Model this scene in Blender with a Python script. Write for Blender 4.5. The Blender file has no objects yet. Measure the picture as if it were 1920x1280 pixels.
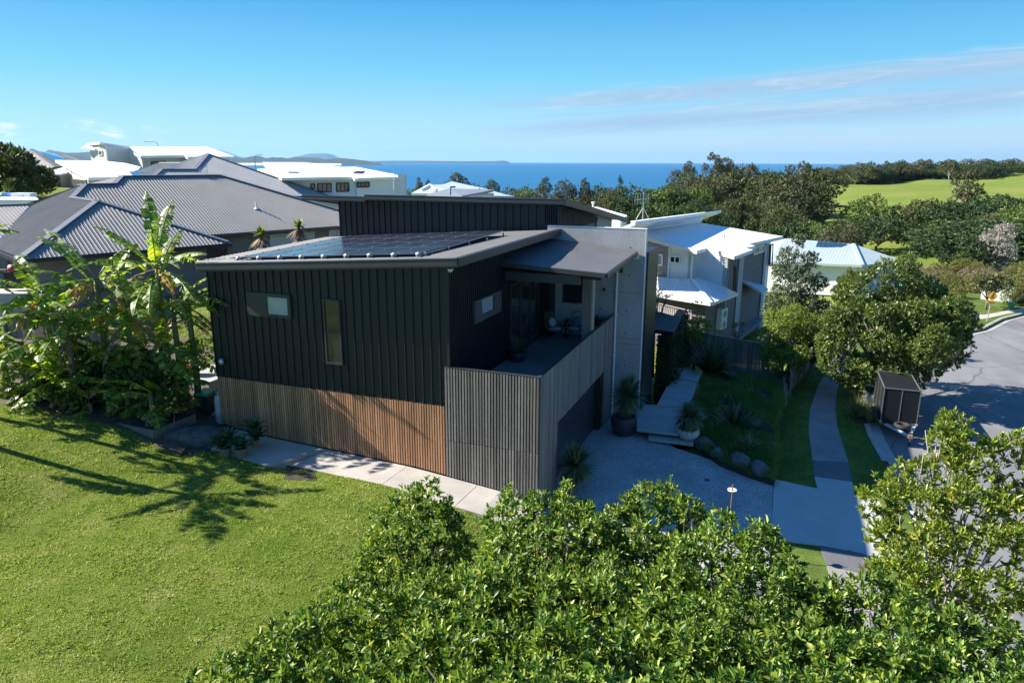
import bpy, math, random
import numpy as np
from mathutils import Vector, Matrix
random.seed(7)
RG = np.random.default_rng(7)
sc = bpy.context.scene
COL = sc.collection
rad = math.radians
# ---------------------------------------------------------------- camera model (metres; camera stands 10.3 m over the driveway)
F, PX, PY, HCAM = 1350.0, 960.0, 640.0, 10.3
TH = math.atan((PY - 303.0) / F)
ROLL = rad(0.21)
CAM = Vector((0, 0, HCAM))

def ray(px, py):
    x = (px - PX) / F; y = (PY - py) / F
    c, s = math.cos(ROLL), math.sin(ROLL)
    x, y = x * c - y * s, x * s + y * c
    return Vector((x, math.cos(TH) + y * math.sin(TH), -math.sin(TH) + y * math.cos(TH)))

def W(px, py, z=0.0):                     # ground point seen at a pixel, on the level z
    d = ray(px, py); return CAM + d * ((z - HCAM) / d.z)

def AT(px, py, Y):                        # point seen at a pixel, Y metres away
    d = ray(px, py); return CAM + d * (Y / d.y)

def ON(px, py, p, n):                     # point seen at a pixel on a plane
    d = ray(px, py); n = Vector(n); return CAM + d * ((Vector(p) - CAM).dot(n) / d.dot(n))

ANG = rad(20.7)
UX = Vector((math.cos(ANG), -math.sin(ANG), 0)); VX = Vector((math.sin(ANG), math.cos(ANG), 0))
O = W(1009, 940, 0)
def H(u, v, z=0.0): return O + UX * u + VX * v + Vector((0, 0, z))
def UV(p): q = Vector(p) - O; return q.dot(UX), q.dot(VX)

# ---------------------------------------------------------------- objects
def tag(o, label=None, cat=None, group=None, kind=None):
    if label: o['label'] = label
    if cat: o['category'] = cat
    if group: o['group'] = group
    if kind: o['kind'] = kind
    return o

def thing(name, label, cat, loc=(0, 0, 0), rz=0.0, group=None):
    o = bpy.data.objects.new(name, None); COL.objects.link(o)
    o.location = loc; o.rotation_euler = (0, 0, rz); o.empty_display_size = .2
    return tag(o, label, cat, group)

def dup(root, loc=None, rz=None, label=None, group=None, scale=None):
    def cp(o, par):
        c = o.copy(); COL.objects.link(c)
        if par is not None: c.parent = par
        for ch in [x for x in o.children]: cp(ch, c)
        return c
    r = cp(root, None)
    if loc is not None: r.location = loc
    if rz is not None: r.rotation_euler = (0, 0, rz)
    if scale is not None: r.scale = scale if hasattr(scale, '__len__') else (scale,) * 3
    if label: r['label'] = label
    if group: r['group'] = group
    return r

class MB:
    def __init__(s): s.v = []; s.f = []; s.m = []; s.mi = 0
    def add(s, vs, fs):
        b = len(s.v); s.v += [tuple(p) for p in vs]
        for f in fs: s.f.append([b + i for i in f]); s.m.append(s.mi)
        return s
    def box(s, x0, x1, y0, y1, z0, z1):
        return s.add([(x0,y0,z0),(x1,y0,z0),(x1,y1,z0),(x0,y1,z0),(x0,y0,z1),(x1,y0,z1),(x1,y1,z1),(x0,y1,z1)],
                     [(0,3,2,1),(4,5,6,7),(0,1,5,4),(1,2,6,5),(2,3,7,6),(3,0,4,7)])
    def beam(s, p, q, w, h, up=(0, 0, 1)):
        p, q = Vector(p), Vector(q); d = (q - p).normalized(); up = Vector(up)
        if abs(d.dot(up)) > .98: up = Vector((1, 0, 0))
        a = d.cross(up).normalized() * (w / 2); b = a.cross(d).normalized() * (h / 2)
        vs = [e + i * a + j * b for e in (p, q) for i, j in ((-1,-1),(1,-1),(1,1),(-1,1))]
        return s.add(vs, [(0,1,2,3),(7,6,5,4),(0,4,5,1),(1,5,6,2),(2,6,7,3),(3,7,4,0)])
    def tube(s, pts, r, n=8):
        pts = [Vector(p) for p in pts]; rs = r if hasattr(r, '__len__') else [r] * len(pts)
        b = len(s.v); prev = None
        for i, p in enumerate(pts):
            d = (pts[min(i+1, len(pts)-1)] - pts[max(i-1, 0)]).normalized()
            if prev is None:
                a = d.orthogonal().normalized()
            else:
                a = (prev - d * prev.dot(d)); a = a.normalized() if a.length > 1e-6 else d.orthogonal().normalized()
            prev = a; c = d.cross(a)
            for k in range(n):
                t = 2 * math.pi * k / n; s.v.append(tuple(p + (a * math.cos(t) + c * math.sin(t)) * rs[i]))
        for i in range(len(pts) - 1):
            for k in range(n):
                k2 = (k + 1) % n; s.f.append([b+i*n+k, b+i*n+k2, b+(i+1)*n+k2, b+(i+1)*n+k]); s.m.append(s.mi)
        s.f.append([b+k for k in range(n)][::-1]); s.m.append(s.mi)
        e = b + (len(pts)-1)*n; s.f.append([e+k for k in range(n)]); s.m.append(s.mi)
        return s
    def lathe(s, prof, n=20, c=(0, 0, 0)):
        b = len(s.v); m = len(prof)
        for r, z in prof:
            for k in range(n):
                t = 2*math.pi*k/n; s.v.append((c[0]+r*math.cos(t), c[1]+r*math.sin(t), c[2]+z))
        for i in range(m-1):
            for k in range(n):
                k2 = (k+1) % n; s.f.append([b+i*n+k, b+i*n+k2, b+(i+1)*n+k2, b+(i+1)*n+k]); s.m.append(s.mi)
        s.f.append([b+k for k in range(n)][::-1]); s.m.append(s.mi)
        e = b+(m-1)*n; s.f.append([e+k for k in range(n)]); s.m.append(s.mi)
        return s
    def slab(s, pts, t, d=(0, 0, -1)):     # polygon in space with thickness
        pts = [Vector(p) for p in pts]; n = len(pts); d = Vector(d) * t
        return s.add(pts + [p + d for p in pts], [list(range(n)), list(range(2*n-1, n-1, -1))] + [[i, n+i, n+(i+1) % n, (i+1) % n] for i in range(n)])
    def poly(s, pts): return s.add(pts, [list(range(len(pts)))])
    def xf(s, M, k0=0):
        for i in range(k0, len(s.v)): s.v[i] = tuple(M @ Vector(s.v[i]))
        return s
    def build(s, name, mat, parent=None, smooth=False, world=False, bevel=0.0):
        me = bpy.data.meshes.new(name)
        vs = s.v
        if world and parent is not None:
            I = (Matrix.Translation(parent.location) @ Matrix.Rotation(parent.rotation_euler[2], 4, 'Z')).inverted()
            vs = [tuple(I @ Vector(p)) for p in vs]
        me.from_pydata(vs, [], s.f)
        for m in (mat if isinstance(mat, (list, tuple)) else [mat]): me.materials.append(m)
        if any(s.m): me.polygons.foreach_set('material_index', s.m)
        if smooth: me.polygons.foreach_set('use_smooth', [True] * len(me.polygons))
        me.validate(); me.update()
        o = bpy.data.objects.new(name, me); COL.objects.link(o)
        if parent is not None: o.parent = parent
        if bevel:
            b = o.modifiers.new('bevel', 'BEVEL'); b.width = bevel; b.segments = 1; b.limit_method = 'ANGLE'
        return o

def ribbed(mb, pts, a, pitch, prof):
    """A flat polygon pressed with ribs that cross the direction a; prof = [(fraction of pitch, height)...]."""
    pts = [Vector(p) for p in pts]; a = Vector(a).normalized()
    n = Vector((0, 0, 0))
    for i in range(len(pts)): n += pts[i].cross(pts[(i+1) % len(pts)])
    n.normalize()
    if n.z < -1e-4: n = -n; pts = pts[::-1]
    o = pts[0]; co = [(p - o).dot(a) for p in pts]
    lo, hi = min(co), max(co)
    k = math.floor(lo / pitch); marks = []
    while k * pitch <= hi:
        marks += [(k * pitch + f * pitch, h) for f, h in prof]; k += 1
    def clip(P, t, sg):
        out = []
        for i in range(len(P)):
            p, q = P[i], P[(i+1) % len(P)]; dp = ((p-o).dot(a) - t) * sg; dq = ((q-o).dot(a) - t) * sg
            if dp >= 0: out.append(p)
            if (dp > 0 > dq) or (dp < 0 < dq): out.append(p + (q-p) * (dp / (dp-dq)))
        return out
    for (t0, h0), (t1, h1) in zip(marks, marks[1:]):
        if t1 - t0 < 1e-6 or t1 < lo or t0 > hi: continue
        P = clip(clip(pts, t0, 1), t1, -1)
        if len(P) < 3: continue
        P = [p + n * (h0 + (h1-h0) * min(1, max(0, ((p-o).dot(a) - t0) / (t1-t0)))) for p in P]
        mb.poly(P)
    return mb
RIB = [(0, 0), (.68, 0), (.76, .028), (.92, .028), (.999, 0)]
CORR = [(0, 0), (.25, .012), (.5, .018), (.75, .012), (.999, 0)]

def np_mesh(name, V, faces_flat, per, mat, parent=None, smooth=False):
    """V (n,3) floats, faces_flat ints with `per` corners each."""
    me = bpy.data.meshes.new(name); nf = len(faces_flat) // per
    me.vertices.add(len(V)); me.vertices.foreach_set('co', np.ascontiguousarray(V, dtype=np.float32).ravel())
    me.loops.add(len(faces_flat)); me.loops.foreach_set('vertex_index', np.ascontiguousarray(faces_flat, dtype=np.int32))
    me.polygons.add(nf)
    me.polygons.foreach_set('loop_start', np.arange(0, nf*per, per, dtype=np.int32))
    if smooth: me.polygons.foreach_set('use_smooth', np.ones(nf, dtype=bool))
    me.materials.append(mat); me.update(calc_edges=True)
    return me

def mobj(name, me, parent=None):
    o = bpy.data.objects.new(name, me); COL.objects.link(o)
    if parent is not None: o.parent = parent
    return o

# ---------------------------------------------------------------- materials
def nt(name):
    m = bpy.data.materials.new(name); m.use_nodes = True; t = m.node_tree
    return m, t, t.nodes['Principled BSDF']
def node(t, kind, **kw):
    n = t.nodes.new(kind)
    for k, v in kw.items():
        if k.startswith('i_'):
            n.inputs[k[2:].replace('_', ' ')].default_value = v
        else: setattr(n, k, v)
    return n
def ramp(t, fac, stops):
    r = t.nodes.new('ShaderNodeValToRGB'); e = r.color_ramp.elements
    while len(e) < len(stops): e.new(.5)
    for el, (p, c) in zip(e, stops): el.position = p; el.color = (*c, 1)
    t.links.new(fac, r.inputs[0]); return r.outputs[0]
def coords(t, scale=(1, 1, 1), rot=(0, 0, 0), kind='Object'):
    tc = t.nodes.new('ShaderNodeTexCoord'); mp = t.nodes.new('ShaderNodeMapping')
    mp.inputs['Scale'].default_value = scale; mp.inputs['Rotation'].default_value = rot
    t.links.new(tc.outputs[kind], mp.inputs[0]); return mp.outputs[0]
def noise(t, vec, scale, detail=4, rough=.6, dist=0.0):
    n = node(t, 'ShaderNodeTexNoise'); n.inputs['Scale'].default_value = scale; n.inputs['Detail'].default_value = detail
    n.inputs['Roughness'].default_value = rough; n.inputs['Distortion'].default_value = dist
    t.links.new(vec, n.inputs['Vector']); return n.outputs[0]
def mulc(c, k): return tuple(min(1, x * k) for x in c)
def MAT(name, col, rough=.6, var=.18, scale=3.0, bump=0.0, bscale=40.0, metal=0.0, spec=.5, st=(1, 1, 1), fine=0.0, fscale=60.0, island=0.0, coat=0.0):
    m, t, b = nt(name); v = coords(t, st)
    c = ramp(t, noise(t, v, scale, 5), [(.3, mulc(col, 1-var)), (.7, mulc(col, 1+var))])
    if fine:
        n2 = noise(t, v, fscale, 3)
        mx = node(t, 'ShaderNodeMix', data_type='RGBA', blend_type='MULTIPLY'); mx.inputs[0].default_value = 1
        t.links.new(c, mx.inputs[6]); t.links.new(ramp(t, n2, [(.3, (1-fine,)*3), (.7, (1+fine,)*3)]), mx.inputs[7]); c = mx.outputs[2]
    if island:
        g = node(t, 'ShaderNodeNewGeometry')
        mx = node(t, 'ShaderNodeMix', data_type='RGBA', blend_type='MULTIPLY'); mx.inputs[0].default_value = 1
        t.links.new(c, mx.inputs[6]); t.links.new(ramp(t, g.outputs['Random Per Island'], [(0, (1-island,)*3), (1, (1+island,)*3)]), mx.inputs[7]); c = mx.outputs[2]
    t.links.new(c, b.inputs['Base Color'])
    b.inputs['Roughness'].default_value = rough; b.inputs['Metallic'].default_value = metal
    b.inputs['Specular IOR Level'].default_value = spec; b.inputs['Coat Weight'].default_value = coat
    if bump:
        bn = node(t, 'ShaderNodeBump'); bn.inputs['Strength'].default_value = bump; bn.inputs['Distance'].default_value = .02
        t.links.new(noise(t, v, bscale, 4), bn.inputs['Height']); t.links.new(bn.outputs[0], b.inputs['Normal'])
    return m
def LEAF(name, stops, rough=.45, trans=.25, tcol=None, spec=.4, clump=.0):
    m, t, b = nt(name); g = node(t, 'ShaderNodeNewGeometry')
    c = ramp(t, g.outputs['Random Per Island'], stops)
    t.links.new(c, b.inputs['Base Color']); b.inputs['Roughness'].default_value = rough; b.inputs['Specular IOR Level'].default_value = spec
    tr = node(t, 'ShaderNodeBsdfTranslucent'); mx = node(t, 'ShaderNodeMixShader'); mx.inputs[0].default_value = trans
    mm = node(t, 'ShaderNodeMix', data_type='RGBA', blend_type='MULTIPLY'); mm.inputs[0].default_value = 1
    t.links.new(c, mm.inputs[6]); mm.inputs[7].default_value = (*(tcol or (1.6, 1.5, .6)), 1); t.links.new(mm.outputs[2], tr.inputs[0])
    t.links.new(b.outputs[0], mx.inputs[1]); t.links.new(tr.outputs[0], mx.inputs[2])
    t.links.new(mx.outputs[0], t.nodes['Material Output'].inputs[0]); return m
def BRICK(name, c1, c2, mortar, rot=0.0):
    m, t, b = nt(name)
    g = node(t, 'ShaderNodeTexCoord'); sx = node(t, 'ShaderNodeSeparateXYZ'); t.links.new(g.outputs['Object'], sx.inputs[0])
    # run along the wall = x*cos+y*sin
    ad = node(t, 'ShaderNodeMath', operation='MULTIPLY'); ad.inputs[1].default_value = math.cos(rot); t.links.new(sx.outputs[0], ad.inputs[0])
    a2 = node(t, 'ShaderNodeMath', operation='MULTIPLY_ADD'); a2.inputs[1].default_value = math.sin(rot); t.links.new(sx.outputs[1], a2.inputs[0]); t.links.new(ad.outputs[0], a2.inputs[2])
    cx = node(t, 'ShaderNodeCombineXYZ'); t.links.new(a2.outputs[0], cx.inputs[0]); t.links.new(sx.outputs[2], cx.inputs[1])
    br = node(t, 'ShaderNodeTexBrick'); t.links.new(cx.outputs[0], br.inputs['Vector'])
    br.inputs['Color1'].default_value = (*c1, 1); br.inputs['Color2'].default_value = (*c2, 1); br.inputs['Mortar'].default_value = (*mortar, 1)
    br.inputs['Scale'].default_value = 1; br.inputs['Brick Width'].default_value = .24; br.inputs['Row Height'].default_value = .086; br.inputs['Mortar Size'].default_value = .01
    t.links.new(br.outputs[0], b.inputs['Base Color']); b.inputs['Roughness'].default_value = .85
    return m
# ---------------------------------------------------------------- materials used all over
BLACKM = MAT('black_steel', (.012, .0145, .0185), .45, .12, 2, spec=.45)
BLACKR = MAT('charcoal_roof', (.10, .102, .108), .62, .1, 1.2, spec=.5, fine=.06, fscale=9)
CHAR = MAT('charcoal_trim', (.035, .038, .043), .4, .1, 2)
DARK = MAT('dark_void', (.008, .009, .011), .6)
ROOFG = MAT('grey_rib_roof', (.245, .236, .225), .65, .08, .7, spec=.22, fine=.05, fscale=5)
ROOFL = MAT('pale_grey_roof', (.33, .335, .335), .65, .06, .5, spec=.2, fine=.05, fscale=4)
CAPM = MAT('ridge_cap', (.15, .16, .18), .5, .08, 1)
GUT = MAT('dark_gutter', (.03, .033, .042), .35, .1, 1)
WHITE = MAT('white_paint', (.80, .80, .79), .55, .04, 1.5)
WROOF = MAT('white_roof', (.82, .83, .84), .45, .03, .5, fine=.03, fscale=3)
RENDG = MAT('grey_render', (.42, .42, .41), .8, .06, .8)
RENDP = MAT('pale_render', (.60, .59, .57), .8, .05, .8)
TEALR = MAT('pale_green_roof', (.40, .47, .47), .4, .06, .5)
CONC = MAT('concrete', (.34, .345, .345), .8, .16, .9, bump=.15, bscale=30, fine=.1, fscale=14, st=(1, 1, .45))
PATHC = MAT('path_concrete', (.40, .375, .335), .85, .14, 1.1, bump=.15, bscale=60, fine=.08, fscale=25)
FOOT = MAT('footpath_concrete', (.23, .22, .21), .85, .2, 1.0, bump=.2, bscale=50, fine=.1, fscale=14)
APRON = MAT('apron_concrete', (.40, .40, .39), .85, .10, .7, bump=.1, bscale=50, fine=.06, fscale=20)
ASPH = MAT('asphalt', (.185, .185, .19), .85, .16, .35, bump=.3, bscale=90, fine=.1, fscale=50)
_t = ASPH.node_tree; _b = _t.nodes['Principled BSDF']; _s = _b.inputs['Base Color'].links[0].from_socket
_v = node(_t, 'ShaderNodeTexVoronoi', feature='DISTANCE_TO_EDGE'); _v.inputs['Scale'].default_value = .16; _cv = coords(_t); _m = node(_t, 'ShaderNodeMix', data_type='RGBA'); _m.inputs[0].default_value = .35
_n = node(_t, 'ShaderNodeTexNoise'); _n.inputs['Scale'].default_value = .8; _t.links.new(_cv, _n.inputs['Vector']); _t.links.new(_cv, _m.inputs[6]); _t.links.new(_n.outputs[1], _m.inputs[7]); _t.links.new(_m.outputs[2], _v.inputs['Vector'])
_r = ramp(_t, _v.outputs['Distance'], [(0, (.45, .45, .45)), (.006, (1, 1, 1))]); _st = ramp(_t, noise(_t, coords(_t, (.5, .14, 1)), 1.2, 4), [(.42, (1, 1, 1)), (.62, (.78, .78, .79))])
for _f in (_r, _st):
    _x = node(_t, 'ShaderNodeMix', data_type='RGBA', blend_type='MULTIPLY'); _x.inputs[0].default_value = 1; _t.links.new(_s, _x.inputs[6]); _t.links.new(_f, _x.inputs[7]); _s = _x.outputs[2]
_t.links.new(_s, _b.inputs['Base Color'])
KERB = MAT('kerb_concrete', (.33, .32, .30), .85, .15, 1.5, fine=.1, fscale=30)
GLASS = MAT('dark_glass', (.02, .025, .03), .04, .1, 1, spec=.8, coat=.3)
GLASSB = MAT('pale_blind_sky_glass', (.35, .38, .40), .12, .08, 2, spec=.8, coat=.5)  # pale colour includes the sky mirrored in the balcony window
ALU = MAT('aluminium', (.55, .56, .58), .35, .05, 3, metal=.7)
TIMB = MAT('weathered_timber', (.17, .15, .13), .8, .25, 2, fine=.2, fscale=20, st=(4, 4, .6))
FENCE = MAT('paling_timber', (.16, .135, .115), .85, .25, 2, fine=.15, fscale=25, st=(3, 3, .4), island=.25)
SLATB = MAT('oiled_slat', (.43, .22, .115), .6, .22, 1.2, fine=.15, fscale=12, st=(3, 3, .35), island=.3)
SLATG = MAT('silvered_slat', (.185, .17, .155), .75, .22, 1.0, fine=.2, fscale=12, st=(3, 3, .35), island=.28)
POTD = MAT('dark_glazed_pot', (.03, .035, .045), .45, .3, 4, fine=.2, fscale=30)
POTW = MAT('pale_pot', (.46, .46, .45), .6, .06, 4)
TERRA = MAT('worn_clay_pot', (.21, .15, .115), .8, .25, 6)
SOIL = MAT('soil', (.035, .028, .022), .95, .3, 9)
ROCK = MAT('grey_rock', (.095, .095, .098), .8, .45, 2.5, bump=.5, bscale=6, fine=.25, fscale=12)
TYRE = MAT('tyre_rubber', (.022, .022, .023), .8, .15, 5)
BARK = MAT('bark', (.15, .125, .10), .9, .3, 3, bump=.4, bscale=15, st=(2, 2, .5))
BARKP = MAT('pale_bark', (.40, .37, .33), .85, .2, 3)
STEEL = MAT('galvanised', (.45, .46, .47), .45, .1, 4, metal=.5)
RUST = MAT('rusty_rod', (.22, .11, .08), .7, .2, 8)
GREENP = MAT('green_plastic', (.02, .30, .17), .45, .06, 3)
BINBODY = MAT('dark_green_plastic', (.012, .028, .02), .5, .1, 3)
BLUEW = MAT('shaded_white_wall', (.74, .75, .77), .7, .03, 1)
BRK1 = BRICK('blond_brick', (.27, .225, .19), (.21, .17, .145), (.30, .28, .26), rad(45))
BRK1B = BRICK('blond_brick_return', (.30, .255, .215), (.24, .2, .17), (.32, .3, .28), rad(135))

# ---------------------------------------------------------------- terrain
GP = np.array([
 (0,-14,-1.6),(10,5,-1.5),(20,10,-1.4),(35,25,-1.5),(-10,5,-.1),(-20,5,.1),(-34,10,.5),(-12,15,-.1),(0,15,-1.6),(10,20,-1.6),(20,25,-1.6),(17,30,-1.6),(30,45,-1.6),(40,60,-1.6),
 (12,40,-1.9),(16,50,-2.0),(22,60,-2.3),(-8,18,-.1),(-12,25,-.1),(-5,25,-1),(2,25,-1.6),(-15,29,.5),(-22,30,1.6),(-24,35,3.1),(-17,38,3.1),(-10,50,3.1),(-15,50,3.1),(-32,40,3.1),(-10,60,3),(0,50,-.5),(5,40,-1.5),
 (26,36,-1.6),(36,50,-1.6),(10,30,-1.6),(14,26,-1.6),
 (-40,60,4.6),(-60,85,7),(-50,95,7),(-40,105,5),(-80,80,7.6),(-100,110,8),(-75,100,7.2),(-20,90,2.4),(-10,110,-1),(5,120,-4),(20,120,-6),(40,110,-5),(0,160,-13),(-40,160,0),(-30,230,-14),(-90,180,4),(-120,260,-4),
 (35,80,-2.9),(50,80,-2.7),(60,110,-3.2),(75,125,-3),(60,150,-5),(40,150,-9),(30,200,-14),(60,200,-10),(90,190,-2.5),(120,190,-1.6),(90,230,-2.6),(170,300,.2),(163,350,-.3),(210,350,3.0),(250,352,6.0),(105,330,-1.5),(225,300,3.6),(290,352,8),(60,290,-16),
 (0,300,-28),(0,460,-38),(200,490,-38),(-200,460,-38),(-150,330,-20),(330,480,-30),(-330,300,-10),(100,430,-22),(200,420,-6)], dtype=float)
def ground(x, y):
    x = np.asarray(x, float); y = np.asarray(y, float)
    d2 = (x[..., None]-GP[:, 0])**2 + (y[..., None]-GP[:, 1])**2 + 2.0
    # bandwidth grows with distance from the camera
    w = 1.0 / d2**1.9
    return (w * GP[:, 2]).sum(-1) / w.sum(-1)
def gz(x, y): return float(ground(np.array([x]), np.array([y]))[0])

xs = np.concatenate([np.arange(-460, -120, 20), np.arange(-120, -40, 5), np.arange(-40, 45, 1.5), np.arange(45, 140, 4), np.arange(140, 620, 14)])
ys = np.concatenate([np.arange(-30, 70, 1.5), np.arange(70, 160, 4), np.arange(160, 500, 9)])
X, Y = np.meshgrid(xs, ys); Z = ground(X, Y)
far = np.clip((np.hypot(X, Y) - 60) / 60, 0, 1)
Z = Z + far * (np.sin(X * .11 + 1.3) * np.cos(Y * .09) * .35 + np.sin(X*.031)*.5*np.cos(Y*.027))
V = np.stack([X, Y, Z], -1).reshape(-1, 3); nx, ny = len(xs), len(ys)
i = np.arange(ny-1)[:, None] * nx + np.arange(nx-1)[None, :]
FQ = np.stack([i, i+1, i+nx+1, i+nx], -1).reshape(-1)
m, t, b = nt('meadow'); v = coords(t)
c1 = ramp(t, noise(t, v, .035, 6), [(.35, (.12, .18, .028)), (.65, (.19, .215, .05))])
c2 = ramp(t, noise(t, v, 1.3, 5), [(.3, (.75, .75, .75)), (.7, (1.2, 1.2, 1.15))])
mx = node(t, 'ShaderNodeMix', data_type='RGBA', blend_type='MULTIPLY'); mx.inputs[0].default_value = 1
t.links.new(c1, mx.inputs[6]); t.links.new(c2, mx.inputs[7]); t.links.new(mx.outputs[2], b.inputs['Base Color']); b.inputs['Roughness'].default_value = .95; b.inputs['Specular IOR Level'].default_value = .1
bn = node(t, 'ShaderNodeBump'); bn.inputs['Strength'].default_value = .6; bn.inputs['Distance'].default_value = .3
t.links.new(noise(t, v, 2.2, 5), bn.inputs['Height']); t.links.new(bn.outputs[0], b.inputs['Normal'])
MEADOW = m
tag(mobj('ground', np_mesh('ground', V, FQ, 4, MEADOW, smooth=True)), 'green sloping ground under the houses, park and paddock', None, None, 'structure')

# sea
m, t, b = nt('sea_water'); v = coords(t, (1, 2.6, 1))
cw = ramp(t, noise(t, v, .0011, 6, .65), [(.3, (.007, .078, .19)), (.7, (.012, .118, .255))])
cap = ramp(t, noise(t, coords(t, (1, 5, 1)), .009, 8, .7), [(.64, (0, 0, 0)), (.76, (.07, .09, .1))])
mx = node(t, 'ShaderNodeMix', data_type='RGBA', blend_type='ADD'); mx.inputs[0].default_value = 1
t.links.new(cw, mx.inputs[6]); t.links.new(cap, mx.inputs[7]); t.links.new(mx.outputs[2], b.inputs['Base Color'])
b.inputs['Roughness'].default_value = .32; b.inputs['Specular IOR Level'].default_value = .25
bn = node(t, 'ShaderNodeBump'); bn.inputs['Strength'].default_value = .5; bn.inputs['Distance'].default_value = 1.5
t.links.new(noise(t, v, .06, 6, .7), bn.inputs['Height']); t.links.new(bn.outputs[0], b.inputs['Normal'])
SEAZ = -32.0
mb = MB(); n = 96; RS = 30000
ring = [[(r * math.cos(2*math.pi*k/n), r * math.sin(2*math.pi*k/n), SEAZ) for k in range(n)] for r in (300, 1500, 6000, RS)]
for rr in ring: mb.v += rr
mb.f.append(list(range(n))); mb.m.append(0)
for a in range(3):
    for k in range(n): mb.f.append([a*n+k, a*n+(k+1) % n, (a+1)*n+(k+1) % n, (a+1)*n+k][::-1]); mb.m.append(0)
mb.f[0] = mb.f[0]
tag(mb.build('sea', m), 'deep blue sea out to the horizon', None, None, 'structure')

# far shore: wooded headland with a beach, low spit, blue mountain
def ridge(name, pts, mat, label, depth, base=SEAZ - 1, kind='structure', jag=0.0, seed=1):
    """pts: (px, top_py) seen at a distance Y; solid ridge with real depth."""
    rng = np.random.default_rng(seed); P = []
    for (px, py, Yd) in pts: P.append(AT(px, py, Yd))
    Q = []
    for a, b2 in zip(P, P[1:]):
        nseg = max(2, int((b2-a).length / (depth*.12)))
        for k in range(nseg): Q.append(a.lerp(b2, k/nseg))
    Q.append(P[-1]); vs = []; fs = []
    prof = [(-1.0, 0), (-.8, .25), (-.55, .6), (-.25, .9), (0, 1), (.4, .8), (1, 0)]
    for q in Q:
        dr = Vector((q.x, q.y, 0)).normalized(); h = q.z - base
        for f_, hh in prof:
            k = 1 + (rng.random()-.5) * jag if 0 < hh < 1.01 else 1
            p = q + dr * depth * f_; vs.append((p.x, p.y, base + h * hh * k))
    m_ = len(prof)
    for a in range(len(Q)-1):
        for k in range(m_-1): fs.append([a*m_+k, (a+1)*m_+k, (a+1)*m_+k+1, a*m_+k+1])
    mb = MB(); mb.add(vs, fs)
    return tag(mb.build(name, mat, smooth=True), label, None, None, kind)
HILLW = MAT('far_woodland', (.02, .038, .034), .95, .35, .012, fine=.35, fscale=.05)
SAND = MAT('beach_sand', (.55, .47, .36), .95, .06, .01)
ridge('headland_hills', [(0, 286, 7000), (60, 284, 7000), (110, 284, 7000), (170, 288, 7200), (300, 293, 7300), (420, 295, 7400), (470, 294, 7500), (540, 297, 7600), (640, 298, 7800), (690, 302, 7900), (715, 306, 7900)], HILLW, 'low wooded headland across the bay', 600, jag=.5)
ridge('beach', [(380, 306.0, 6900), (470, 305.6, 7000), (560, 305.7, 7100), (640, 306.6, 7150)], SAND, 'pale strip of beach below the wooded headland', 150)
ridge('mountain', [(470, 303, 26000), (530, 298, 26000), (560, 293, 26000), (577, 288.5, 26000), (610, 287.5, 26000), (625, 290, 26000), (640, 298, 26000), (665, 303, 26000)], HILLW, 'flat topped blue mountain behind the far headland', 1200)
ridge('far_range', [(395, 280, 24000), (412, 281.5, 24000), (430, 287, 24000), (450, 294, 24000), (475, 298, 24000), (520, 302, 24000)], HILLW, 'far blue range at the left of the bay', 900)
ridge('low_spit', [(670, 302.2, 17000), (740, 301.4, 17000), (800, 301.5, 17000), (870, 302.3, 17000), (925, 302.2, 17000), (940, 301.2, 17000), (948, 301.6, 17000), (955, 304, 17000)], HILLW, 'low dark spit of land ending in a small knob on the horizon', 400)

# ---------------------------------------------------------------- near ground sheets (house frame u, v)
def lz(u, v=0):                              # level of the yard along the long wall
    z = np.interp(u, [-28, -20, -16, -13.6, -11.7, -10.5, -4.3, -1.2, .6, 2.2, 6], [2.35, 1.95, 1.62, 1.18, .80, .70, .45, .13, -.25, -.55, -.68])
    return float(z)
def sheet(name, poly, zf, mat, label, step=.6, skirt=.6, dz=0.0, kind='structure', uvp=True):
    """Polygon in (u, v) filled by a grid of clipped cells following zf, with a skirt."""
    P = [Vector((a, b2)) for a, b2 in poly]
    def clip(Q, ax, t_, sg):
        out = []
        for k in range(len(Q)):
            p, q = Q[k], Q[(k+1) % len(Q)]; dp = (p[ax]-t_)*sg; dq = (q[ax]-t_)*sg
            if dp >= 0: out.append(p)
            if (dp > 0 > dq) or (dp < 0 < dq): out.append(p.lerp(q, dp/(dp-dq)))
        return out
    u0, u1 = min(p.x for p in P), max(p.x for p in P); v0, v1 = min(p.y for p in P), max(p.y for p in P)
    mb = MB(); a = u0
    while a < u1:
        S = clip(clip(P, 0, a, 1), 0, a+step, -1); b2 = v0
        while b2 < v1 and len(S) > 2:
            C = clip(clip(S, 1, b2, 1), 1, b2+step, -1)
            if len(C) > 2: mb.poly([H(p.x, p.y, zf(p.x, p.y)+dz) for p in C])
            b2 += step
        a += step
    for k in range(len(P)):
        p, q = P[k], P[(k+1) % len(P)]; L = max(1, int((q-p).length/step))
        for j in range(L):
            c, d = p.lerp(q, j/L), p.lerp(q, (j+1)/L)
            A, B = H(c.x, c.y, zf(c.x, c.y)+dz), H(d.x, d.y, zf(d.x, d.y)+dz); D = Vector((0, 0, skirt))
            mb.poly([A, A-D, B-D, B])
    me_o = mb.build(name, mat)
    bm_ = __import__('bmesh').new(); bm_.from_mesh(me_o.data)
    __import__('bmesh').ops.remove_doubles(bm_, verts=bm_.verts, dist=.002); __import__('bmesh').ops.recalc_face_normals(bm_, faces=bm_.faces)
    bm_.to_mesh(me_o.data); bm_.free()
    return tag(me_o, label, None, None, kind)
def pxuv(z, *pts): return [UV(W(px, py, z)) for px, py in pts]

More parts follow.
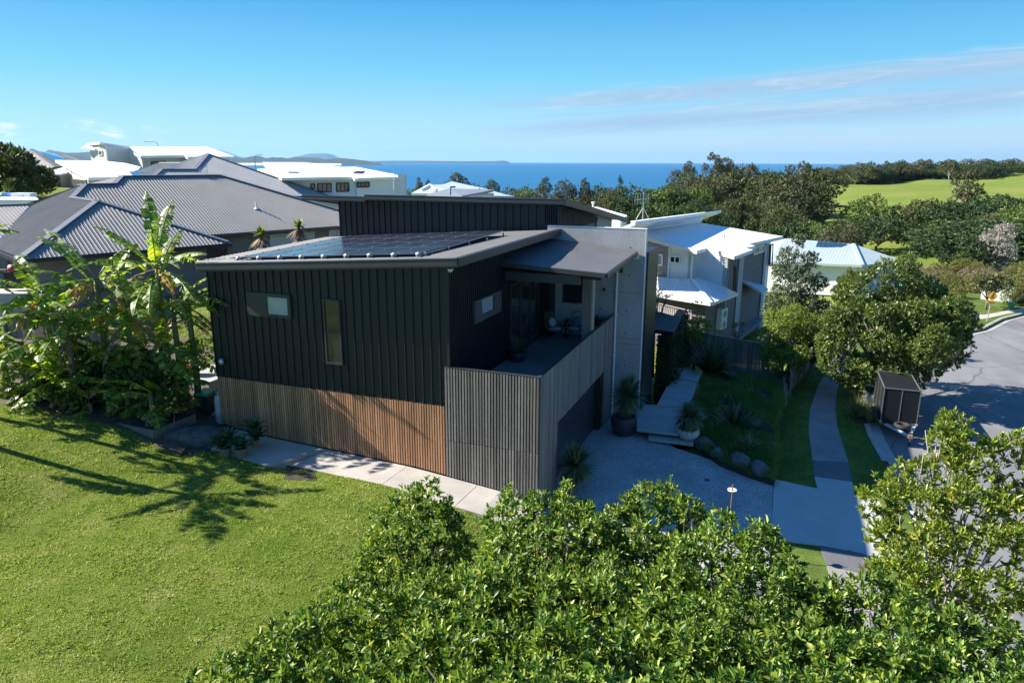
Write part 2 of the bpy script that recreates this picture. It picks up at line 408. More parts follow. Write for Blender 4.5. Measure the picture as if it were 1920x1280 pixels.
# lawn soil
m, t, b = nt('lawn_turf'); v = coords(t)
c1 = ramp(t, noise(t, v, .55, 6, .6), [(.32, (.085, .14, .018)), (.55, (.14, .185, .03)), (.75, (.25, .245, .08))])
c2 = ramp(t, noise(t, v, 14, 6, .75), [(.3, (.45, .5, .4)), (.7, (1.4, 1.35, 1.3))])
mx = node(t, 'ShaderNodeMix', data_type='RGBA', blend_type='MULTIPLY'); mx.inputs[0].default_value = 1
t.links.new(c1, mx.inputs[6]); t.links.new(c2, mx.inputs[7]); t.links.new(mx.outputs[2], b.inputs['Base Color']); b.inputs['Roughness'].default_value = .95; b.inputs['Specular IOR Level'].default_value = .1
bn = node(t, 'ShaderNodeBump'); bn.inputs['Strength'].default_value = .9; bn.inputs['Distance'].default_value = .06
t.links.new(noise(t, v, 22, 5, .7), bn.inputs['Height']); t.links.new(bn.outputs[0], b.inputs['Normal'])
TURF = m
def lawnz(u, v): return lz(u) + .03*math.sin(u*.8+v*.5) + max(0, -v-3)*.012
EDGE = [UV(W(*q)) for q in ((-60, 752, 2.0), (0, 757, 1.9), (100, 770, 1.75), (190, 790, 1.5), (238, 806, 1.3), (290, 832, 1.08), (340, 850, .9))]
LAWN = [(-28, EDGE[0][1]+.3)] + EDGE + [(-10.9, -1.75), (-8.25, -1.95), (-7.6, -1.58), (-1.2, -1.6), (2.4, -1.7), (2.6, -20), (-28, -24)]
sheet('lawn', LAWN, lawnz, TURF, 'sunny mown lawn in front of the dark house', .7, 2.6)
LITTER = MAT('leaf_litter', (.085, .062, .042), .95, .5, 3, bump=.8, bscale=14, fine=.5, fscale=22)
sheet('garden_bed', [(-28, EDGE[0][1]+.28)] + [(a, b2-.02) for a, b2 in EDGE] + [(-12.9, -.5), (-13.3, .3), (-13.4, 5), (-28, 8)], lambda u, v: lawnz(u, v)+.01, LITTER, 'brown leaf littered bed under the banana clump', .8, 2.6)
# side path of concrete slabs along the wall with open joints
def pathz(u, v): return lz(u) + .02
for poly in ([(-11.2, -1.75), (-8.6, -2.0), (-7.68, -.05), (-11.6, -.05)], [(-7.65, -.05), (-8.0, -1.6), (-4.65, -1.62), (-4.6, -.05)], [(-4.58, -.05), (-4.63, -1.62), (-2.1, -1.66), (-2.05, -.05)], [(-2.03, -.05), (-2.08, -1.66), (.2, -1.75), (.2, -.05)]):
    sheet('side_path', poly, pathz, PATHC, 'pale concrete slab of the side path by the timber slats', .8, .3)
sheet('garden_bed', [(-13.4, .4), (-13.3, -2.0), (-12.2, -2.6), (-10.6, -2.3), (-10.8, -.2), (-11.5, .3)], lambda u, v: lz(u)-.05, LITTER, 'dark littered soil round the rock ledge', .6, .6)
# bare earth where the path meets the lawn
sheet('bare_soil', [(-8.2, -1.62), (-7.1, -1.66), (-6.6, -2.2), (-7.6, -2.5)], lambda u, v: lawnz(u, v), SOIL, 'worn bare soil at the corner of the path', .4, .1, dz=.012)

# driveway of washed aggregate, apron, footpath, verge, road, kerb
def dz_(u, v): return float(np.interp(u, [-1, 0, 7, 10, 13], [-.5, -.5, -.66, -.72, -.84]))
m, t, b = nt('pebble_drive'); v = coords(t)
vo = node(t, 'ShaderNodeTexVoronoi'); vo.inputs['Scale'].default_value = 42; t.links.new(v, vo.inputs['Vector'])
c1 = ramp(t, vo.outputs['Color'], [(0, (.16, .16, .16)), (.55, (.33, .33, .33)), (.85, (.55, .55, .54)), (1, (.8, .8, .78))])
c2 = ramp(t, noise(t, v, .6, 5), [(.3, (.72,)*3), (.7, (1.15,)*3)])
mx = node(t, 'ShaderNodeMix', data_type='RGBA', blend_type='MULTIPLY'); mx.inputs[0].default_value = 1
t.links.new(c1, mx.inputs[6]); t.links.new(c2, mx.inputs[7]); t.links.new(mx.outputs[2], b.inputs['Base Color']); b.inputs['Roughness'].default_value = .8
bn = node(t, 'ShaderNodeBump'); bn.inputs['Strength'].default_value = .5; bn.inputs['Distance'].default_value = .01
t.links.new(vo.outputs['Distance'], bn.inputs['Height']); t.links.new(bn.outputs[0], b.inputs['Normal'])
PEB = m
J1 = UV(W(1450, 897, -.66)); E1 = UV(W(1265, 838, -.55)); E2 = UV(W(1532, 916, -.70)); F1_ = UV(W(1603, 930, -.72)); F2_ = UV(W(1640, 938, -.74))
DRV = [(-.3, 1.8), (-.3, 8.3), (0, 9.8), (1.3, 9.8), (1.9, 9.0), E1, (4.6, 6.8), J1, (J1[0]+.05, -1.5), (2.2, -1.8), (.15, -.2)]
sheet('driveway', DRV, dz_, PEB, 'exposed aggregate driveway in front of the garage', .8)
KX = 10.9
sheet('driveway_apron', [(J1[0]+.03, J1[1]-.02), E2, F1_, F2_, (11.4, 5.2), UV(W(1665, 1050, -.78)), UV(W(1640, 1045, -.75)), UV(W(1545, 1024, -.72)), UV(W(1468, 1013, -.7)), (J1[0]+.03, .6)], dz_, APRON, 'smooth pale concrete apron between driveway and road', .8)
def vz(u, v): return -.71
VERGE = [(3.3, 7.4), (4.5, 7.0), J1, (J1[0], -12), (11.2, -12), (11.05, 6)] + [(10.85, 9.3), (10.6, 12), (10.55, 15), (11.0, 19), (12.4, 24), (15, 30), (17.4, 34)] + [UV(W(1845, 616, -.71)), UV(W(1880, 598, -.71)), UV(W(1930, 585, -.71)), UV(W(2100, 566, -.71)), UV(W(2100, 535, -.71)), UV(W(1900, 560, -.71)), UV(W(1780, 545, -.71)), (11, 42), (8, 24), (6.5, 14)]
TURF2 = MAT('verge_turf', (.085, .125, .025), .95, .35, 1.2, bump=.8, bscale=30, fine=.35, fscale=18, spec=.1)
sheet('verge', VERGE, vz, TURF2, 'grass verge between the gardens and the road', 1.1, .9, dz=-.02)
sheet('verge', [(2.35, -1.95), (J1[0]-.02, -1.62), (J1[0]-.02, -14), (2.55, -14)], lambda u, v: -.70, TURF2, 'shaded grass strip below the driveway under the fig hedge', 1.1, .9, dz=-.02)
def strip(name, L, R, z, mat, label, th=.25):
    mb = MB()
    A = [Vector((*H(*UV(p))[:2], z)) for p in L]; B = [Vector((*H(*UV(p))[:2], z)) for p in R]
    for a, b2, c, d in zip(A, A[1:], B[1:], B): mb.slab([a, d, c, b2][::-1], th)
    return tag(mb.build(name, mat), label, None, None, 'structure')
FZ = -.705
FL = [(1533, 917), (1527, 893), (1523, 862), (1516, 805), (1519, 765), (1535, 720), (1550, 694), (1562, 672), (1572, 655), (1578, 642)]
FR = [(1603, 931), (1598, 903), (1591, 866), (1570, 800), (1566, 765), (1570, 728), (1577, 706), (1588, 682), (1598, 664), (1604, 650)]
FOOTD = MAT('dark_footpath_patch', (.115, .115, .125), .85, .12, 1.0, fine=.1, fscale=14)
for k0, k1, mt, lb in ((0, 1, APRON, 'pale concrete square of the footpath by the apron'), (1, 2, FOOTD, 'dark resurfaced patch in the footpath'), (2, 9, FOOT, 'curving grey footpath through the verge')):
    strip('footpath', [W(*p, FZ) for p in FL[k0:k1+1]], [W(*p, FZ) for p in FR[k0:k1+1]], FZ, mt, lb)
sL = [(1538, 1017), (1548, 1060), (1553, 1090), (1570, 1160)]; sR = [(1612, 1042), (1640, 1100), (1660, 1140), (1700, 1210)]
strip('footpath', [W(1534, 1016, -.70), W(1550, 1058, -.70)], [W(1628, 1040, -.70), W(1636, 1078, -.70)], -.70, FOOTD, 'footpath on the near side of the apron, shade painted dark')  # the shade on this stretch is put into its dark colour
strip('footpath', [W(1550, 1059, -.70), W(1590, 1180, -.70)], [W(1636, 1079, -.70), W(1700, 1200, -.70)], -.70, FOOT, 'footpath running on below the fig hedge')
# road
KL = [H(11.3, -14), H(11.25, -1.6), H(11.05, 6), H(10.85, 9.3), H(10.6, 12), H(10.55, 15), H(11.0, 19), H(12.4, 24), H(15, 30), H(17.4, 34), W(1845, 617, -.84), W(1880, 599, -.84), W(1925, 588, -.84), W(2100, 569, -.84), W(2400, 560, -.84)]
KLv = [UV(p) for p in KL]
road = [p for p in KLv] + [(60, 20), (26, -14)]
sheet('road', [(a, b2) for a, b2 in road], lambda u, v: -.86, ASPH, 'worn grey asphalt street curving to the right', 3.0, .5)
def kerb(pts):
    mb = MB(); P = [Vector((p.x, p.y, 0)) for p in pts]; prof = [(-.16, -.9), (-.16, -.70), (0, -.70), (.05, -.72), (.09, -.845), (.50, -.842), (.50, -.9)]
    rows = []
    for k, p in enumerate(P):
        d = (P[min(k+1, len(P)-1)] - P[max(k-1, 0)]).normalized(); nrm = Vector((d.y, -d.x, 0))
        rows.append([p + nrm*a + Vector((0, 0, z)) for a, z in prof])
    n_ = len(prof)
    for k, r in enumerate(rows): mb.v += [tuple(q) for q in r]
    for k in range(len(rows)-1):
        for j in range(n_-1): mb.f.append([k*n_+j, k*n_+j+1, (k+1)*n_+j+1, (k+1)*n_+j]); mb.m.append(0)
    return mb.build('kerb', KERB)
tag(kerb([p for p in KL[3:]]), 'concrete kerb and gutter along the street', None, None, 'structure')
tag(kerb(KL[:2]), 'short concrete kerb on the near side of the apron', None, None, 'structure')
# path across the verge beyond the street tree
strip('footpath', [W(1800, 585, FZ), W(1845, 590, FZ), W(1890, 582, FZ), W(1960, 572, FZ)], [W(1800, 602, FZ), W(1850, 597, FZ), W(1890, 588, FZ), W(1960, 578, FZ)], FZ+.003, PATHC, 'pale footpath behind the yellow warning sign')
# ---------------------------------------------------------------- the dark house (local x = along the long wall, y = into the plot)
HS = thing('dark_house', 'black metal clad modern house with timber slat screens and a balcony over the garage', 'house', tuple(O), -ANG)
def P(name, mb, mat, par=None, **k): return mb.build(name, mat, par or HS, **k)
def rz_(x): return 7.49 + .067*(x+2.55)
# black cladding: sheet + standing seams
mb = MB()
def seams(mb, x0, x1, y, z0, zt, pitch, out=-1):
    x = x0 + .02
    while x < x1:
        mb.box(x-.014, x+.014, min(y, y+out*.042), max(y, y+out*.042), z0, zt(x)); x += pitch
def wallx(mb, x0, x1, y0, y1, z0, zt):
    n_ = 8
    for k in range(n_):
        a, b2 = x0+(x1-x0)*k/n_, x0+(x1-x0)*(k+1)/n_
        mb.add([(a, y0, z0), (b2, y0, z0), (b2, y1, z0), (a, y1, z0), (a, y0, zt(a)), (b2, y0, zt(b2)), (b2, y1, zt(b2)), (a, y1, zt(a))], [(0,3,2,1),(4,5,6,7),(0,1,5,4),(1,2,6,5),(2,3,7,6),(3,0,4,7)])
wallx(mb, -12.3, -3.02, 0, .16, 2.78, lambda x: rz_(x)-.12)
seams(mb, -12.3, -3.05, 0, 2.76, lambda x: rz_(x)-.14, .31)
mb.box(-12.32, -3.0, -.03, .16, 2.74, 2.785)
P('front_cladding', mb, BLACKM)
mb = MB(); mb.box(-3.02, -2.99, .16, 9.8, 3.05, 7.28)
y = .1
while y < 9.7:
    mb.box(-2.99, -2.955, y-.016, y+.016, 3.05, 7.26); y += .165
mb.box(-3.04, -2.95, -.045, .02, 2.74, 7.3)
P('balcony_side_cladding', mb, BLACKM)
mb = MB(); wallx(mb, -12.3, -12.18, .2, 10.2, .3, lambda x: rz_(x)-.15)
for k in range(33): mb.box(-12.34, -12.3, .3+.3*k, .328+.3*k, 2.7, 6.6)
P('end_wall', mb, BLACKM)
# body of the lower floor and rear
for bx_ in ((-12.2, -3.1, .13, .3, .1, 2.76), (-12.2, -2.8, 10.52, 19, -1.2, 7.0), (-3.1, -.4, .13, .3, -.3, 2.9), (-2.75, .6, 10.3, 14, -1.2, 6.4)): mb = MB(); mb.box(*bx_); P('lower_wall', mb, BLACKM)
# slat screens
mb = MB(); x = -12.26
while x < -3.16:
    z0 = lz(x) + .06; mb.box(x, x+.058, -.035+random.uniform(-.003, .003), .03, z0, 2.735); x += .092
P('brown_slat_screen', mb, SLATB)
mb = MB(); mb.box(-12.2, -3.12, .09, .12, .35, 2.7); P('screen_backing', mb, DARK)
mb = MB(); x = -3.13
while x < -.02:
    mb.box(x, x+.058, -.05+random.uniform(-.003, .003), .0, 1.62, 4.04)
    if x > -1.05: mb.box(x, x+.058, -.052, .0, lz(x)-.1, 1.605)
    else: mb.box(x, x+.058, -.05+random.uniform(-.004, .004), .0, lz(x)+.05, 1.6)
    x += .0985
x = .06
while x < 9.78:
    bot = 1.97 if 1.84 < x < 8.3 else -.62
    mb.box(-.035, .02+random.uniform(-.004, .004), x, x+.07, bot, 4.04); x += .079
P('grey_slat_screen', mb, SLATG)
mb = MB(); mb.box(-3.1, -.06, .045, .065, .1, 4.0); mb.box(-.07, -.045, .05, 9.78, 1.97, 4.0); mb.box(-.07, -.045, .05, 1.84, -.6, 1.97); mb.box(-.07, -.045, 8.3, 9.78, -.6, 1.97)
P('screen_backing', mb, DARK)
mb = MB(); mb.box(-3.14, .03, -.055, .06, 4.04, 4.065); mb.box(-.09, .03, .06, 9.78, 4.04, 4.065)
P('balustrade_capping', mb, CHAR)
mb = MB(); mb.box(-2.95, -.08, .07, 9.79, 2.85, 3.05)
P('balcony_floor', mb, MAT('balcony_tiles', (.16, .165, .17), .7, .12, 1.5, fine=.06, fscale=10))
# garage
mb = MB(); mb.box(-.36, -.30, 1.7, 8.0, -.62, 2.1)
for k in range(11): mb.box(-.30, -.285, 1.7, 8.0, -.55+.235*k, -.55+.235*k+.19)
P('garage_door', mb, MAT('garage_door', (.032, .04, .048), .35, .08, 1))
mb = MB(); mb.box(-.42, -.05, 8.0, 8.3, -.62, 1.97); mb.box(-.42, -.06, 1.62, 1.84, -.62, 1.97); mb.box(-.42, -.06, 1.84, 8.0, 1.97, 2.1)
g = P('garage_surround', mb, DARK)
# windows in the front wall
def win_local(name, x0, x1, z0, z1, y, px0, px1, pz0, pz1, frame=CHAR, glass=GLASS, par=None, label=None):
    f = MB(); d = .05
    for a in ((x0, px0, z0, z1), (px1, x1, z0, z1), (px0, px1, z0, pz0), (px0, px1, pz1, z1)):
        if a[1]-a[0] > .005 and a[3]-a[2] > .005: f.box(a[0], a[1], y-.07, y+.02, a[2], a[3])
    fo = P(name, f, frame, par); gl = MB(); gl.box(px0, px1, y-.03, y-.02, pz0, pz1); P('pane', gl, glass, fo); return fo
def fx(px, py):
    p = ON(px, py, H(0, -.06), VX); q = UV(p); return q[0], p.z
a = fx(500, 556); b2 = fx(541, 592)
win_local('window', fx(462, 551)[0], b2[0]+.12, b2[1]-.1, a[1]+.12, -.02, a[0], b2[0], b2[1], a[1], glass=GLASSB)
a = fx(607, 563); b2 = fx(641, 682)
w = win_local('tall_window', a[0]-.04, b2[0]+.04, b2[1]-.05, a[1]+.05, -.02, a[0]+.02, b2[0]-.02, b2[1]+.03, a[1])
mb = MB(); zz = fx(620, 622)[1]; mb.box(a[0], b2[0], -.085, -.06, zz-.02, zz+.02); P('transom', mb, CHAR, w)
# side window over the balcony (frame stands proud)
f = MB(); X0, X1 = -2.97, -2.86
for yy in ((1.78, 2.36, 5.07, 5.83), (3.46, 4.12, 5.07, 5.83), (2.36, 3.46, 5.07, 5.26), (2.36, 3.46, 5.78, 5.83)): f.box(X0, X1, *yy)
w = P('balcony_window', f, MAT('slate_panel', (.06, .065, .07), .5, .08, 2)); mb = MB(); mb.box(-2.93, -2.92, 2.36, 3.46, 5.26, 5.78); P('pane', mb, GLASSB, w)  # the sky's reflection is put into the pane's pale colour
# sliding door
f = MB()
for a in (5.15, 6.25, 7.35, 8.4): f.box(-2.96, -2.88, a, a+.07, 3.05, 5.85)
f.box(-2.96, -2.88, 5.15, 8.47, 5.78, 5.86); f.box(-2.96, -2.88, 5.15, 8.47, 3.05, 3.11)
w = P('sliding_door', f, CHAR)
for a in (5.22, 6.32, 7.42): mb = MB(); mb.box(-2.93, -2.92, a, a+1.03, 3.11, 5.78); P('pane', mb, GLASS, w)
mb = MB(); mb.box(-2.96, -2.6, 9.0, 9.78, 3.05, 5.95); P('reveal', mb, DARK)
# concrete blade wall
mb = MB(); wz0, wz1, wx0, wx1 = 4.4, 5.52, -2.3, -.95
mb.box(-3.0, wx0, 9.8, 10.06, -.7, 7.65); mb.box(wx1, 1.19, 9.8, 10.06, -.7, 7.65); mb.box(wx0, wx1, 9.8, 10.06, -.7, wz0); mb.box(wx0, wx1, 9.8, 10.06, wz1, 7.65)
CW = P('concrete_wall', mb, CONC)
mb = MB()
for x in (-2.75, -.6, .55):
    for z in (6.9, 5.75, 4.25, 3.3, 1.9, .7):
        mb = MB(); mb.lathe([(.03, 0), (.03, .004)], 8); mb.xf(Matrix.Translation((x+random.uniform(-.03, .03), 9.7985, z)) @ Matrix.Rotation(rad(90), 4, 'X')); P('tie_hole', mb, DARK, CW)
mb = MB(); mb.box(-.52, -.4, 9.79, 9.8, 5.04, 5.16); P('cover_plate', mb, DARK, CW)
mb = MB()
for z in (5.02, 3.06, 2.82): mb.box(.16 if z < 5 else -.9, 1.19, 9.797, 9.8, z, z+.016)
mb.box(-2.62, -2.61, 9.797, 9.8, 3.06, 7.6); mb.box(-.62, -.612, 9.797, 9.8, 3.06, 6)
P('panel_joints', mb, MAT('dark_joint', (.10, .10, .10), .9), CW)  # thin dark strips along the panel joints
mb = MB(); mb.box(1.19, 1.215, 9.78, 10.06, -.7, 7.63); mb.box(-3.0, 1.22, 9.79, 10.08, 7.65, 7.675); P('edge_strip', mb, MAT('pale_edge', (.62, .64, .66), .5, .03), CW)  # pale strip along the wall's right edge and top
f = MB()
for a in ((wx0, wx0+.06, wz0, wz1), (wx1-.06, wx1, wz0, wz1), (-1.05-.2, -1.19, wz0+.06, wz1-.06), (wx0+.06, wx1-.06, wz0, wz0+.06), (wx0+.06, wx1-.06, wz1-.06, wz1)): f.box(a[0], a[1], 9.82, 9.9, a[2], a[3])
w = P('concrete_wall_window', f, CHAR); mb = MB(); mb.box(wx0+.06, wx1-.06, 9.86, 9.87, wz0+.06, wz1-.06); P('pane', mb, GLASS, w)
mb = MB(); mb.box(.19, .32, 9.68, 9.8, 5.85, 6.1); P('wall_light', mb, MAT('rust_light', (.10, .065, .05), .6))
mb = MB(); mb.tube([(.62, 9.66, 6.62), (.45, 9.68, 6.45), (.12, 9.71, 6.05), (.09, 9.72, 5.9), (.09, 9.72, 2.9), (.09, 9.72, -.6)], .05, 10)
for z in (4.05, 2.3): mb.box(.02, .16, 9.66, 9.8, z-.02, z+.02)
mb.box(.45, .95, 9.6, 9.79, 6.45, 6.6)
P('downpipe', mb, MAT('pale_downpipe', (.62, .66, .70), .4, .03), smooth=False)
mb = MB(); mb.box(-.5, -.14, 6.45, 6.8, 3.05, 6.52); P('timber_post', mb, TIMB)
mb = MB(); mb.box(-.14, -.09, 6.47, 6.78, 3.05, 6.5); P('post_trim', mb, MAT('pale_timber_trim', (.33, .29, .25), .8, .1, 3))
# awning roof over the balcony
A = [(-3.02, 4.42, 6.80), (.85, 4.48, 6.60), (.85, 9.76, 6.76), (-3.02, 9.76, 7.16)]
mb = MB(); mb.slab(A, .06); AW = P('awning_roof', mb, BLACKR)
mb = MB()
for p, q in ((0, 1), (1, 2)):
    a, b2 = Vector(A[p]), Vector(A[q]); mb.beam(a+Vector((0, 0, -.09)), b2+Vector((0, 0, -.09)), .14, .15)
P('awning_gutter', mb, CHAR, AW)
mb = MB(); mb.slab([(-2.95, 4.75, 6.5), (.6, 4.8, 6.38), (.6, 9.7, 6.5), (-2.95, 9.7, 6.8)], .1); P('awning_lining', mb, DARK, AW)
mb = MB(); mb.box(-2.9, -.1, 4.55, 4.75, 6.12, 6.45); mb.box(-.45, -.15, 4.75, 9.7, 6.3, 6.4); P('awning_beam', mb, CHAR, AW)
# main skillion roof with gutters
R4 = [(-13.3, .6, rz_(-13.3)), (-12.15, -.48, rz_(-12.15)), (-2.5, -.48, rz_(-2.5)), (-2.5, 10.3, rz_(-2.5)), (-14.5, 10.3, rz_(-14.5))]
mb = MB(); ribbed(mb, R4, (0, 1, 0), .25, [(0, 0), (.85, 0), (.9, .018), (.95, .018), (.999, 0)]); mb.slab([Vector(p)-Vector((0, 0, .03)) for p in R4], .12)
RF = P('main_roof', mb, BLACKR)
mb = MB()
def gutter(mb, p, q, h=.2, w=.13, up=(0, 0, 1)):
    p, q = Vector(p), Vector(q); mb.beam(p, q, w, h); mb.beam(p+Vector((0, 0, h/2+.008)), q+Vector((0, 0, h/2+.008)), w+.03, .03); mb.beam(p-Vector((0, 0, h/2+.02)), q-Vector((0, 0, h/2+.02)), w*.6, .06)
gutter(mb, (-12.2, -.53, rz_(-12.2)-.06), (-2.42, -.53, rz_(-2.42)-.06)); gutter(mb, (-2.46, -.47, rz_(-2.5)-.06), (-2.46, 10.2, rz_(-2.5)-.06))
P('gutter', mb, CHAR, RF)
mb = MB(); mb.slab([(-12.2, -.45, rz_(-12.2)-.22), (-2.6, -.45, rz_(-2.6)-.22), (-2.6, .1, rz_(-2.6)-.22), (-12.2, .1, rz_(-12.2)-.22)], .03); P('soffit', mb, BLACKM, RF)
for x, y in ((-2.75, -.3),):
    mb = MB(); mb.lathe([(.05, 0), (.09, .05), (.09, .1)], 12, (x, y, 7.1)); P('eave_light', mb, ALU)
mb = MB(); c = fx(418, 677); mb.lathe([(.02, 0), (.09, .05), (.1, .16), (.05, .24)], 12, (c[0], -.14, c[1]-.12)); mb.box(c[0]-.02, c[0]+.02, -.14, 0, c[1]+.06, c[1]+.1); P('round_wall_lamp', mb, ALU, smooth=True)
# solar panels: seven columns by four rows on rails
PVC = MAT('pv_glass', (.024, .026, .036), .22, .1, 1, spec=.45, coat=.12)
RAIL = MAT('pv_frame', (.32, .33, .35), .4, .03, 2, metal=.6)
nrm = Vector((-.067, 0, 1)).normalized()
x0p = -11.35
def rp(x, y, h): return (x - .067*h, y, rz_(x)+h)
for c in range(7):
    for r in range(4):
        x0, y0 = x0p + c*1.025, .55 + r*1.77; x1, y1 = x0+1.0, y0+1.745; h0 = .10 + .018*y0; h1 = .10 + .018*y1
        mb = MB(); mb.slab([rp(x0, y0, h0), rp(x1, y0, h0), rp(x1, y1, h1), rp(x0, y1, h1)], .035)
        pn = P('solar_panel', mb, PVC)
        mb = MB()
        for fy in (.25, .75): mb.beam(rp(x0-.014, y0+(y1-y0)*fy-.02, h0+.014*fy*2+.012), rp(x0-.014, y0+(y1-y0)*fy+.03, h0+.014*fy*2+.012), .04, .02)
        mb.beam(rp(x0, y0+.008, h0+.003), rp(x1, y0+.008, h0+.003), .014, .006); mb.beam(rp(x0+.006, y0, h0+.003), rp(x0+.006, y1, h1+.003), .012, .006)
        P('clamp', mb, RAIL, pn)
mb = MB()
for k in range(9):
    x = x0p + .1 + k*.88
    mb.beam(rp(x, .35, .05), rp(x, 7.65, .2), .04, .05); mb.beam(rp(x, .36, 0), rp(x, .36, .1), .05, .05); mb.tube([rp(x-.05, .42, .1), rp(x+.05, .42, .13)], .05, 8)
for r in range(5): mb.beam(rp(x0p+7.2, .8+r*1.7, 0), rp(x0p+7.2, .8+r*1.7, .13), .05, .05)
P('panel_rails', mb, STEEL)
# clerestory
mb = MB(); ZC = 8.6
mb.box(-13.8, -10.95, 10.42, 10.6, 6.4, ZC-.1); mb.box(-10.95, -2.72, 10.3, 10.5, 6.6, ZC)
x = -13.75
while x < -10.98: mb.box(x-.016, x+.016, 10.37, 10.42, 6.5, ZC-.1); x += .31
x = -10.9
while x < -3.4: mb.box(x-.016, x+.016, 10.25, 10.3, 6.7, ZC); x += .36
mb.box(-11.0, -10.88, 10.24, 10.42, 6.6, ZC)
P('clerestory_wall', mb, BLACKM)
def cz(y): return 8.78 - (y-9.65)*.1315
mb = MB(); y = 10.28
while y < 17.2: mb.box(-2.74, -2.66, y, y+.06, 7.3, cz(y)-.26); y += .2
x = -3.3
while x < -2.75: mb.box(x, x+.04, 10.2, 10.28, 7.75, cz(10.2)-.2); x += .095
P('louvre_screen', mb, BLACKM)
mb = MB(); mb.slab([(-2.78, 10.3, cz(10.3)-.2), (-2.78, 17.2, cz(17.2)-.2), (-2.78, 17.2, 6.6), (-2.78, 10.3, 6.6)], .1, (-1, 0, 0)); mb.box(-2.95, -2.60, 10.24, 10.3, 7.2, 7.72)
P('louvre_backing', mb, BLACKM)
mb = MB(); mb.slab([(-2.7, 17.2, cz(17.2)-.16), (-2.7, 20.6, cz(20.6)-.16), (-2.7, 20.6, 6), (-2.7, 17.2, 6)], .2, (-1, 0, 0)); P('rendered_end_wall', mb, RENDG)
mb = MB(); mb.slab([(-15.3, 9.72, 8.67), (-11.3, 9.72, 8.67), (-11.3, 18, 7.58), (-15.3, 18, 7.58)], .1); mb.slab([(-11.75, 9.7, 8.77), (-2.28, 9.7, 8.77), (-2.28, 22.6, cz(22.6)), (-11.75, 22.6, cz(22.6))], .1)
CR = P('clerestory_roof', mb, BLACKR)
mb = MB(); gutter(mb, (-15.3, 9.66, 8.6), (-11.8, 9.66, 8.6), .17, .1); gutter(mb, (-11.8, 9.62, 8.69), (-2.22, 9.62, 8.69), .18, .12); gutter(mb, (-2.26, 9.66, 8.69), (-2.26, 22.6, cz(22.6)-.08), .2, .12)
mb.beam((-15.3, 9.66, 8.6), (-15.3, 18, 7.5), .08, .16)
P('fascia', mb, CHAR, CR)
# dark side wall behind the blade wall and the slatted porch
mb = MB(); mb.box(.9, 1.3, 10.06, 12.5, -.9, 6.7)
P('dark_side_wall', mb, BLACKM)
def L(px, py, z): p = W(px, py, z); u_, v_ = UV(p); return (u_, v_, z)
pz = 2.55
q = [L(1211, 577, pz+.12), L(1276, 594, pz+.12), L(1262, 622, pz), L(1208, 614, pz)]
mb = MB(); a, b2, c, d = [Vector(p) for p in q]
for k in range(14):
    t0 = k/14; t1 = (k+.62)/14; mb.slab([d.lerp(a, t0), c.lerp(b2, t0), c.lerp(b2, t1), d.lerp(a, t1)], .04)
mb.slab([p-Vector((0, 0, .1)) for p in (a, b2, c, d)], .03); mb.beam(d-Vector((0, 0, .1)), c-Vector((0, 0, .1)), .05, .18); mb.beam(c-Vector((0, 0, .1)), b2-Vector((0, 0, .1)), .05, .18)
PR = P('porch_roof', mb, BLACKM)
PORCH = (a, b2, c, d)
mb = MB(); mb.box(1.3, c.x-.25, d.y+.2, a.y+1.5, -.9, 2.42); P('porch_wall', mb, BLACKM)
# ---------------------------------------------------------------- neighbouring houses
AX = Vector((.7071, .7071, 0)); BX = Vector((-.7071, .7071, 0)); UP = Vector((0, 0, 1))
def caps(mb, lines, w=.34, h=.07):
    for p, q in lines: mb.beam(Vector(p)+UP*.035, Vector(q)+UP*.035, w, h)
def quadwin(par, name, pts, off, frame, glass, fw=.07, mull=0):
    """window from four corners (tl, tr, br, bl) on a wall; frame proud by off along its outward normal."""
    a, b2, c, d = [Vector(p) for p in pts]; n = (b2-a).cross(d-a).normalized()
    if (CAM-a).dot(n) < 0: n = -n
    mb = MB(); o = n*off
    for p, q in ((a, b2), (b2, c), (c, d), (d, a)): mb.beam(p+o, q+o, fw, .06, n)
    for k in range(mull):
        t_ = (k+1)/(mull+1); mb.beam(a.lerp(b2, t_)+o, d.lerp(c, t_)+o, fw*.8, .05, n)
    f = mb.build(name, frame, par, world=True)
    mb = MB(); mb.slab([p+n*off*.6 for p in (a, b2, c, d)], .02, -n); g = mb.build('pane', glass, f)
    I = Matrix.Translation(par.location).inverted(); g.data.transform(I)
    return f

# --- grey ribbed hip roof house, up the slope behind the banana clump
P0 = Vector((-23.2, 33.9, 5.8))
def ab(a, b2, z): return P0 + AX*a + BX*b2 + UP*z
N1 = thing('brick_house', 'low blond brick house under a dark grey ribbed hip roof, behind the banana clump', 'house', tuple(ab(5, 8, -2.8)))
mb = MB()
ribbed(mb, [ab(-.15, -.15, -.07), ab(10.1, -.1, -.05), ab(4.95, 4.95, 2.28)], AX, .2, RIB)
ribbed(mb, [ab(10, 0, 0), ab(10, 5, 0), ab(5, 10, 2.28), ab(4.95, 4.95, 2.28)], BX, .2, RIB)
ribbed(mb, [ab(10, 5, 0), ab(24, 5, 0), ab(15.3, 12.5, 3.45), ab(8.7, 12.5, 3.45), ab(7.9, 11.5, 3.0), ab(6.2, 11.5, 3.0), ab(5, 10, 2.28)], AX, .2, RIB)
ribbed(mb, [ab(0, 0, 0), ab(4.95, 4.95, 2.28), ab(5, 10, 2.28), ab(6.3, 13.0, 2.9), ab(3.8, 14, 1.75), ab(.55, 7.3, .25), ab(0, 6.2, 0)], BX, .2, RIB)
ribbed(mb, [ab(.55, 7.3, .25), ab(3.8, 14, 1.75), ab(-9, 14, 1.75), ab(-9, 6.2, 0), ab(0, 6.2, 0)], AX, .2, RIB)
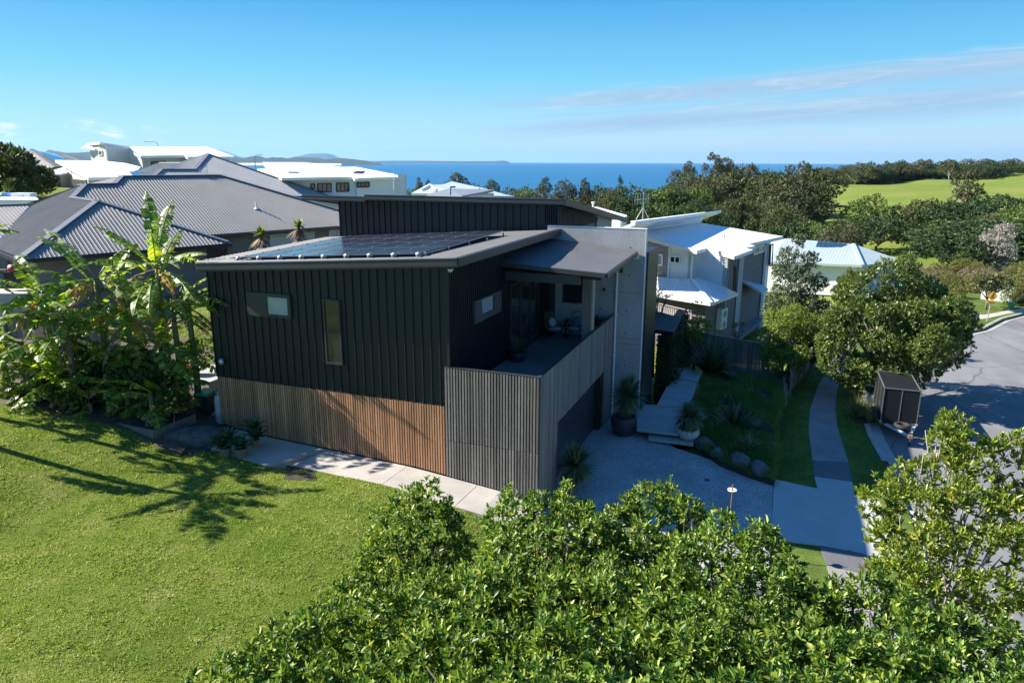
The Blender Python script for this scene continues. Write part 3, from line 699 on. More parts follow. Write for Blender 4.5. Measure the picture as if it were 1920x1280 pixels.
mb.poly([ab(8.7, 12.5, 3.45), ab(15.3, 12.5, 3.45), ab(23, 20, 0), ab(0, 20, 0), ab(6.3, 13, 2.9), ab(7.9, 11.5, 3.0)]); mb.poly([ab(15.3, 12.5, 3.45), ab(24, 5, 0), ab(24, 20, 0)])
mb.poly([ab(3.8, 14, 1.75), ab(-9, 14, 1.75), ab(-9, 20, 0), ab(0, 20, 0)])
RF1 = mb.build('roof', ROOFG, N1, world=True)
def sub(mb, name, mat, par, root):        # child of a part: world coords to root frame
    o = mb.build(name, mat, par); o.data.transform(Matrix.Translation(root.location).inverted()); return o
mb = MB(); caps(mb, [(ab(0, 0, 0), ab(4.95, 4.95, 2.28)), (ab(4.95, 4.95, 2.28), ab(10, 0, 0)), (ab(4.95, 4.95, 2.28), ab(5, 10, 2.28)), (ab(5, 10, 2.28), ab(6.2, 11.5, 3.0)), (ab(6.2, 11.5, 3), ab(7.9, 11.5, 3)), (ab(7.9, 11.5, 3), ab(8.7, 12.5, 3.45)), (ab(8.7, 12.5, 3.45), ab(15.3, 12.5, 3.45)), (ab(15.3, 12.5, 3.45), ab(24, 5, 0)), (ab(6.3, 13, 2.9), ab(3.8, 14, 1.75)), (ab(3.8, 14, 1.75), ab(-9, 14, 1.75)), (ab(6.2, 11.5, 3), ab(6.3, 13, 2.9))])
sub(mb, 'ridge_capping', CAPM, RF1, N1)
mb = MB(); mb.beam(ab(.3, 6.8, .12), ab(3.8, 14, 1.77), .3, .04); mb.beam(ab(10, 5, .05), ab(5, 10, 2.3), .25, .04)
sub(mb, 'valley_gutter', GUT, RF1, N1)
mb = MB()
for p, q in ((ab(-.2, -.12, -.14), ab(10.15, -.12, -.14)), (ab(10.1, -.1, -.14), ab(10.1, 5, -.14)), (ab(10, 4.9, -.14), ab(24, 4.9, -.14)), (ab(-.12, -.2, -.14), ab(-.12, 6.2, -.14)), (ab(0, 6.1, -.14), ab(-9, 6.1, -.14))): mb.beam(p, q, .14, .2)
sub(mb, 'gutter', GUT, RF1, N1)
mb = MB(); mb.slab([ab(.3, .3, -.2), ab(9.6, .3, -.2), ab(9.6, 6, -.2), ab(.3, 6, -.2)], .05); mb.slab([ab(9.6, 5.3, -.21), ab(23.5, 5.3, -.21), ab(23.5, 19, -.21), ab(9.6, 19, -.21)], .05)
mb.build('soffit', RENDG, N1, world=True)
mb = MB(); mb.slab([ab(.6, .6, -.22), ab(9.5, .6, -.22), ab(9.5, 7, -.22), ab(.6, 7, -.22)], 3.4); mb.slab([ab(9.4, 5.6, -.24), ab(23.4, 5.6, -.24), ab(23.4, 19, -.24), ab(9.4, 19, -.24)], 3.6)
mb.build('brick_wall', BRK1, N1, world=True)
mb = MB(); mb.slab([ab(-7, 6.6, -.23), ab(.9, 6.6, -.23), ab(.9, 18, -.23), ab(-7, 18, -.23)], 3.4); mb.build('rendered_wall', RENDG, N1, world=True)
def n1w(px, py, b2): return ON(px, py, ab(0, b2, 0), BX)
quadwin(N1, 'window', [n1w(390, 459, .6), n1w(424, 456, .6), n1w(424, 486, .6), n1w(390, 489, .6)], .04, CHAR, GLASS, .1, 1)
mb = MB(); a = [n1w(*p, 5.55) for p in ((506, 440), (590, 434), (590, 470), (506, 476))]; mb.slab(a, .05, BX)
for k in range(6): mb.beam(a[0].lerp(a[3], k/6)-BX*.01, a[1].lerp(a[2], k/6)-BX*.01, .02, .02)
mb.build('garage_door', RENDP, N1, world=True)
quadwin(N1, 'window', [n1w(617, 433, 5.6), n1w(634, 431, 5.6), n1w(634, 452, 5.6), n1w(617, 453, 5.6)], .04, WHITE, GLASSB, .08)
mb = MB(); p = ON(481, 392, ab(10, 5, 0), (UP-BX*.46)); mb.tube([p, p+UP*.52], .07, 8); mb.lathe([(.2, 0), (.1, .1)], 10, tuple(p)); mb.build('vent_pipe', WHITE, N1, world=True)
mb = MB(); p = ON(376, 327, ab(10, 12.5, 3.4), BX); mb.tube([p, p+UP*.5], .025, 6); mb.tube([p+AX*.5-UP*.1, p+AX*.5+UP*.75], .025, 6); mb.tube([p+UP*.15, p+AX*.5+UP*.15], .02, 6); mb.build('roof_bracket', STEEL, N1, world=True)

# --- paler grey hip roof house behind it
Q0 = W(585, 373, 6.3); fn = UP - BX*.46
def q2(px, py): return ON(px, py, Q0, fn)
top = q2(390, 289); mid = q2(365, 318); lowr = q2(303, 318); lowb = q2(280, 338)
N2 = thing('grey_roof_house', 'house with a pale grey hip roof rising behind the dark grey ribbed roof', 'house', (Q0.x-8, Q0.y+6, 3.2))
gn = UP - AX*.46
def q3(px, py): return ON(px, py, mid, gn)
mb = MB(); br = q2(640, 374); bl = q2(270, 345)
ribbed(mb, [Q0 + (bl-Q0)*1.0, br, q2(612, 366), top, mid, lowr, lowb], AX, .25, RIB)
lf = [top, mid, lowr, lowb, q3(225, 340), q3(236, 328), q3(300, 305.5), q3(340, 305.5)]
ribbed(mb, lf, BX, .25, RIB)
mb.poly([top, q2(640, 374), q2(640, 374)+BX*16, top+BX*8-UP*3]); mb.poly([top, top+BX*8-UP*3, q3(300, 305.5)+BX*3-UP*2, q3(300, 305.5), q3(340, 305.5)])
r2 = mb.build('roof', ROOFL, N2, world=True)
mb = MB(); caps(mb, [(top, mid), (mid, lowr), (lowr, lowb), (top, q2(612, 366))], .4, .09); sub(mb, 'ridge_capping', CAPM, r2, N2)
mb = MB(); caps(mb, [(q3(340, 305.5), top), (q3(300, 305.5), q3(340, 305.5)), (q3(300, 305.5), q3(236, 328))], .25, .08); sub(mb, 'pale_ridge', ROOFL, r2, N2)
mb = MB(); mb.slab([q3(243, 324), q3(282, 325), q3(262, 334), q3(228, 333)], .08, gn*-1); k0 = len(mb.v)
for i_ in range(k0): mb.v[i_] = tuple(Vector(mb.v[i_]) + UP*.15)
mb.build('solar_panel', MAT('blue_sheet', (.03, .07, .16), .12, .1, 1, spec=.8, coat=.6), N2, world=True)  # dark blue sheet laid on the roof slope
mb = MB(); w0 = Q0 - UP*.15; c1 = bl + BX*.6 - UP*.2; c2 = br + BX*.6 - UP*.2; mb.slab([c1, c2, c2+BX*12, c1+BX*12], 3.3); mb.build('wall', RENDP, N2, world=True)
mb = MB(); mb.beam(bl-UP*.1, br-UP*.1, .14, .2); sub(mb, 'gutter', GUT, r2, N2)

def house_px(name, label, roofs, walls, loc, wmat=RENDP, rmat=WROOF, wins=(), extra=None):
    """roofs: [(px, py, Y)...] slabs; walls: top polylines with a height; wins: (wall index, segment, four pixel corners)."""
    R_ = []
    for rf in roofs: R_.append([AT(*p) for p in rf[0]])
    root = thing(name, label, 'house', loc)
    mb = MB()
    for pts, rf in zip(R_, roofs):
        n = Vector((0, 0, 0))
        for i_ in range(len(pts)): n += pts[i_].cross(pts[(i_+1) % len(pts)])
        mb.slab(pts, rf[1], (0, 0, -1))
    mb.build('roof', rmat, root, world=True)
    planes = []
    for top_, h_ in walls:
        mb = MB()
        tp = [AT(*p) for p in top_]
        for a, b2 in zip(tp, tp[1:]):
            n = (b2-a).cross(UP).normalized(); n = -n if n.dot(CAM-a) > 0 else n     # pushes away from the viewer
            mb.add([a, b2, b2-UP*h_, a-UP*h_, a+n*.25, b2+n*.25, b2+n*.25-UP*h_, a+n*.25-UP*h_], [(0,1,2,3),(7,6,5,4),(0,4,5,1),(1,5,6,2),(2,6,7,3),(3,7,4,0)])
            planes.append((a, n))
        mb.build('wall', wmat, root, world=True)
    for k, pts, fr, gl, ml in wins:
        a, n = planes[k]; quadwin(root, 'window', [ON(px, py, a, n) for px, py in pts], .05, fr, gl, .14, ml)
    return root, planes

# --- white roofed houses up on the hill at the left
g0 = AT(165, 345, 84)
W1, pl = house_px('white_roof_house', 'white house with a broad white skillion roof and squat grey tower on the hill',
  [([(103, 300, 92), (165, 333, 80), (246, 331, 84), (264, 313, 94), (236, 306, 99), (200, 302, 100)], .3),
   ([(74, 327, 88), (98, 329, 86), (127, 323, 88), (121, 313, 91)], .2),
   ([(152, 277, 103), (178, 279, 102), (184, 274, 104), (163, 271, 108)], .25), ([(163, 269, 104), (186, 266.5, 101), (244, 275, 104), (238, 277, 110), (196, 274, 110)], .3)],
  [([(134, 317, 87.5), (165, 336, 81)], 1.9), ([(166, 334.5, 81), (244, 333.5, 85)], 4), ([(168, 278, 103), (198, 273, 101)], 3.4), ([(198, 274, 101), (240, 276, 104), (262, 300, 103)], 4.2), ([(98, 331, 87), (126, 326, 89)], 5), ([(126, 318, 89), (133, 318, 88), (137, 322, 88)], 5), ([(118, 330, 89.5), (126, 330, 89)], 5)],
  tuple(AT(165, 352, 88)), RENDP, WROOF,
  wins=[(2, [(186, 283), (192, 283), (192, 291), (186, 291)], RENDP, GLASS, 0)])
mb = MB()
for px in (97, 110): p = AT(px, 331, 86.3); mb.beam(p, p-UP*2.6, .25, .25)
mb.build('porch_column', BARK, W1, world=True)
mb = MB(); a = AT(136, 343, 86.6); b2 = AT(164, 346, 81.4); mb.beam(a, b2, .15, .9); mb.build('dark_opening', DARK, W1, world=True)
W2, pl = house_px('white_roof_house', 'long white roofed pale house on the crest, just right of the grey tower',
  [([(232, 277, 108), (263, 292, 100), (345, 291, 104), (352, 294, 103), (440, 293.5, 108), (389, 275.5, 120), (243, 275, 122)], .35)],
  [([(240, 282, 106), (265, 292.5, 101), (345, 292, 105), (352, 295, 104.5), (430, 294.5, 108)], 6)],
  tuple(AT(300, 318, 106)), RENDP, WROOF, wins=[(1, [(284, 303.5), (310, 302.5), (310, 311), (284, 311)], CHAR, GLASS, 1)])
mb = MB(); a = AT(277, 294, 101.4); mb.tube([a, a-UP*4], .07, 6); mb.build('downpipe', WHITE, W2, world=True)
W3, pl = house_px('white_house', 'white two storey house with stepped white roofs and dark windows in front of the sea',
  [([(482, 317, 92), (528, 333.5, 80), (661, 331.5, 82), (665, 335, 81), (668, 334, 81.5), (740, 332, 83.5), (746, 327, 86), (570, 304.5, 112), (492, 304.2, 114), (502, 316, 95)], .3),
   ([(613, 313.5, 104), (670, 334, 81.3), (747, 331.6, 83.7), (745, 328, 86), (668, 313, 104)], .25)],
  [([(520, 332.5, 82), (664, 333, 82.4)], 5.5), ([(664, 334, 82.4), (668, 334, 81.8), (738, 333, 84)], 5.5), ([(738, 326.2, 85.5), (758, 327, 86.5), (757, 340, 90)], 6.2)],
  tuple(AT(640, 372, 90)), BLUEW, WROOF,
  wins=[(0, [(583, 345), (590, 345), (590, 354), (583, 354)], CHAR, GLASS, 0), (0, [(596, 344.5), (621, 344.2), (621, 359.5), (596, 360)], CHAR, GLASS, 2), (0, [(631, 343.5), (654, 343), (654.5, 358.5), (631, 359)], CHAR, GLASS, 2), (2, [(669, 342.5), (692, 342), (692, 350.5), (669, 351)], CHAR, GLASS, 2)])
mb = MB()
for px in (568, 627, 668, 738): mb = MB(); a = AT(px, 334, 82); mb.tube([a, a-UP*5], .06, 6); mb.build('downpipe', BLUEW, W3, world=True)
mb = MB()
for px, py, Y in ((549, 325.5, 88), (552, 326, 87.4), (672, 325.5, 88), (676, 324, 88.5)): a = AT(px, py, Y); mb = MB(); mb.box(a.x-.5, a.x+.5, a.y-.4, a.y+.4, a.z, a.z+.22); mb.build('roof_vent', MAT('roof_vent', (.12, .12, .13), .6), W3, world=True)
mb = MB(); a = AT(525, 324, 89); mb.tube([a, a+UP*1.0], .03, 5); mb.tube([a+UP*.95-Vector((.4, 0, 0)), a+UP*.95+Vector((.8, 0, 0))], .03, 5); mb.build('antenna', STEEL, W3, world=True)
# brown roof with panels at the far left edge
W4, pl = house_px('brown_roof_house', 'brown roofed house with a row of panels, partly behind the hillside tree', [([(60, 284, 128), (102, 313, 112), (140, 309, 118), (112, 287, 134)], .3), ([(30, 280, 134), (88, 317, 112), (102, 313, 112), (62, 284, 128)], .3), ([(112, 288, 140), (150, 300, 128), (140, 296, 132), (122, 292, 138)], .3)], [([(88, 318, 113), (140, 312, 117)], 4)], tuple(AT(110, 335, 118)), MAT('taupe_render', (.30, .27, .24), .8, .05, 1), MAT('brown_roof', (.15, .135, .125), .5, .08, .8))
mb = MB(); mb.slab([AT(72, 285.5, 126)+UP*.2, AT(108, 309, 114)+UP*.2, AT(124, 300, 122)+UP*.2, AT(102, 290, 130)+UP*.2], .08); mb.build('solar_panel', MAT('blue_sheet2', (.02, .05, .12), .12, .1, 1, spec=.8, coat=.6), W4, world=True)

# --- sea side roofs seen over the clerestory
S1, pl = house_px('pale_green_roof_house', 'pale green hip roofed cottage with a small white gable, seen over the dark clerestory roof',
  [([(771, 362, 112), (800, 347, 118), (830, 346, 120), (847, 340, 126), (900, 352, 116), (885, 364, 108)], .3), ([(847, 340, 126), (870, 345.5, 122), (905, 352, 122), (945, 364, 112), (965, 368, 110), (880, 366, 108)], .25)],
  [([(775, 363, 112.5), (880, 366, 109)], 3), ([(880, 366.5, 109), (962, 370, 110.5)], 3)], tuple(AT(860, 385, 115)), TEALR, TEALR)
mb = MB(); a, b2, c = AT(793, 356, 110), AT(806, 348, 111.5), AT(819, 357, 110); mb.beam(a, b2, .3, .5); mb.beam(b2, c, .3, .5); mb.slab([a+UP*.0, b2, c], .2, Vector((0, 1, 0))); mb.build('gable', WHITE, S1, world=True)
S2, pl = house_px('blue_grey_roof_house', 'blue grey skillion roof poking up just behind the dark clerestory roof', [([(800, 364, 70), (842, 353.5, 76), (925, 355.5, 80), (905, 360, 76), (866, 367, 66)], .25)], [([(868, 367, 67), (926, 362, 80)], 3)], tuple(AT(860, 400, 72)), RENDG, MAT('blue_grey_roof', (.22, .235, .26), .45, .05, 1))
mb = MB(); a = AT(845, 366, 64); mb.tube([a, AT(845, 352, 64)], .05, 6); mb.tube([AT(844, 351, 64), AT(854, 350.5, 64)], .07, 6); mb.build('flue', CHAR, S2, world=True)
S3, pl = house_px('white_flat_roof_house', 'low white roof with a stub vent, between the dark roof and the woods', [([(1100, 388, 95), (1150, 398, 80), (1168, 409, 66), (1176, 404, 70), (1120, 388, 100)], .25)], [([(1120, 400, 80), (1168, 410, 67)], 3), ([(1168, 410, 67), (1175, 406, 70)], 3)], tuple(AT(1150, 430, 76)), WHITE, WROOF)
mb = MB(); a = AT(1112, 391, 88); mb.tube([a, a+UP*.7], .12, 8); mb.tube([a+UP*.6, a+UP*.8], .2, 8); mb.build('vent_pipe', WHITE, S3, world=True)

# --- white weatherboard and brick house on the right
WU = Vector((.795, -.606, 0)); WV = Vector((.606, .795, 0)); C0 = AT(1366, 480, 46)
BRK2 = BRICK('grey_brick_shaded', (.13, .12, .12), (.09, .085, .09), (.34, .33, .32), math.atan2(WV.y, WV.x)); BRK2F = BRICK('grey_brick_lit', (.20, .185, .18), (.14, .13, .13), (.42, .41, .40), math.atan2(WU.y, WU.x))  # sun and shade put into the brick: lighter front copy, darker side
BOARD = MAT('white_weatherboard', (.80, .80, .78), .55, .03, 1)
def fr(px, py, o=0): return ON(px, py, C0 + WV*o, WV)
def rt(px, py, o=0): return ON(px, py, C0 + WU*o, WU)
Wh = thing('white_brick_house', 'two storey white weatherboard and grey brick house with a glaring white roof', 'house', (C0.x, C0.y, -1.9))
e1 = rt(1378, 480, .45); e2 = rt(1467, 443, .45); e3 = fr(1215, 441, -.5)
rn = (e2-e1).cross(e3-e1).normalized(); rn = rn if rn.z > 0 else -rn
def wr(px, py, o=0): return ON(px, py, e1, rn) + UP*o
fa = wr(1195, 434); fb = wr(1314, 418)
mb = MB(); mb.slab([e1, wr(1410, 468), wr(1397, 465), wr(1416, 461), wr(1404, 457), e2, wr(1362, 425.5), fb, fa - WU*2, wr(1180, 437), wr(1308, 470), wr(1326, 465)], .22)
rf = mb.build('roof', WROOF, Wh, world=True)
mb = MB(); mb.beam(wr(1326, 465, -.1), e1-UP*.1, .14, .26); mb.beam(wr(1200, 440, -.1), wr(1308, 470, -.1), .14, .26); mb.beam(e1-UP*.1, wr(1410, 468, -.1), .14, .24); mb.beam(wr(1404, 457, -.1), e2-UP*.1, .14, .24); sub(mb, 'gutter', WHITE, rf, Wh)
mb = MB(); p = wr(1358, 448); mb.tube([p, p+UP*.3], .05, 6); sub(mb, 'roof_vent', STEEL, rf, Wh)
# upper fin wall with its own lid
ft0 = ON(1190, 415, fb, WU); ft1 = ON(1327, 398, fb, WU)
mb = MB(); mb.slab([fa+UP*.02, fb+UP*.02, Vector((ft1.x, ft1.y, ft1.z)), Vector((ft0.x, ft0.y, ft0.z))], .3, -WU); mb.build('fin_wall', BOARD, Wh, world=True)
mb = MB(); a = ON(1178, 415, fb, WU); b2 = ON(1341, 393.5, fb, WU); mb.slab([a+WU*.5, b2+WU*.5, b2-WU*2.6-UP*1.3, a-WU*2.6-UP*1.3], .2); mb.build('fin_roof', WROOF, Wh, world=True)
# walls: top edge follows the roof
def tall(pts, bot, mat, name, th=.3, away=None):
    mb = MB(); n = away; top_ = [Vector(p) for p in pts]
    for a, b2 in zip(top_, top_[1:]):
        A2, B2 = Vector((a.x, a.y, bot)), Vector((b2.x, b2.y, bot)); mb.add([a, b2, B2, A2, a+n*th, b2+n*th, B2+n*th, A2+n*th], [(0,1,2,3),(7,6,5,4),(0,4,5,1),(1,5,6,2),(2,6,7,3),(3,7,4,0)])
    return mb.build(name, mat, Wh, world=True)
def under(p): # point on the roof underside above p
    z = e1.z - ((p.x-e1.x)*rn.x + (p.y-e1.y)*rn.y)/rn.z - .2; return Vector((p.x, p.y, z))
OF = -.7
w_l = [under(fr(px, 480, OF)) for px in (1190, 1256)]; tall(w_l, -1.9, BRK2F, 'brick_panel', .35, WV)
w_l = [under(fr(px, 480, OF)) for px in (1256, 1299)]; tall(w_l, -1.9, BOARD, 'weatherboard_wall', .35, WV)
w_r = [under(fr(px, 480, 0)) for px in (1299, 1366)]; tall(w_r, -1.9, BOARD, 'weatherboard_wall', .3, WV)
mb = MB()
for a_, b_, o_ in ((1257, 1298, OF), (1304, 1365, 0)):
    p, q = fr(a_, 480, o_), fr(b_, 480, o_)
    for k in range(26):
        z = 1.2 + k*.17
        if z < min(under(p).z, under(q).z) - .05: mb.beam(Vector((p.x, p.y, z))-WV*.012, Vector((q.x, q.y, z))-WV*.012, .03, .02)
mb.build('board_laps', BOARD, Wh, world=True)
mb = MB(); p = fr(1299, 480, OF); mb.add([], []); mb.beam(Vector((p.x, p.y, 0))-WV*.03, under(p)-WV*.03, .18, .12); p = fr(1255, 480, OF); mb.beam(Vector((p.x, p.y, 0))-WV*.03, under(p)-WV*.03, .16, .08); mb.build('corner_trim', WHITE, Wh, world=True)
p = fr(1299, 480, OF); q = fr(1299, 480, 0); tall([under(p), under(p)+WV*.75], -1.9, BOARD, 'return_wall', .3, -WU)
quadwin(Wh, 'window', [fr(1219, 476, OF), fr(1242, 478, OF), fr(1242, 497, OF), fr(1219, 497, OF)], .05, WHITE, GLASSB, .09, 1)
quadwin(Wh, 'window', [fr(1257, 480, OF), fr(1275, 481.5, OF), fr(1275, 493, OF), fr(1257, 492, OF)], .05, WHITE, GLASS, .08, 1)
# right side in brick
s0, s1 = under(C0), under(rt(1387, 480)); s2 = under(rt(1393, 480, -.5)); s3 = under(rt(1437, 470, -.5))
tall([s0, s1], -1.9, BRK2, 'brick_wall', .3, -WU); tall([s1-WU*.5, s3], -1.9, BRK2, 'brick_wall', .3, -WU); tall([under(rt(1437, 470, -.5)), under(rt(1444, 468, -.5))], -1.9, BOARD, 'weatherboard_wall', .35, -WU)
POSTM = MAT('grey_white_post', (.62, .64, .66), .5, .03)
for px, o_ in ((1388, .08), (1392, -.1), (1434, -.4)): p = rt(px, 490, o_); mb = MB(); mb.beam(Vector((p.x, p.y, -1.9)), under(p), .17, .17); mb.build('corner_post', POSTM, Wh, world=True)
quadwin(Wh, 'window', [rt(1411, 464, -.5), rt(1431, 459, -.5), rt(1431, 470, -.5), rt(1411, 477, -.5)], .08, WHITE, GLASSB, .12, 1)
quadwin(Wh, 'slot_window', [rt(1376, 499), rt(1379, 498), rt(1378, 545), rt(1375, 546)], .05, CHAR, GLASS, .08)
quadwin(Wh, 'slot_window', [rt(1438, 459, -.5), rt(1442, 457, -.5), rt(1440, 497, -.5), rt(1436, 498, -.5)], .3, CHAR, GLASS, .08)
mb = MB(); a = [rt(1391, 524, -.5), rt(1423, 527, -.5)]; q = a[0]; d = ON(1440, 541, C0+WU*.9, WU); e = ON(1427, 547, C0+WU*.9, WU)
mb.slab([rt(1391, 525, -.5), rt(1428, 533, -.5), d, e], .16); mb.build('side_awning', MAT('pale_awning', (.52, .56, .60), .5, .03), Wh, world=True)
# lower roof wrapping the ground floor
LP = .0
h1 = fr(1296, 523, -.75); h2 = fr(1333, 568, -2.6); g1 = fr(1200, 517, -.75)
fl = [h1, g1, ON(1190, 545, h2, WV), h2]
r1 = rt(1363, 541, .1); r2_ = ON(1382, 551, h2, WU)
mb = MB(); ribbed(mb, fl, WU, .22, RIB); ribbed(mb, [h1, h2, Vector((r2_.x, r2_.y, h2.z)), r1+UP*.02, fr(1310, 521, -.02)], WV, .22, RIB)
mb.beam(h1+UP*.04, h2+UP*.04, .25, .05); mb.beam(h2-UP*.08, Vector((r2_.x, r2_.y, h2.z))-UP*.08, .14, .2); mb.beam(h2-UP*.08, fl[2]-UP*.08, .14, .2)
lr = mb.build('lower_roof', WROOF, Wh, world=True)
a = h2 + WV*.5 - WU*.5; b2 = Vector((r2_.x, r2_.y, h2.z)) - WU*.5
mb = MB(); c = fl[2] + WV*.5
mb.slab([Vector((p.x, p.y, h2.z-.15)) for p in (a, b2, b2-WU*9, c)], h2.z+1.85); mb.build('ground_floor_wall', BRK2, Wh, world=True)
LOWC = (a, b2)

# --- pale green roof house farther down on the right
G = thing('pale_green_roof_house', 'white walled house under a pale green hip roof with panels, beyond the street tree', 'house', (55, 76, -2.8))
a, b2, c, d, e = AT(1476, 447, 84), AT(1600, 457.5, 82), AT(1617, 497, 68), AT(1436, 490, 72), AT(1694, 489, 80)
LRB = [(f_, h_*.35) for f_, h_ in RIB]
mb = MB(); ribbed(mb, [a, b2, c, d], (c-d).normalized(), .3, LRB); ribbed(mb, [b2, e, c], (e-c).normalized(), .3, LRB); mb.poly([a, d, d+Vector((3, 14, 0)), a+Vector((4, 6, -.4))]); mb.beam(b2+UP*.05, c+UP*.05, .35, .08); mb.beam(d-UP*.1, c-UP*.1, .15, .22); mb.beam(c-UP*.1, e-UP*.1, .15, .22)
gr = mb.build('roof', TEALR, G, world=True)
pn = (b2-a).cross(d-a).normalized(); pn = pn if pn.z > 0 else -pn
def gp(px, py): return ON(px, py, a, pn) + UP*.14
for r in range(2):
    for k in range(6):
        f0, f1 = k/6, (k+.93)/6; A_, B_, C_, D_ = gp(1534, 453.5), gp(1589, 459), gp(1574, 469.5), gp(1529, 465)
        def bl_(s, t_): return A_.lerp(B_, s).lerp(D_.lerp(C_, s), t_)
        mb = MB(); mb.slab([bl_(f0, r*.5+.02), bl_(f1, r*.5+.02), bl_(f1, r*.5+.48), bl_(f0, r*.5+.48)], .06); mb.build('solar_panel', PVC, G, world=True)
mb = MB(); i0, i1, i2 = d+Vector((.4, .5, -.25)), c+Vector((-.1, .6, -.25)), e+Vector((-.5, .3, -.25)); mb.slab([i0, i1, i2, i2+Vector((-4, 9, 0)), i0+Vector((3, 12, 0))], 2.9); mb.build('wall', WHITE, G, world=True)
dn = (c-d).cross(UP).normalized(); wl = i0
quadwin(G, 'window', [ON(px, py, wl, dn) for px, py in ((1449, 497), (1461, 498), (1461, 513), (1449, 512))], .06, RENDP, GLASS, .15, 1)
mb = MB(); p0 = W(1450, 521, -2.6); p1 = W(1478, 520, -2.6); mb.beam(p0, p0+UP*1.1, .08, .08); mb.beam(p1, p1+UP*.9, .08, .08); mb.beam(p0+UP*1.05, p1+UP*.85, .06, .06); mb.build('porch_rail', CHAR, G, world=True)
# ---------------------------------------------------------------- things on the balcony and round the house
def hs(u, v, z): return H(u, v, z)
RATT = MAT('rattan', (.20, .12, .07), .7, .2, 6); CUSH = MAT('cream_cushion', (.42, .40, .38), .9, .08, 6); CUSHB = MAT('blue_cushion', (.09, .16, .26), .9, .1, 6)
def rattan_chair(loc, rz, label):
    t_ = thing('rattan_chair', label, 'chair', loc, rz, 'rattan chairs on the balcony')
    # seat faces -y
    mb = MB()
    n = 14; rim = [(.30*math.cos(a)*1.0, -.02+.27*math.sin(a), .40) for a in [2*math.pi*k/n for k in range(n+1)]]
    mb.tube(rim, .018, 6); mb.tube([(p[0]*.9, p[1]*.9, .36) for p in rim], .014, 6)
    back = [(-.27, .2, .40), (-.29, .27, .62), (-.27, .33, .92), (-.2, .36, 1.05), (0, .37, 1.08), (.2, .36, 1.05), (.27, .33, .92), (.29, .27, .62), (.27, .2, .40)]
    mb.tube(back, .018, 6)
    for s in (-1, 1): mb.tube([(s*.29, .28, .66), (s*.33, .1, .62), (s*.34, -.12, .58), (s*.30, -.2, .46), (s*.28, -.12, .40)], .016, 6)
    mb.build('frame', RATT, t_, smooth=True)
    mb = MB()
    for k in range(-5, 6):
        x = k*.045; mb.tube([(x, .24, .41), (x*1.05, .3, .7), (x, .355, 1.04)], .007, 5)
    for z, y in ((.55, .265), (.7, .3), (.85, .33)): mb.tube([(-.27, y, z), (0, y+.02, z), (.27, y, z)], .007, 5)
    mb.build('backrest_weave', RATT, t_)
    mb = MB(); mb.lathe([(.02, .405), (.25, .405), (.27, .43), (.25, .46), (.02, .47)], 18, (0, -.02, 0)); mb.build('seat_pad', CUSH, t_, smooth=True)
    for sx in (-1, 1):
        for sy in (-1, 1): mb = MB(); mb.tube([(sx*.2, sy*.17, .38), (sx*.27, sy*.23, 0)], .014, 6); mb.build('leg', BLACKM, t_)
    return t_
c1 = rattan_chair(hs(-2.28, 8.75, 3.05), -ANG + rad(62), 'rattan armchair turned sideways with a round cream cushion, nearer the sliding door')
c2 = rattan_chair(hs(-1.5, 9.1, 3.05), -ANG + rad(-4), 'rattan chair facing out with a round blue cushion, behind the timber post')
def round_cushion(loc, rz, mat, label, tilt):
    mb = MB(); mb.lathe([(.01, -.07), (.12, -.06), (.2, -.02), (.21, 0), (.2, .02), (.12, .06), (.01, .07)], 18); mb.xf(Matrix.Rotation(rad(tilt), 4, 'X'))
    o = mb.build('cushion', mat, None, smooth=True); o.location = loc; o.rotation_euler = (0, 0, rz); tag(o, label, 'cushion', 'round cushions on the balcony chairs')
round_cushion(Vector(c1.location) + Matrix.Rotation(c1.rotation_euler[2], 3, 'Z') @ Vector((0, .13, .68)), c1.rotation_euler[2], CUSH, 'round cream cushion leaning in the sideways rattan chair', 68)
round_cushion(Vector(c2.location) + Matrix.Rotation(c2.rotation_euler[2], 3, 'Z') @ Vector((.06, .14, .68)), c2.rotation_euler[2], CUSHB, 'round blue cushion leaning in the outward facing rattan chair', 68)
t_ = thing('side_table', 'small round side table between the two rattan chairs', 'table', hs(-2.0, 9.45, 3.05), 0)
mb = MB(); mb.lathe([(.2, .42), (.2, .45)], 16); mb.build('table_top', BLACKM, t_)
mb = MB(); mb.tube([(0, 0, 0), (0, 0, .42)], .03, 8); mb.lathe([(.14, 0), (.14, .02)], 14); mb.build('pedestal', BLACKM, t_)
DEEPLEAF = LEAF('deep_leaf', [(0, (.02, .06, .02)), (.6, (.035, .10, .03)), (1, (.07, .15, .04))])
def blade_strip(mb, base, d, L, w, droop=.5, seg=4, fold=0.0, up=UP):
    """a long strap leaf bending over"""
    d = Vector(d).normalized(); s = d.cross(up); s = s.normalized() if s.length > .05 else Vector((1, 0, 0)); p = Vector(base); rows = []
    for k in range(seg+1):
        t_ = k/seg; ww = w * (1 - t_**2.2) * (.7 + .6*min(1, t_*3)) if k < seg else .001
        rows.append((p - s*ww/2, p + s*ww/2)); p = p + d*(L/seg); d = (d - UP*droop/seg*(.4+t_)).normalized()
    b = len(mb.v)
    for a, c in rows: mb.v += [tuple(a), tuple(c)]
    for k in range(seg): mb.f.append([b+2*k, b+2*k+1, b+2*k+3, b+2*k+2]); mb.m.append(mb.mi)
def rosette(mb, c, n, L, w, el0=-40, el1=80, droop=.6, seg=4, rng=random):
    for k in range(n):
        a = rng.uniform(0, 2*math.pi); e = rad(rng.uniform(el0, el1)); l = L*rng.uniform(.75, 1.1)
        blade_strip(mb, Vector(c)+Vector((math.cos(a), math.sin(a), 0))*.03, (math.cos(a)*math.cos(e), math.sin(a)*math.cos(e), math.sin(e)), l, w*rng.uniform(.8, 1.15), droop, seg)
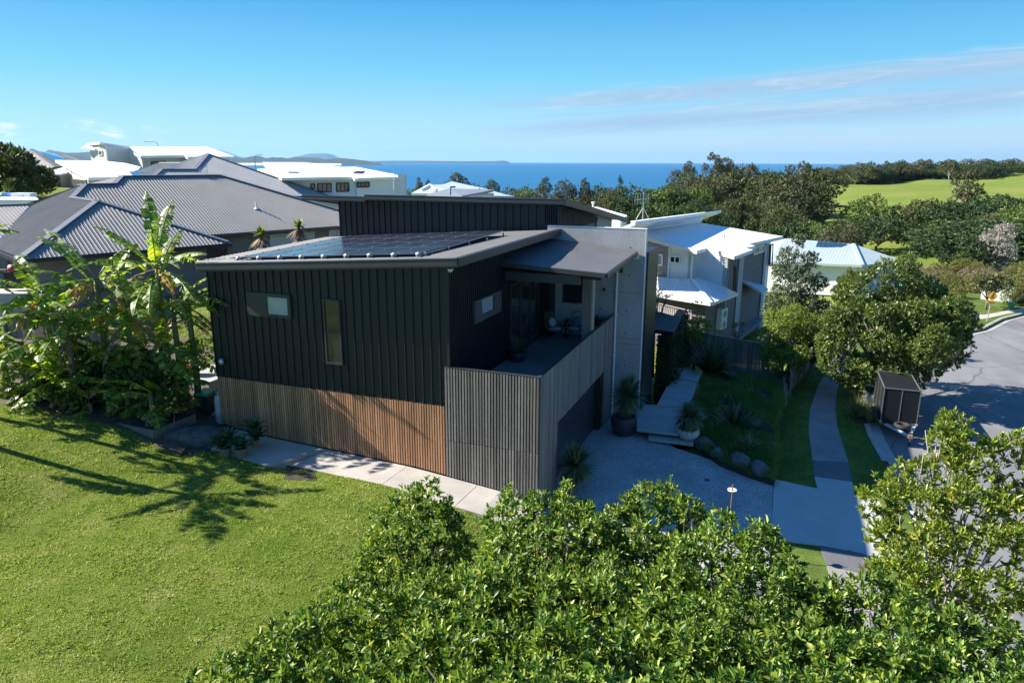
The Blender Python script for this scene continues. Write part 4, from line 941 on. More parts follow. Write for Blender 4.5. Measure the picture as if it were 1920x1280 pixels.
t_ = thing('table_plant', 'small leafy pot plant on the side table between the rattan chairs', 'pot plant', hs(-2.0, 9.45, 3.50))
mb = MB(); mb.lathe([(.05, 0), (.07, .12)], 12); mb.build('pot', POTD, t_)
mb = MB(); rosette(mb, (0, 0, .12), 26, .24, .05, 10, 80, .6, 3); mb.build('leaves', DEEPLEAF, t_)
t_ = thing('corner_plant', 'broad leafed pot plant peeping over the balustrade by the concrete wall', 'pot plant', hs(-.55, 9.2, 3.05))
mb = MB(); mb.lathe([(.13, 0), (.17, .35)], 14); mb.build('pot', POTD, t_)
mb = MB(); rosette(mb, (0, 0, .6), 14, .55, .16, 25, 80, .5, 4); mb.tube([(0, 0, .3), (0, 0, .65)], .02); mb.build('leaves', DEEPLEAF, t_)
# potted cycad-like palm
def frond(mb, base, d, L, leaflet, n=16, droop=.8):
    d = Vector(d).normalized(); p = Vector(base); prev = p
    for k in range(n):
        t_ = (k+1)/n; q = p + d*(L/n); mb.tube([p, q], [.010*(1-t_*.8)+.002]*2, 4)
        s = d.cross(UP); s = s.normalized() if s.length > .05 else Vector((1, 0, 0)); up2 = s.cross(d)
        if k > 1:
            l = leaflet*(1-abs(t_-.45)*1.3)
            for sg in (-1, 1):
                e = q + (s*sg*.9 + d*.55 + up2*.15 - UP*.1).normalized()*max(.05, l); m_ = (q+e)/2; w2 = d*(l*.10)
                b = len(mb.v); mb.v += [tuple(q), tuple(m_+w2), tuple(e), tuple(m_-w2)]; mb.f.append([b, b+1, b+2, b+3]); mb.m.append(mb.mi)
        p = q; d = (d - UP*droop/n*(.4+1.2*t_)).normalized()
t_ = thing('potted_palm', 'arching palm in a squat dark pot on the balcony floor', 'potted palm', hs(-2.5, 4.85, 3.05))
mb = MB(); mb.lathe([(.22, 0), (.29, .1), (.31, .3), (.29, .36), (.26, .36), (.25, .3)], 20); mb.build('pot', POTD, t_, smooth=True)
mb = MB(); mb.lathe([(.25, .3), (.02, .31)], 16); mb.build('soil', SOIL, t_)
for k, (a, e, L) in enumerate(((60, 75, 1.5), (-25, 35, 1.25), (-5, 25, 1.2), (-60, 40, 1.0), (120, 45, 1.0), (170, 30, .95), (20, 55, 1.1), (-100, 35, .9), (85, 40, .9), (-40, 60, 1.0), (140, 65, .9), (-140, 30, .8))):
    mb = MB(); a = rad(a) - ANG; e = rad(e); frond(mb, (0, 0, .33), (math.cos(a)*math.cos(e), math.sin(a)*math.cos(e), math.sin(e)), L, .24, 16, .9); mb.build('frond', DEEPLEAF, t_)
# garden tap by the slats
t_ = thing('garden_tap', 'small brass garden tap at the foot of the brown slats', 'tap', tuple(W(541, 820, .7)))
mb = MB(); mb.tube([(0, 0, -.1), (0, 0, .3)], .015); mb.tube([(0, 0, .28), (.0, -.1, .28), (0, -.12, .22)], .014); mb.tube([(-.04, 0, .34), (.04, 0, .34)], .01); mb.build('tap_body', MAT('brass', (.5, .42, .3), .4, .1, 4, metal=.6), t_)
# ---- dracaena pots
STRAP = LEAF('strap_leaf', [(0, (.055, .10, .055)), (.6, (.09, .15, .075)), (1, (.16, .19, .10))], trans=.15)
STRAPL = LEAF('strap_leaf_light', [(0, (.06, .105, .05)), (.6, (.10, .15, .075)), (1, (.22, .25, .15))], trans=.15)
def dracaena(name, loc, label, pot, trunk_h, n, L, w, mat, cat='potted palm', lean=(0, 0), droop=.55, el0=-50):
    t_ = thing(name, label, cat, tuple(loc)); z0 = 0
    if pot:
        prof, pm = pot; mb = MB(); mb.lathe(prof, 28); mb.build('pot', pm, t_, smooth=True)
        z0 = max(z for r, z in prof) - .06; r0 = [r for r, z in prof][-1]; mb = MB(); mb.lathe([(r0, z0), (.02, z0+.03)], 20); mb.build('soil', SOIL, t_)
    top = Vector((lean[0], lean[1], z0+trunk_h))
    mb = MB(); mb.tube([(0, 0, z0-.02), (0, 0, z0+.08), Vector((0, 0, z0)).lerp(top, .5)+Vector((.02, .01, 0)), top], [.10, .065, .055, .05], 9); mb.build('trunk', BARK, t_, smooth=True)
    mb = MB(); rosette(mb, top, n, L, w, el0, 85, droop, 5); rosette(mb, top-UP*.15, n//4, L*.9, w, -75, -20, .2, 4); mb.build('leaves', mat, t_)
    return t_
dracaena('potted_dracaena', W(1168, 812, -.5), 'tall spiky dracaena in a big dark glazed pot by the downpipe', ([(.36, 0), (.44, .06), (.50, .4), (.52, .7), (.50, .76), (.45, .76), (.44, .68)], POTD), .95, 420, .9, .055, STRAP, lean=(.15, -.02))
dracaena('potted_yucca', W(1290, 822, -.37), 'drooping yucca in a pale round bowl on the lower entry slab', ([(.22, 0), (.36, .08), (.44, .26), (.42, .40), (.385, .44), (.36, .44), (.35, .38)], POTW), .55, 420, .72, .055, STRAPL, droop=1.1, el0=-30)
dracaena('dracaena', W(1073, 926, -.52), 'spiky dracaena growing by the garage door, without a pot', None, 1.05, 420, .82, .05, STRAPL, 'dracaena', lean=(.08, 0), el0=-60)
# agave pots
AGV = LEAF('agave_leaf', [(0, (.035, .10, .05)), (.7, (.06, .15, .07)), (1, (.11, .2, .06))], trans=.12)
def agave(loc, label, r, heads, potm, size):
    t_ = thing('agave_pot', label, 'pot plant', tuple(loc), 0, 'agave pots beside the path')
    mb = MB(); mb.lathe([(r*.72, 0), (r, r*1.5), (r*1.08, r*1.55), (r*1.08, r*1.75), (r*.9, r*1.75), (r*.88, r*1.6)], 20); mb.build('pot', potm, t_)
    mb = MB(); mb.lathe([(r*.9, r*1.6), (.02, r*1.63)], 14); mb.build('soil', SOIL, t_)
    mb = MB()
    for x, y, z in heads:
        mb.tube([(0, 0, r*1.5), (x*.6, y*.6, r*1.6+z*.5), (x, y, r*1.6+z)], .03, 6)
        for k in range(26):
            a = k*2.4; e = rad(8 + 72*(k/26)); l = size*(1-.45*k/26); blade_strip(mb, (x, y, r*1.6+z), (math.cos(a)*math.cos(e), math.sin(a)*math.cos(e), math.sin(e)), l, size*.26, .25, 4)
    mb.build('leaves', AGV, t_)
agave(W(424, 856, .66), 'clay pot with tall agave heads, the one touching the lawn beside the rock ledge', .19, [(.05, .1, .35), (-.12, 0, .08), (-.25, .05, .15)], TERRA, .58)
agave(W(453, 858, .66), 'wide clay pot with a low bright agave, the one nearest the path slab', .2, [(0, 0, .12), (-.1, .1, .1)], TERRA, .52)
agave(W(478, 838, .68), 'agave pot close against the brown slats, with the tallest dark rosette', .17, [(0, 0, .45), (.1, -.1, .15)], TERRA, .62)
# ---- bins corner at the left end of the wall
t_ = thing('wheelie_bin', 'dark wheelie bin with a bright green lid at the left end of the slat wall', 'bin', (*W(391, 781, .9)[:2], .85), -ANG+rad(8))
mb = MB(); mb.add([(-.22, -.26, .05), (.22, -.26, .05), (.22, .26, .05), (-.22, .26, .05), (-.29, -.34, .98), (.29, -.34, .98), (.29, .34, .98), (-.29, .34, .98)], [(0,3,2,1),(4,5,6,7),(0,1,5,4),(1,2,6,5),(2,3,7,6),(3,0,4,7)]); mb.build('body', BINBODY, t_)
mb = MB(); mb.add([(-.31, -.38, .98), (.31, -.38, .98), (.31, .36, .98), (-.31, .36, .98), (-.27, -.33, 1.06), (.27, -.33, 1.06), (.27, .3, 1.09), (-.27, .3, 1.09)], [(0,3,2,1),(4,5,6,7),(0,1,5,4),(1,2,6,5),(2,3,7,6),(3,0,4,7)]); mb.tube([(-.24, .4, 1.02), (.24, .4, 1.02)], .02); mb.build('lid', GREENP, t_)
for s in (-1, 1): mb = MB(); mb.tube([(s*.2, .28, .1), (s*.26, .28, .1)], .1, 14); mb.build('wheel', TYRE, t_)
t_ = thing('gas_cylinder', 'tall pale gas cylinder standing against the left end of the slats', 'gas cylinder', tuple(H(-12.48, .18, .8)))
mb = MB(); mb.lathe([(.16, 0), (.185, .05), (.185, 1.0), (.15, 1.12), (.07, 1.17)], 20); mb.build('body', MAT('grey_cylinder', (.50, .50, .52), .45, .1, 4), t_, smooth=True)
mb = MB(); mb.lathe([(.11, 1.14), (.11, 1.32), (.10, 1.32), (.10, 1.14)], 14); mb.tube([(0, 0, 1.15), (0, 0, 1.3)], .03); mb.build('valve_guard', STEEL, t_)
def aircon(loc, rz, label, w, d, h, fans, mat):
    t_ = thing('air_conditioner', label, 'air conditioner', tuple(loc), rz)
    mb = MB(); mb.box(-w/2, w/2, 0, d, .04, h); mb.build('case', mat, t_, bevel=.015)
    for k in range(fans):
        z = h*(k+.5)/fans; mb = MB()
        for r in (.05, .12, .19, .26): 
            if r < w*.42: mb.tube([(r*math.cos(a)+w*.08*0, -.012, z+r*math.sin(a)) for a in [2*math.pi*j/18 for j in range(19)]], .006, 4)
        for j in range(8): a = j*math.pi/4; mb.tube([(0, -.012, z), (.27*math.cos(a), -.012, z+.27*math.sin(a))], .005, 4)
        mb.build('fan_grille', MAT('fan_grille', (.12, .12, .125), .5), t_)
    for s in (-1, 1): mb = MB(); mb.box(s*w*.35-.03, s*w*.35+.03, .02, d-.02, 0, .04); mb.build('foot', DARK, t_)
aircon(H(-13.3, 4.2, 1.55), -ANG+rad(-8), 'small white air conditioner behind the green lidded bin', .85, .32, .62, 1, WHITE)
p = H(-13.3, 4.2, .7); mb = MB(); mb.box(-.6, .6, -.1, .6, 0, .85); o = mb.build('concrete_plinth', CONC); o.location = p; o.rotation_euler = (0, 0, -ANG); tag(o, 'low concrete block under the small white air conditioner', 'plinth')
t_ = thing('clay_pot', 'orange clay pot beside the small white air conditioner', 'pot', tuple(AT(360, 702, 28)))
mb = MB(); mb.lathe([(.2, 0), (.3, .4), (.33, .42), (.33, .5), (.28, .5), (.26, .42)], 18); mb.build('pot_body', MAT('orange_clay', (.45, .2, .08), .8, .12, 4), t_)
mb = MB(); mb.lathe([(.26, .42), (.02, .44)], 14); mb.build('soil', SOIL, t_)
p = AT(360, 702, 28)
mb = MB(); mb.box(-1.6, 1.4, -.6, 1.5, -1.6, 0); o = mb.build('block_wall', CONC); o.location = p; o.rotation_euler = (0, 0, -ANG); tag(o, 'low grey retaining block behind the bin, under the orange pot', 'retaining wall')
# timber planter and rock ledge
t_ = thing('timber_planter', 'low sleeper planter box at the foot of the banana clump', 'planter', (*H(*UV(W(283, 806, 1.12)))[:2], .98), -ANG+rad(-4))
mb = MB()
for z in (.0, .21): mb.box(-1.3, .75, -.52, -.44, z, z+.2); mb.box(.67, .75, -.43, 1.3, z, z+.2); mb.box(-1.3, -1.22, -.43, 1.3, z, z+.2)
mb.build('sleeper', TIMB, t_); mb = MB(); mb.box(-1.22, .67, -.44, 1.3, 0, .36); mb.build('soil', SOIL, t_)
def boulder(loc, r, label, seed, group=None, sc_=(1, 1, .75), mat=ROCK, name='boulder', cat='rock'):
    rng = np.random.default_rng(seed); import bmesh
    bm = bmesh.new(); bmesh.ops.create_icosphere(bm, subdivisions=3, radius=1.0)
    ax = rng.normal(size=(7, 3)); ax /= np.linalg.norm(ax, axis=1)[:, None]; off = rng.uniform(.55, .9, 7)
    for v_ in bm.verts:
        p = np.array(v_.co)
        for a, o_ in zip(ax, off):
            d_ = p.dot(a)
            if d_ > o_: p = p - a*(d_-o_)*.85
        p = p * (1 + .05*math.sin(p[0]*9+seed)*math.cos(p[1]*8))
        v_.co = Vector((p[0]*r*sc_[0], p[1]*r*sc_[1], p[2]*r*sc_[2]))
    me = bpy.data.meshes.new(name); bm.to_mesh(me); bm.free(); me.materials.append(mat)
    o = mobj(name, me); o.location = loc; o.rotation_euler = (0, 0, rng.uniform(0, 6)); return tag(o, label, cat, group)
boulder(W(372, 826, .85), .95, 'long dark rock ledge between the planter and the agave pots', 3, None, (1.3, .6, .55), MAT('dark_rock', (.07, .072, .075), .8, .5, 2.5, bump=.8, bscale=7, fine=.35, fscale=9))
boulder(H(-13.4, .9, .95), .6, 'pale flat rock on the bank behind the planter', 5, None, (1.3, .8, .4), MAT('pale_rock', (.36, .33, .29), .85, .3, 3, bump=.5, bscale=7))
boulder(H(-12.9, 2.2, .8), .7, 'pale rock pile on the bank below the air conditioner', 8, None, (1.2, .8, .6), MAT('pale_rock2', (.40, .37, .33), .85, .3, 3, bump=.6, bscale=7))

# ---- fence panels
def paling_fence(name, label, pts, h, mat=FENCE, pal=.1, post=2.4, gap=.012, cat='fence', rails=True, th=.018, capr=True):
    pts = [Vector(p) for p in pts]; t_ = thing(name, label, cat, tuple(pts[0])); mb = MB(); mr = MB(); posts = []
    for a, b2 in zip(pts, pts[1:]):
        L = (b2-a).length; d = (b2-a).normalized(); nrm = Vector((d.y, -d.x, 0)).normalized(); k = 0
        if nrm.dot(CAM-a) < 0: nrm = -nrm
        while k*pal < L:
            p = a + d*(k*pal+pal/2); hh = h + (random.uniform(-.015, .015)); mb.beam(p+UP*.04, p+UP*hh, pal-gap, th, nrm); k += 1
        if rails:
            for z in (.35, h-.3): mr.beam(a+UP*z-nrm*.05, b2+UP*z-nrm*.05, .04, .08)
            if capr: mr.beam(a+UP*(h+.03), b2+UP*(h+.03), .12, .04)
        for j in range(int(L/post)+1):
            p = a + d*min(L, j*post) + nrm*.05; posts.append(p)
    mb.build('palings', mat, t_, world=True)
    if rails: mr.build('rails', mat, t_, world=True)
    for p in posts: m2 = MB(); m2.beam(p, p+UP*(h+.02), .1, .1); m2.build('post', mat, t_, world=True)
    return t_
fa_, fb_ = W(1428, 645, 1.3), W(1258, 614, 1.3)
paling_fence('paling_fence', 'weathered paling fence behind the flax at the right of the entry path', [(fb_.x, fb_.y, -.55), (fa_.x, fa_.y, -.55)], 1.85, pal=.11)
fc_ = W(1437, 628, 1.3); paling_fence('side_fence', 'short return of paling fence running back toward the white brick house', [(fa_.x+.1, fa_.y+.1, -.55), (fc_.x+.3, fc_.y+.4, -.6)], 1.85, pal=.11)
p0, p1 = W(1432, 745, -.66), W(1560, 668, -.7)
paling_fence('picket_fence', 'low row of timber pickets under the bushes beside the footpath', [W(1478, 740, -.7), W(1505, 705, -.7), W(1548, 662, -.7)], 1.15, pal=.16, gap=.07)
paling_fence('picket_fence', 'pale slatted fence along the foot of the white brick house', [(lambda q: (q.x, q.y, q.z-1.25))(ON(px_, py_, h2-WV*.7, WV)) for px_, py_ in ((1220, 566), (1296, 584))], 1.25, MAT('pale_picket', (.40, .37, .35), .7, .1, 3), pal=.13, gap=.05)
gp0, gp1 = W(1430, 585, -1.6), W(1454, 583, -1.6)
paling_fence('black_fence', 'short black slatted fence at the far corner of the white brick house', [gp0, gp1], 1.3, BLACKM, pal=.16, gap=.07)
# left boundary fence behind bananas
paling_fence('boundary_fence', 'grey boundary fence behind the banana clump', [H(-27, 2.6, 2.1), H(-20.5, 3.0, 1.9)], 1.2, pal=.12)
paling_fence('hill_fence', 'long grey paling fence across the grassy hill on the left', [AT(-60, 351, 98), AT(60, 347.5, 100), AT(106, 346.5, 102)], 2.0, MAT('grey_paling', (.24, .22, .2), .85, .1, .2), pal=.3, gap=.02, post=6)
# retaining wall of sleepers beside the garden
t_ = thing('retaining_wall', 'timber sleeper retaining wall with upright posts at the edge of the garden', 'retaining wall', tuple(W(1462, 735, -.6)))
q0, q1, q2_ = W(1425, 712, -.6), W(1464, 715, -.6), W(1470, 765, -.68)
mb = MB()
for z in (0, .21, .42): mb.beam(q0+UP*(z+.1), q1+UP*(z+.1), .06, .2); mb.beam(q1+UP*(z+.1)+Vector((0, -.06, 0)), q2_+UP*(z+.1), .06, .2)
mb.build('sleeper', TIMB, t_, world=True)
for a, b2, n in ((q0, q1, 2), (q1, q2_, 4)):
    for k in range(n): p = a.lerp(b2, (k+.5)/n) + Vector((.08, -.02, 0)); mb = MB(); mb.beam(p-UP*.2, p+UP*.72, .1, .1); mb.build('post', TIMB, t_, world=True)
# ---- entry slabs
SLAB = MAT('entry_slab', (.33, .33, .335), .75, .12, 1.3, bump=.1, bscale=30, fine=.06, fscale=18)
for pts, z, lb in (([(1216, 808), (1216, 821), (1300, 831), (1310, 806), (1262, 798)], -.36, 'lowest concrete entry slab, under the pale bowl'), ([(1193, 757), (1194, 803), (1271, 812), (1300, 800), (1312, 772), (1262, 760)], -.12, 'large concrete entry slab beside the concrete wall'), ([(1232, 758), (1257, 711), (1308, 716), (1301, 738), (1288, 763)], -.04, 'tapered concrete entry slab, third from the driveway'), ([(1254, 704), (1254, 674), (1315, 699), (1309, 714)], .06, 'farthest angular concrete entry slab by the flax')):
    mb = MB(); mb.slab([W(*p, z) for p in pts], .13); o = mb.build('entry_slab', SLAB, bevel=.01); tag(o, lb, 'stepping slab', 'entry path slabs')
mb = MB(); mb.slab([W(*p, -.5) for p in ((1195, 758), (1312, 745), (1318, 800), (1230, 812))], .4); tag(mb.build('garden_soil', SOIL), 'dark soil under the entry slabs', None, None, 'structure')
mb = MB(); mb.slab([W(*p, -.98) for p in ((1340, 628), (1375, 640), (1424, 603), (1440, 580), (1408, 580))], .3); tag(mb.build('side_path', FOOT), 'grey path up to the side of the white brick house', None, None, 'structure')
aircon(ON(1357, 618, LOWC[0]+WU*.42, WU), math.atan2(WV.y, WV.x)+0, 'tall white twin fan air conditioner on the side of the white brick house', .95, .38, 1.42, 2, WHITE)
# ---- pole with a dish
t_ = thing('bird_feeder', 'thin rusty pole carrying a pale round dish at the edge of the driveway', 'bird feeder', tuple(Vector((*W(1374, 908, 1.5)[:2], -.62))))
mb = MB(); mb.tube([(0, 0, 0), (0, 0, 2.12)], .018, 8); mb.build('pole', RUST, t_)
mb = MB(); mb.lathe([(.02, 1.92), (.12, 1.93), (.135, 1.97), (.12, 1.96), (.02, 1.945)], 18); mb.build('dish', MAT('pale_dish', (.5, .46, .42), .7), t_, smooth=True)
# drain covers on the drive
for px, py, r, lb in ((1312, 963, .2, 'round dark drain cover on the driveway by the fig hedge'), (1326, 898, .1, 'small dark stain like drain cover in the middle of the driveway')):
    mb = MB(); p = W(px, py, -.57); mb.lathe([(r, 0), (r, .012), (r*.9, .016), (.01, .014)], 20); o = mb.build('drain_cover', MAT('iron_cover', (.05, .05, .055), .6, .2, 8)); o.location = (p.x, p.y, dz_(*UV(p))+.002); tag(o, lb, 'drain cover')
# ---- box trailer
a, b2 = W(1651, 792, -.35), W(1717, 797.5, -.35); wdir = (b2-a).normalized(); TW = (b2-a).length; tr = math.atan2(wdir.y, wdir.x)
mid_ = (a+b2)/2
T = thing('box_trailer', 'black enclosed box trailer parked at the kerb under the street tree', 'trailer', (mid_.x, mid_.y, -.86), tr-rad(6))
hw = TW/2; TB, TT, TL = .46, 2.02, 2.7
BODY = MAT('trailer_black', (.012, .013, .015), .6, .1, 1.5, spec=.25, fine=.08, fscale=5)
mb = MB(); mb.box(-hw, hw, 0, TL, TB, TT); mb.build('body', BODY, T)
mb = MB(); e_ = .02
for x in (-hw, hw):
    for y in (0, TL): mb.box(x-e_, x+e_, y-e_, y+e_, TB-.02, TT+.02)
    mb.box(x-e_, x+e_, 0, TL, TT-.01, TT+.03); mb.box(x-e_, x+e_, 0, TL, TB-.03, TB+.02)
for y in (0, TL): mb.box(-hw, hw, y-e_, y+e_, TT-.01, TT+.03); mb.box(-hw, hw, y-e_, y+e_, TB-.03, TB+.02)
mb.box(-.02, .02, -.012, 0, TB, TT)
for k in (1, 2): mb.box(-hw-.012, -hw, TL*k/3-.02, TL*k/3+.02, TB, TT)
mb.build('edge_trim', MAT('alu_trim', (.16, .165, .17), .45, .05, 3, metal=.3), T)
for s in (-1, 1):
    mb = MB(); mb.tube([(s*(hw+.02), TL*.52, .32), (s*(hw+.2), TL*.52, .32)], .32, 22); wv = mb.build('wheel', TYRE, T, smooth=False)
    mb = MB(); mb.tube([(s*(hw+.195), TL*.52, .32), (s*(hw+.21), TL*.52, .32)], .19, 16); mb.build('rim', ALU, wv)
    mb = MB(); arc = [(TL*.52+.42*math.cos(t_), .32+.42*math.sin(t_)) for t_ in [math.pi*k/8 for k in range(9)]]
    for (y0, z0), (y1, z1) in zip(arc, arc[1:]): mb.slab([(s*hw, y0, z0), (s*(hw+.24), y0, z0), (s*(hw+.24), y1, z1), (s*hw, y1, z1)], .02)
    mb.build('mudguard', BODY, T)
    mb = MB(); mb.box(s*hw-.05, s*hw+.05, -.05, 0, TB+.06, TB+.14); mb.build('corner_lamp', MAT('trailer_lamp', (.5, .35, .28), .3), T)
mb = MB(); mb.beam((-hw*.75, .1, .44), (.22, -1.15, .44), .09, .09); mb.beam((hw*.95, .1, .44), (.28, -1.15, .44), .09, .09); mb.beam((.25, -1.1, .45), (.27, -1.4, .45), .1, .08); mb.build('drawbar', MAT('galv_white', (.62, .62, .62), .5, .06, 3), T)
mb = MB(); mb.lathe([(.19, 0), (.30, 0), (.33, .05), (.33, .13), (.30, .18), (.19, .18), (.17, .09), (.19, 0)], 24, (.1, -.42, .50)); mb.build('spare_tyre', TYRE, T, smooth=True)
mb = MB(); mb.tube([(.32, -1.1, .12), (.32, -1.1, .95)], .03, 8); mb.tube([(.25, -1.1, .95), (.42, -1.1, .95)], .015, 6); mb.box(.28, .36, -1.16, -1.04, .38, .5); jw = mb.build('jockey_stand', STEEL, T)
mb = MB(); mb.tube([(.29, -1.1, .09), (.35, -1.1, .09)], .09, 14); mb.build('jockey_wheel', TYRE, jw)
mb = MB(); mb.box(.19, .35, -1.45, -1.2, .42, .56); mb.build('coupling', MAT('rusty_coupling', (.28, .15, .1), .7, .2, 8), T)
# ---- road sign, kiosk, pillar
p = W(1850, 603, -.7); t_ = thing('warning_sign', 'yellow diamond warning sign on a thin steel pole beside the street', 'road sign', tuple(p), rad(-20))
Ys = p.y; k_ = Ys/F*1.02
mb = MB(); mb.tube([(0, 0, 0), (.10, 0, 58*k_)], .035, 8); mb.build('pole', STEEL, t_)
YEL = MAT('sign_yellow', (.78, .42, .02), .5, .04, 3); BLK = MAT('sign_black', (.02, .02, .02), .6)
cx_, cz_ = .09, 49*k_; r_ = 9.2*k_
mb = MB(); mb.slab([(cx_-r_, -.05, cz_), (cx_, -.05, cz_-r_), (cx_+r_, -.05, cz_), (cx_, -.05, cz_+r_)], .01, (0, 1, 0)); pl_ = mb.build('diamond_panel', YEL, t_)
mb = MB(); mb.lathe([(.04, 0), (.04, .004)], 10, (0, 0, 0)); mb.xf(Matrix.Translation((cx_+.03, -.056, cz_+.2)) @ Matrix.Rotation(rad(90), 4, 'X'))
for q in (((.02, .16), (-.02, 0)), ((-.02, 0), (.08, -.08)), ((-.02, 0), (-.09, -.05)), ((.0, .1), (.1, .05)), ((-.14, -.12), (.14, -.12))): mb.beam((cx_+q[0][0], -.055, cz_+q[0][1]), (cx_+q[1][0], -.055, cz_+q[1][1]), .008, .04)
mb.build('pictogram', BLK, pl_)
mb = MB(); mb.box(cx_-7*k_, cx_+7*k_, -.05, -.04, 35*k_, 39.5*k_); pl2 = mb.build('lower_plate', YEL, t_)
mb = MB()
for k in range(5): mb.box(cx_-5*k_+k*2.1*k_, cx_-3.4*k_+k*2.1*k_, -.056, -.051, 36.3*k_, 38.2*k_)
mb.build('plate_marks', BLK, pl2)
p = W(1838, 561, -.75); q = W(1897, 569, -.75); d_ = (q-p); L_ = d_.length
t_ = thing('utility_kiosk', 'large pale green utility cabinet on the grass behind the warning sign', 'utility cabinet', tuple(p), math.atan2(d_.y, d_.x))
KG = MAT('kiosk_green', (.45, .53, .52), .5, .05, 1)
mb = MB(); mb.box(0, L_, 0, 1.4, 0, 1.1); mb.build('cabinet', KG, t_, bevel=.03)
mb = MB(); mb.box(-.05, L_+.05, -.05, 1.45, 1.1, 1.2); mb.build('lid', KG, t_, bevel=.03)
for k in range(3): mb = MB(); mb.box(L_*k/3+.05, L_*(k+1)/3-.05, -.015, 0, .08, 1.02); mb.build('door', KG, t_)
t_ = thing('green_pillar', 'small green service pillar by the path near the utility cabinet', 'service pillar', tuple(W(1895, 578, -.72)))
mb = MB(); mb.box(-.16, .16, -.14, .14, 0, .48); mb.build('body', MAT('pillar_green', (.06, .26, .12), .5), t_)
mb = MB(); mb.add([(-.18, -.16, .48), (.18, -.16, .48), (.18, .16, .48), (-.18, .16, .48), (0, 0, .58)], [(3, 2, 1, 0), (0, 1, 4), (1, 2, 4), (2, 3, 4), (3, 0, 4)]); mb.build('cap', MAT('pillar_cap', (.45, .6, .48), .5), t_)
# ---- park furniture
def picnic(loc, rz, label, s=1.0):
    t_ = thing('picnic_table', label, 'picnic table', tuple(loc), rz, 'picnic tables in the park')
    G_ = MAT('picnic_grey', (.32, .31, .30), .7, .1, 2)
    mb = MB(); mb.box(-1.2*s, 1.2*s, -.4*s, .4*s, .72, .8); mb.build('table_top', G_, t_)
    for sy in (-1, 1): mb = MB(); mb.box(-1.2*s, 1.2*s, sy*.75*s-.16, sy*.75*s+.16, .42, .48); mb.build('bench', G_, t_)
    for sx in (-1, 1): mb = MB(); mb.beam((sx*.8*s, -.8*s, .42), (sx*.8*s, .8*s, .42), .1, .08); mb.box(sx*.8*s-.06, sx*.8*s+.06, -.1, .1, 0, .72); mb.build('leg_frame', STEEL, t_)
def gnd(px, py, Y): p = AT(px, py, Y); return Vector((p.x, p.y, gz(p.x, p.y)))
pp = AT(1738, 442, 118); picnic((pp.x, pp.y, pp.z-.7), .1, 'long grey picnic table under the dark trees at the back of the park', 1.7)
pp = AT(1735, 469, 98); picnic((pp.x, pp.y, pp.z-.7), .3, 'small grey picnic table out on the open park grass', 1.0)
# ---- street lamps
def lamp(name, px, py_top, py_base, Y, arm, label):
    a = AT(px, py_top, Y); b2 = AT(px, py_base, Y); h = a.z-b2.z
    t_ = thing(name, label, 'street lamp', (a.x, a.y, b2.z), 0, 'street lamps')
    mb = MB(); mb.tube([(0, 0, 0), (0, 0, h-.6), (arm*.15, 0, h-.15), (arm*.45, 0, h), (arm, 0, h+.02)], [.09, .06, .055, .05, .04], 6); mb.build('pole', STEEL, t_)
    mb = MB(); mb.box(min(arm, arm*1.3), max(arm, arm*1.3), -.1, .1, h-.03, h+.07); mb.build('lamp_head', ALU, t_)
lamp('street_lamp', 296, 266, 330, 135, -1.9, 'street lamp arching left over the long white roof on the crest')
lamp('street_lamp', 477, 290, 345, 120, 1.0, 'thin street lamp standing in front of the bay and its beach')
lamp('street_lamp', 824, 334, 380, 125, 1.0, 'street lamp behind the pale green roof with the small gable')
# antenna on the white house roof
t_ = thing('tv_antenna', 'tall grey television antenna on the white brick house roof', 'antenna', tuple(ON(1205, 412, fb, WU)))
mb = MB(); mb.tube([(0, 0, 0), (0, 0, 1.75)], .03, 6); mb.tube([(-.4, .2, 0), (0, 0, .8)], .02, 5); mb.tube([(.4, -.2, 0), (0, 0, .8)], .02, 5); mb.build('mast', STEEL, t_)
mb = MB(); mb.tube([(-.6, 0, 1.25), (.35, 0, 1.35)], .02, 5)
for k in range(6): x = -.55+k*.17; mb.tube([(x, 0, .95+.02*k), (x, 0, 1.65)], .015, 4)
mb.build('elements', STEEL, t_)
# caravan roof behind the left wing
A0 = [AT(2, 360, 62), AT(62, 357, 62), AT(75, 370, 58), AT(-6, 371, 58)]
t_ = thing('caravan', 'white caravan roof with hatches showing above the ribbed roof at the far left', 'caravan', (A0[0].x, A0[0].y, A0[3].z-2.4))
mb = MB(); zc = A0[3].z; mb.slab([Vector((p.x, p.y, zc)) for p in A0], 2.2); mb.build('body', WHITE, t_, world=True, bevel=.15)
for px0, px1, py, m_ in ((2, 20, 365, MAT('blue_hatch', (.12, .3, .6), .4)), (25, 47, 360, WHITE), (50, 62, 363, WHITE)):
    p = AT(px0, py, 60); q = AT(px1, py, 60); mb = MB(); mb.box(p.x, q.x, p.y-.4, p.y+.5, zc, zc+.3); mb.build('roof_hatch', m_, t_, world=True)
# barbecue and chair on the neighbour's terrace
tp = AT(30, 545, 34)
t_ = thing('terrace_slab', 'pale paved terrace in front of the grey rendered wall at the left edge', 'terrace', (tp.x, tp.y, tp.z))
mb = MB(); mb.slab([AT(-30, 541, 36)-UP*.0, AT(72, 541, 36), AT(72, 560, 33.5)+UP*.25, AT(-30, 560, 33.5)+UP*.25], 1.2); mb.build('paving', PATHC, t_, world=True)
bp = AT(34, 541, 35); t_ = thing('barbecue', 'dark barbecue with a red lid on the terrace at the left edge', 'barbecue', (bp.x, bp.y, bp.z+.1))
mb = MB(); mb.box(-.4, .55, -.3, .3, 0, .75); mb.build('cart', DARK, t_)
mb = MB(); mb.lathe([(.02, 0), (.28, .02), (.34, .12), (.34, .2), (.25, .36), (.02, .4)], 16, (0, 0, .72)); mb.build('lid', MAT('red_lid', (.22, .03, .03), .4), t_, smooth=True)
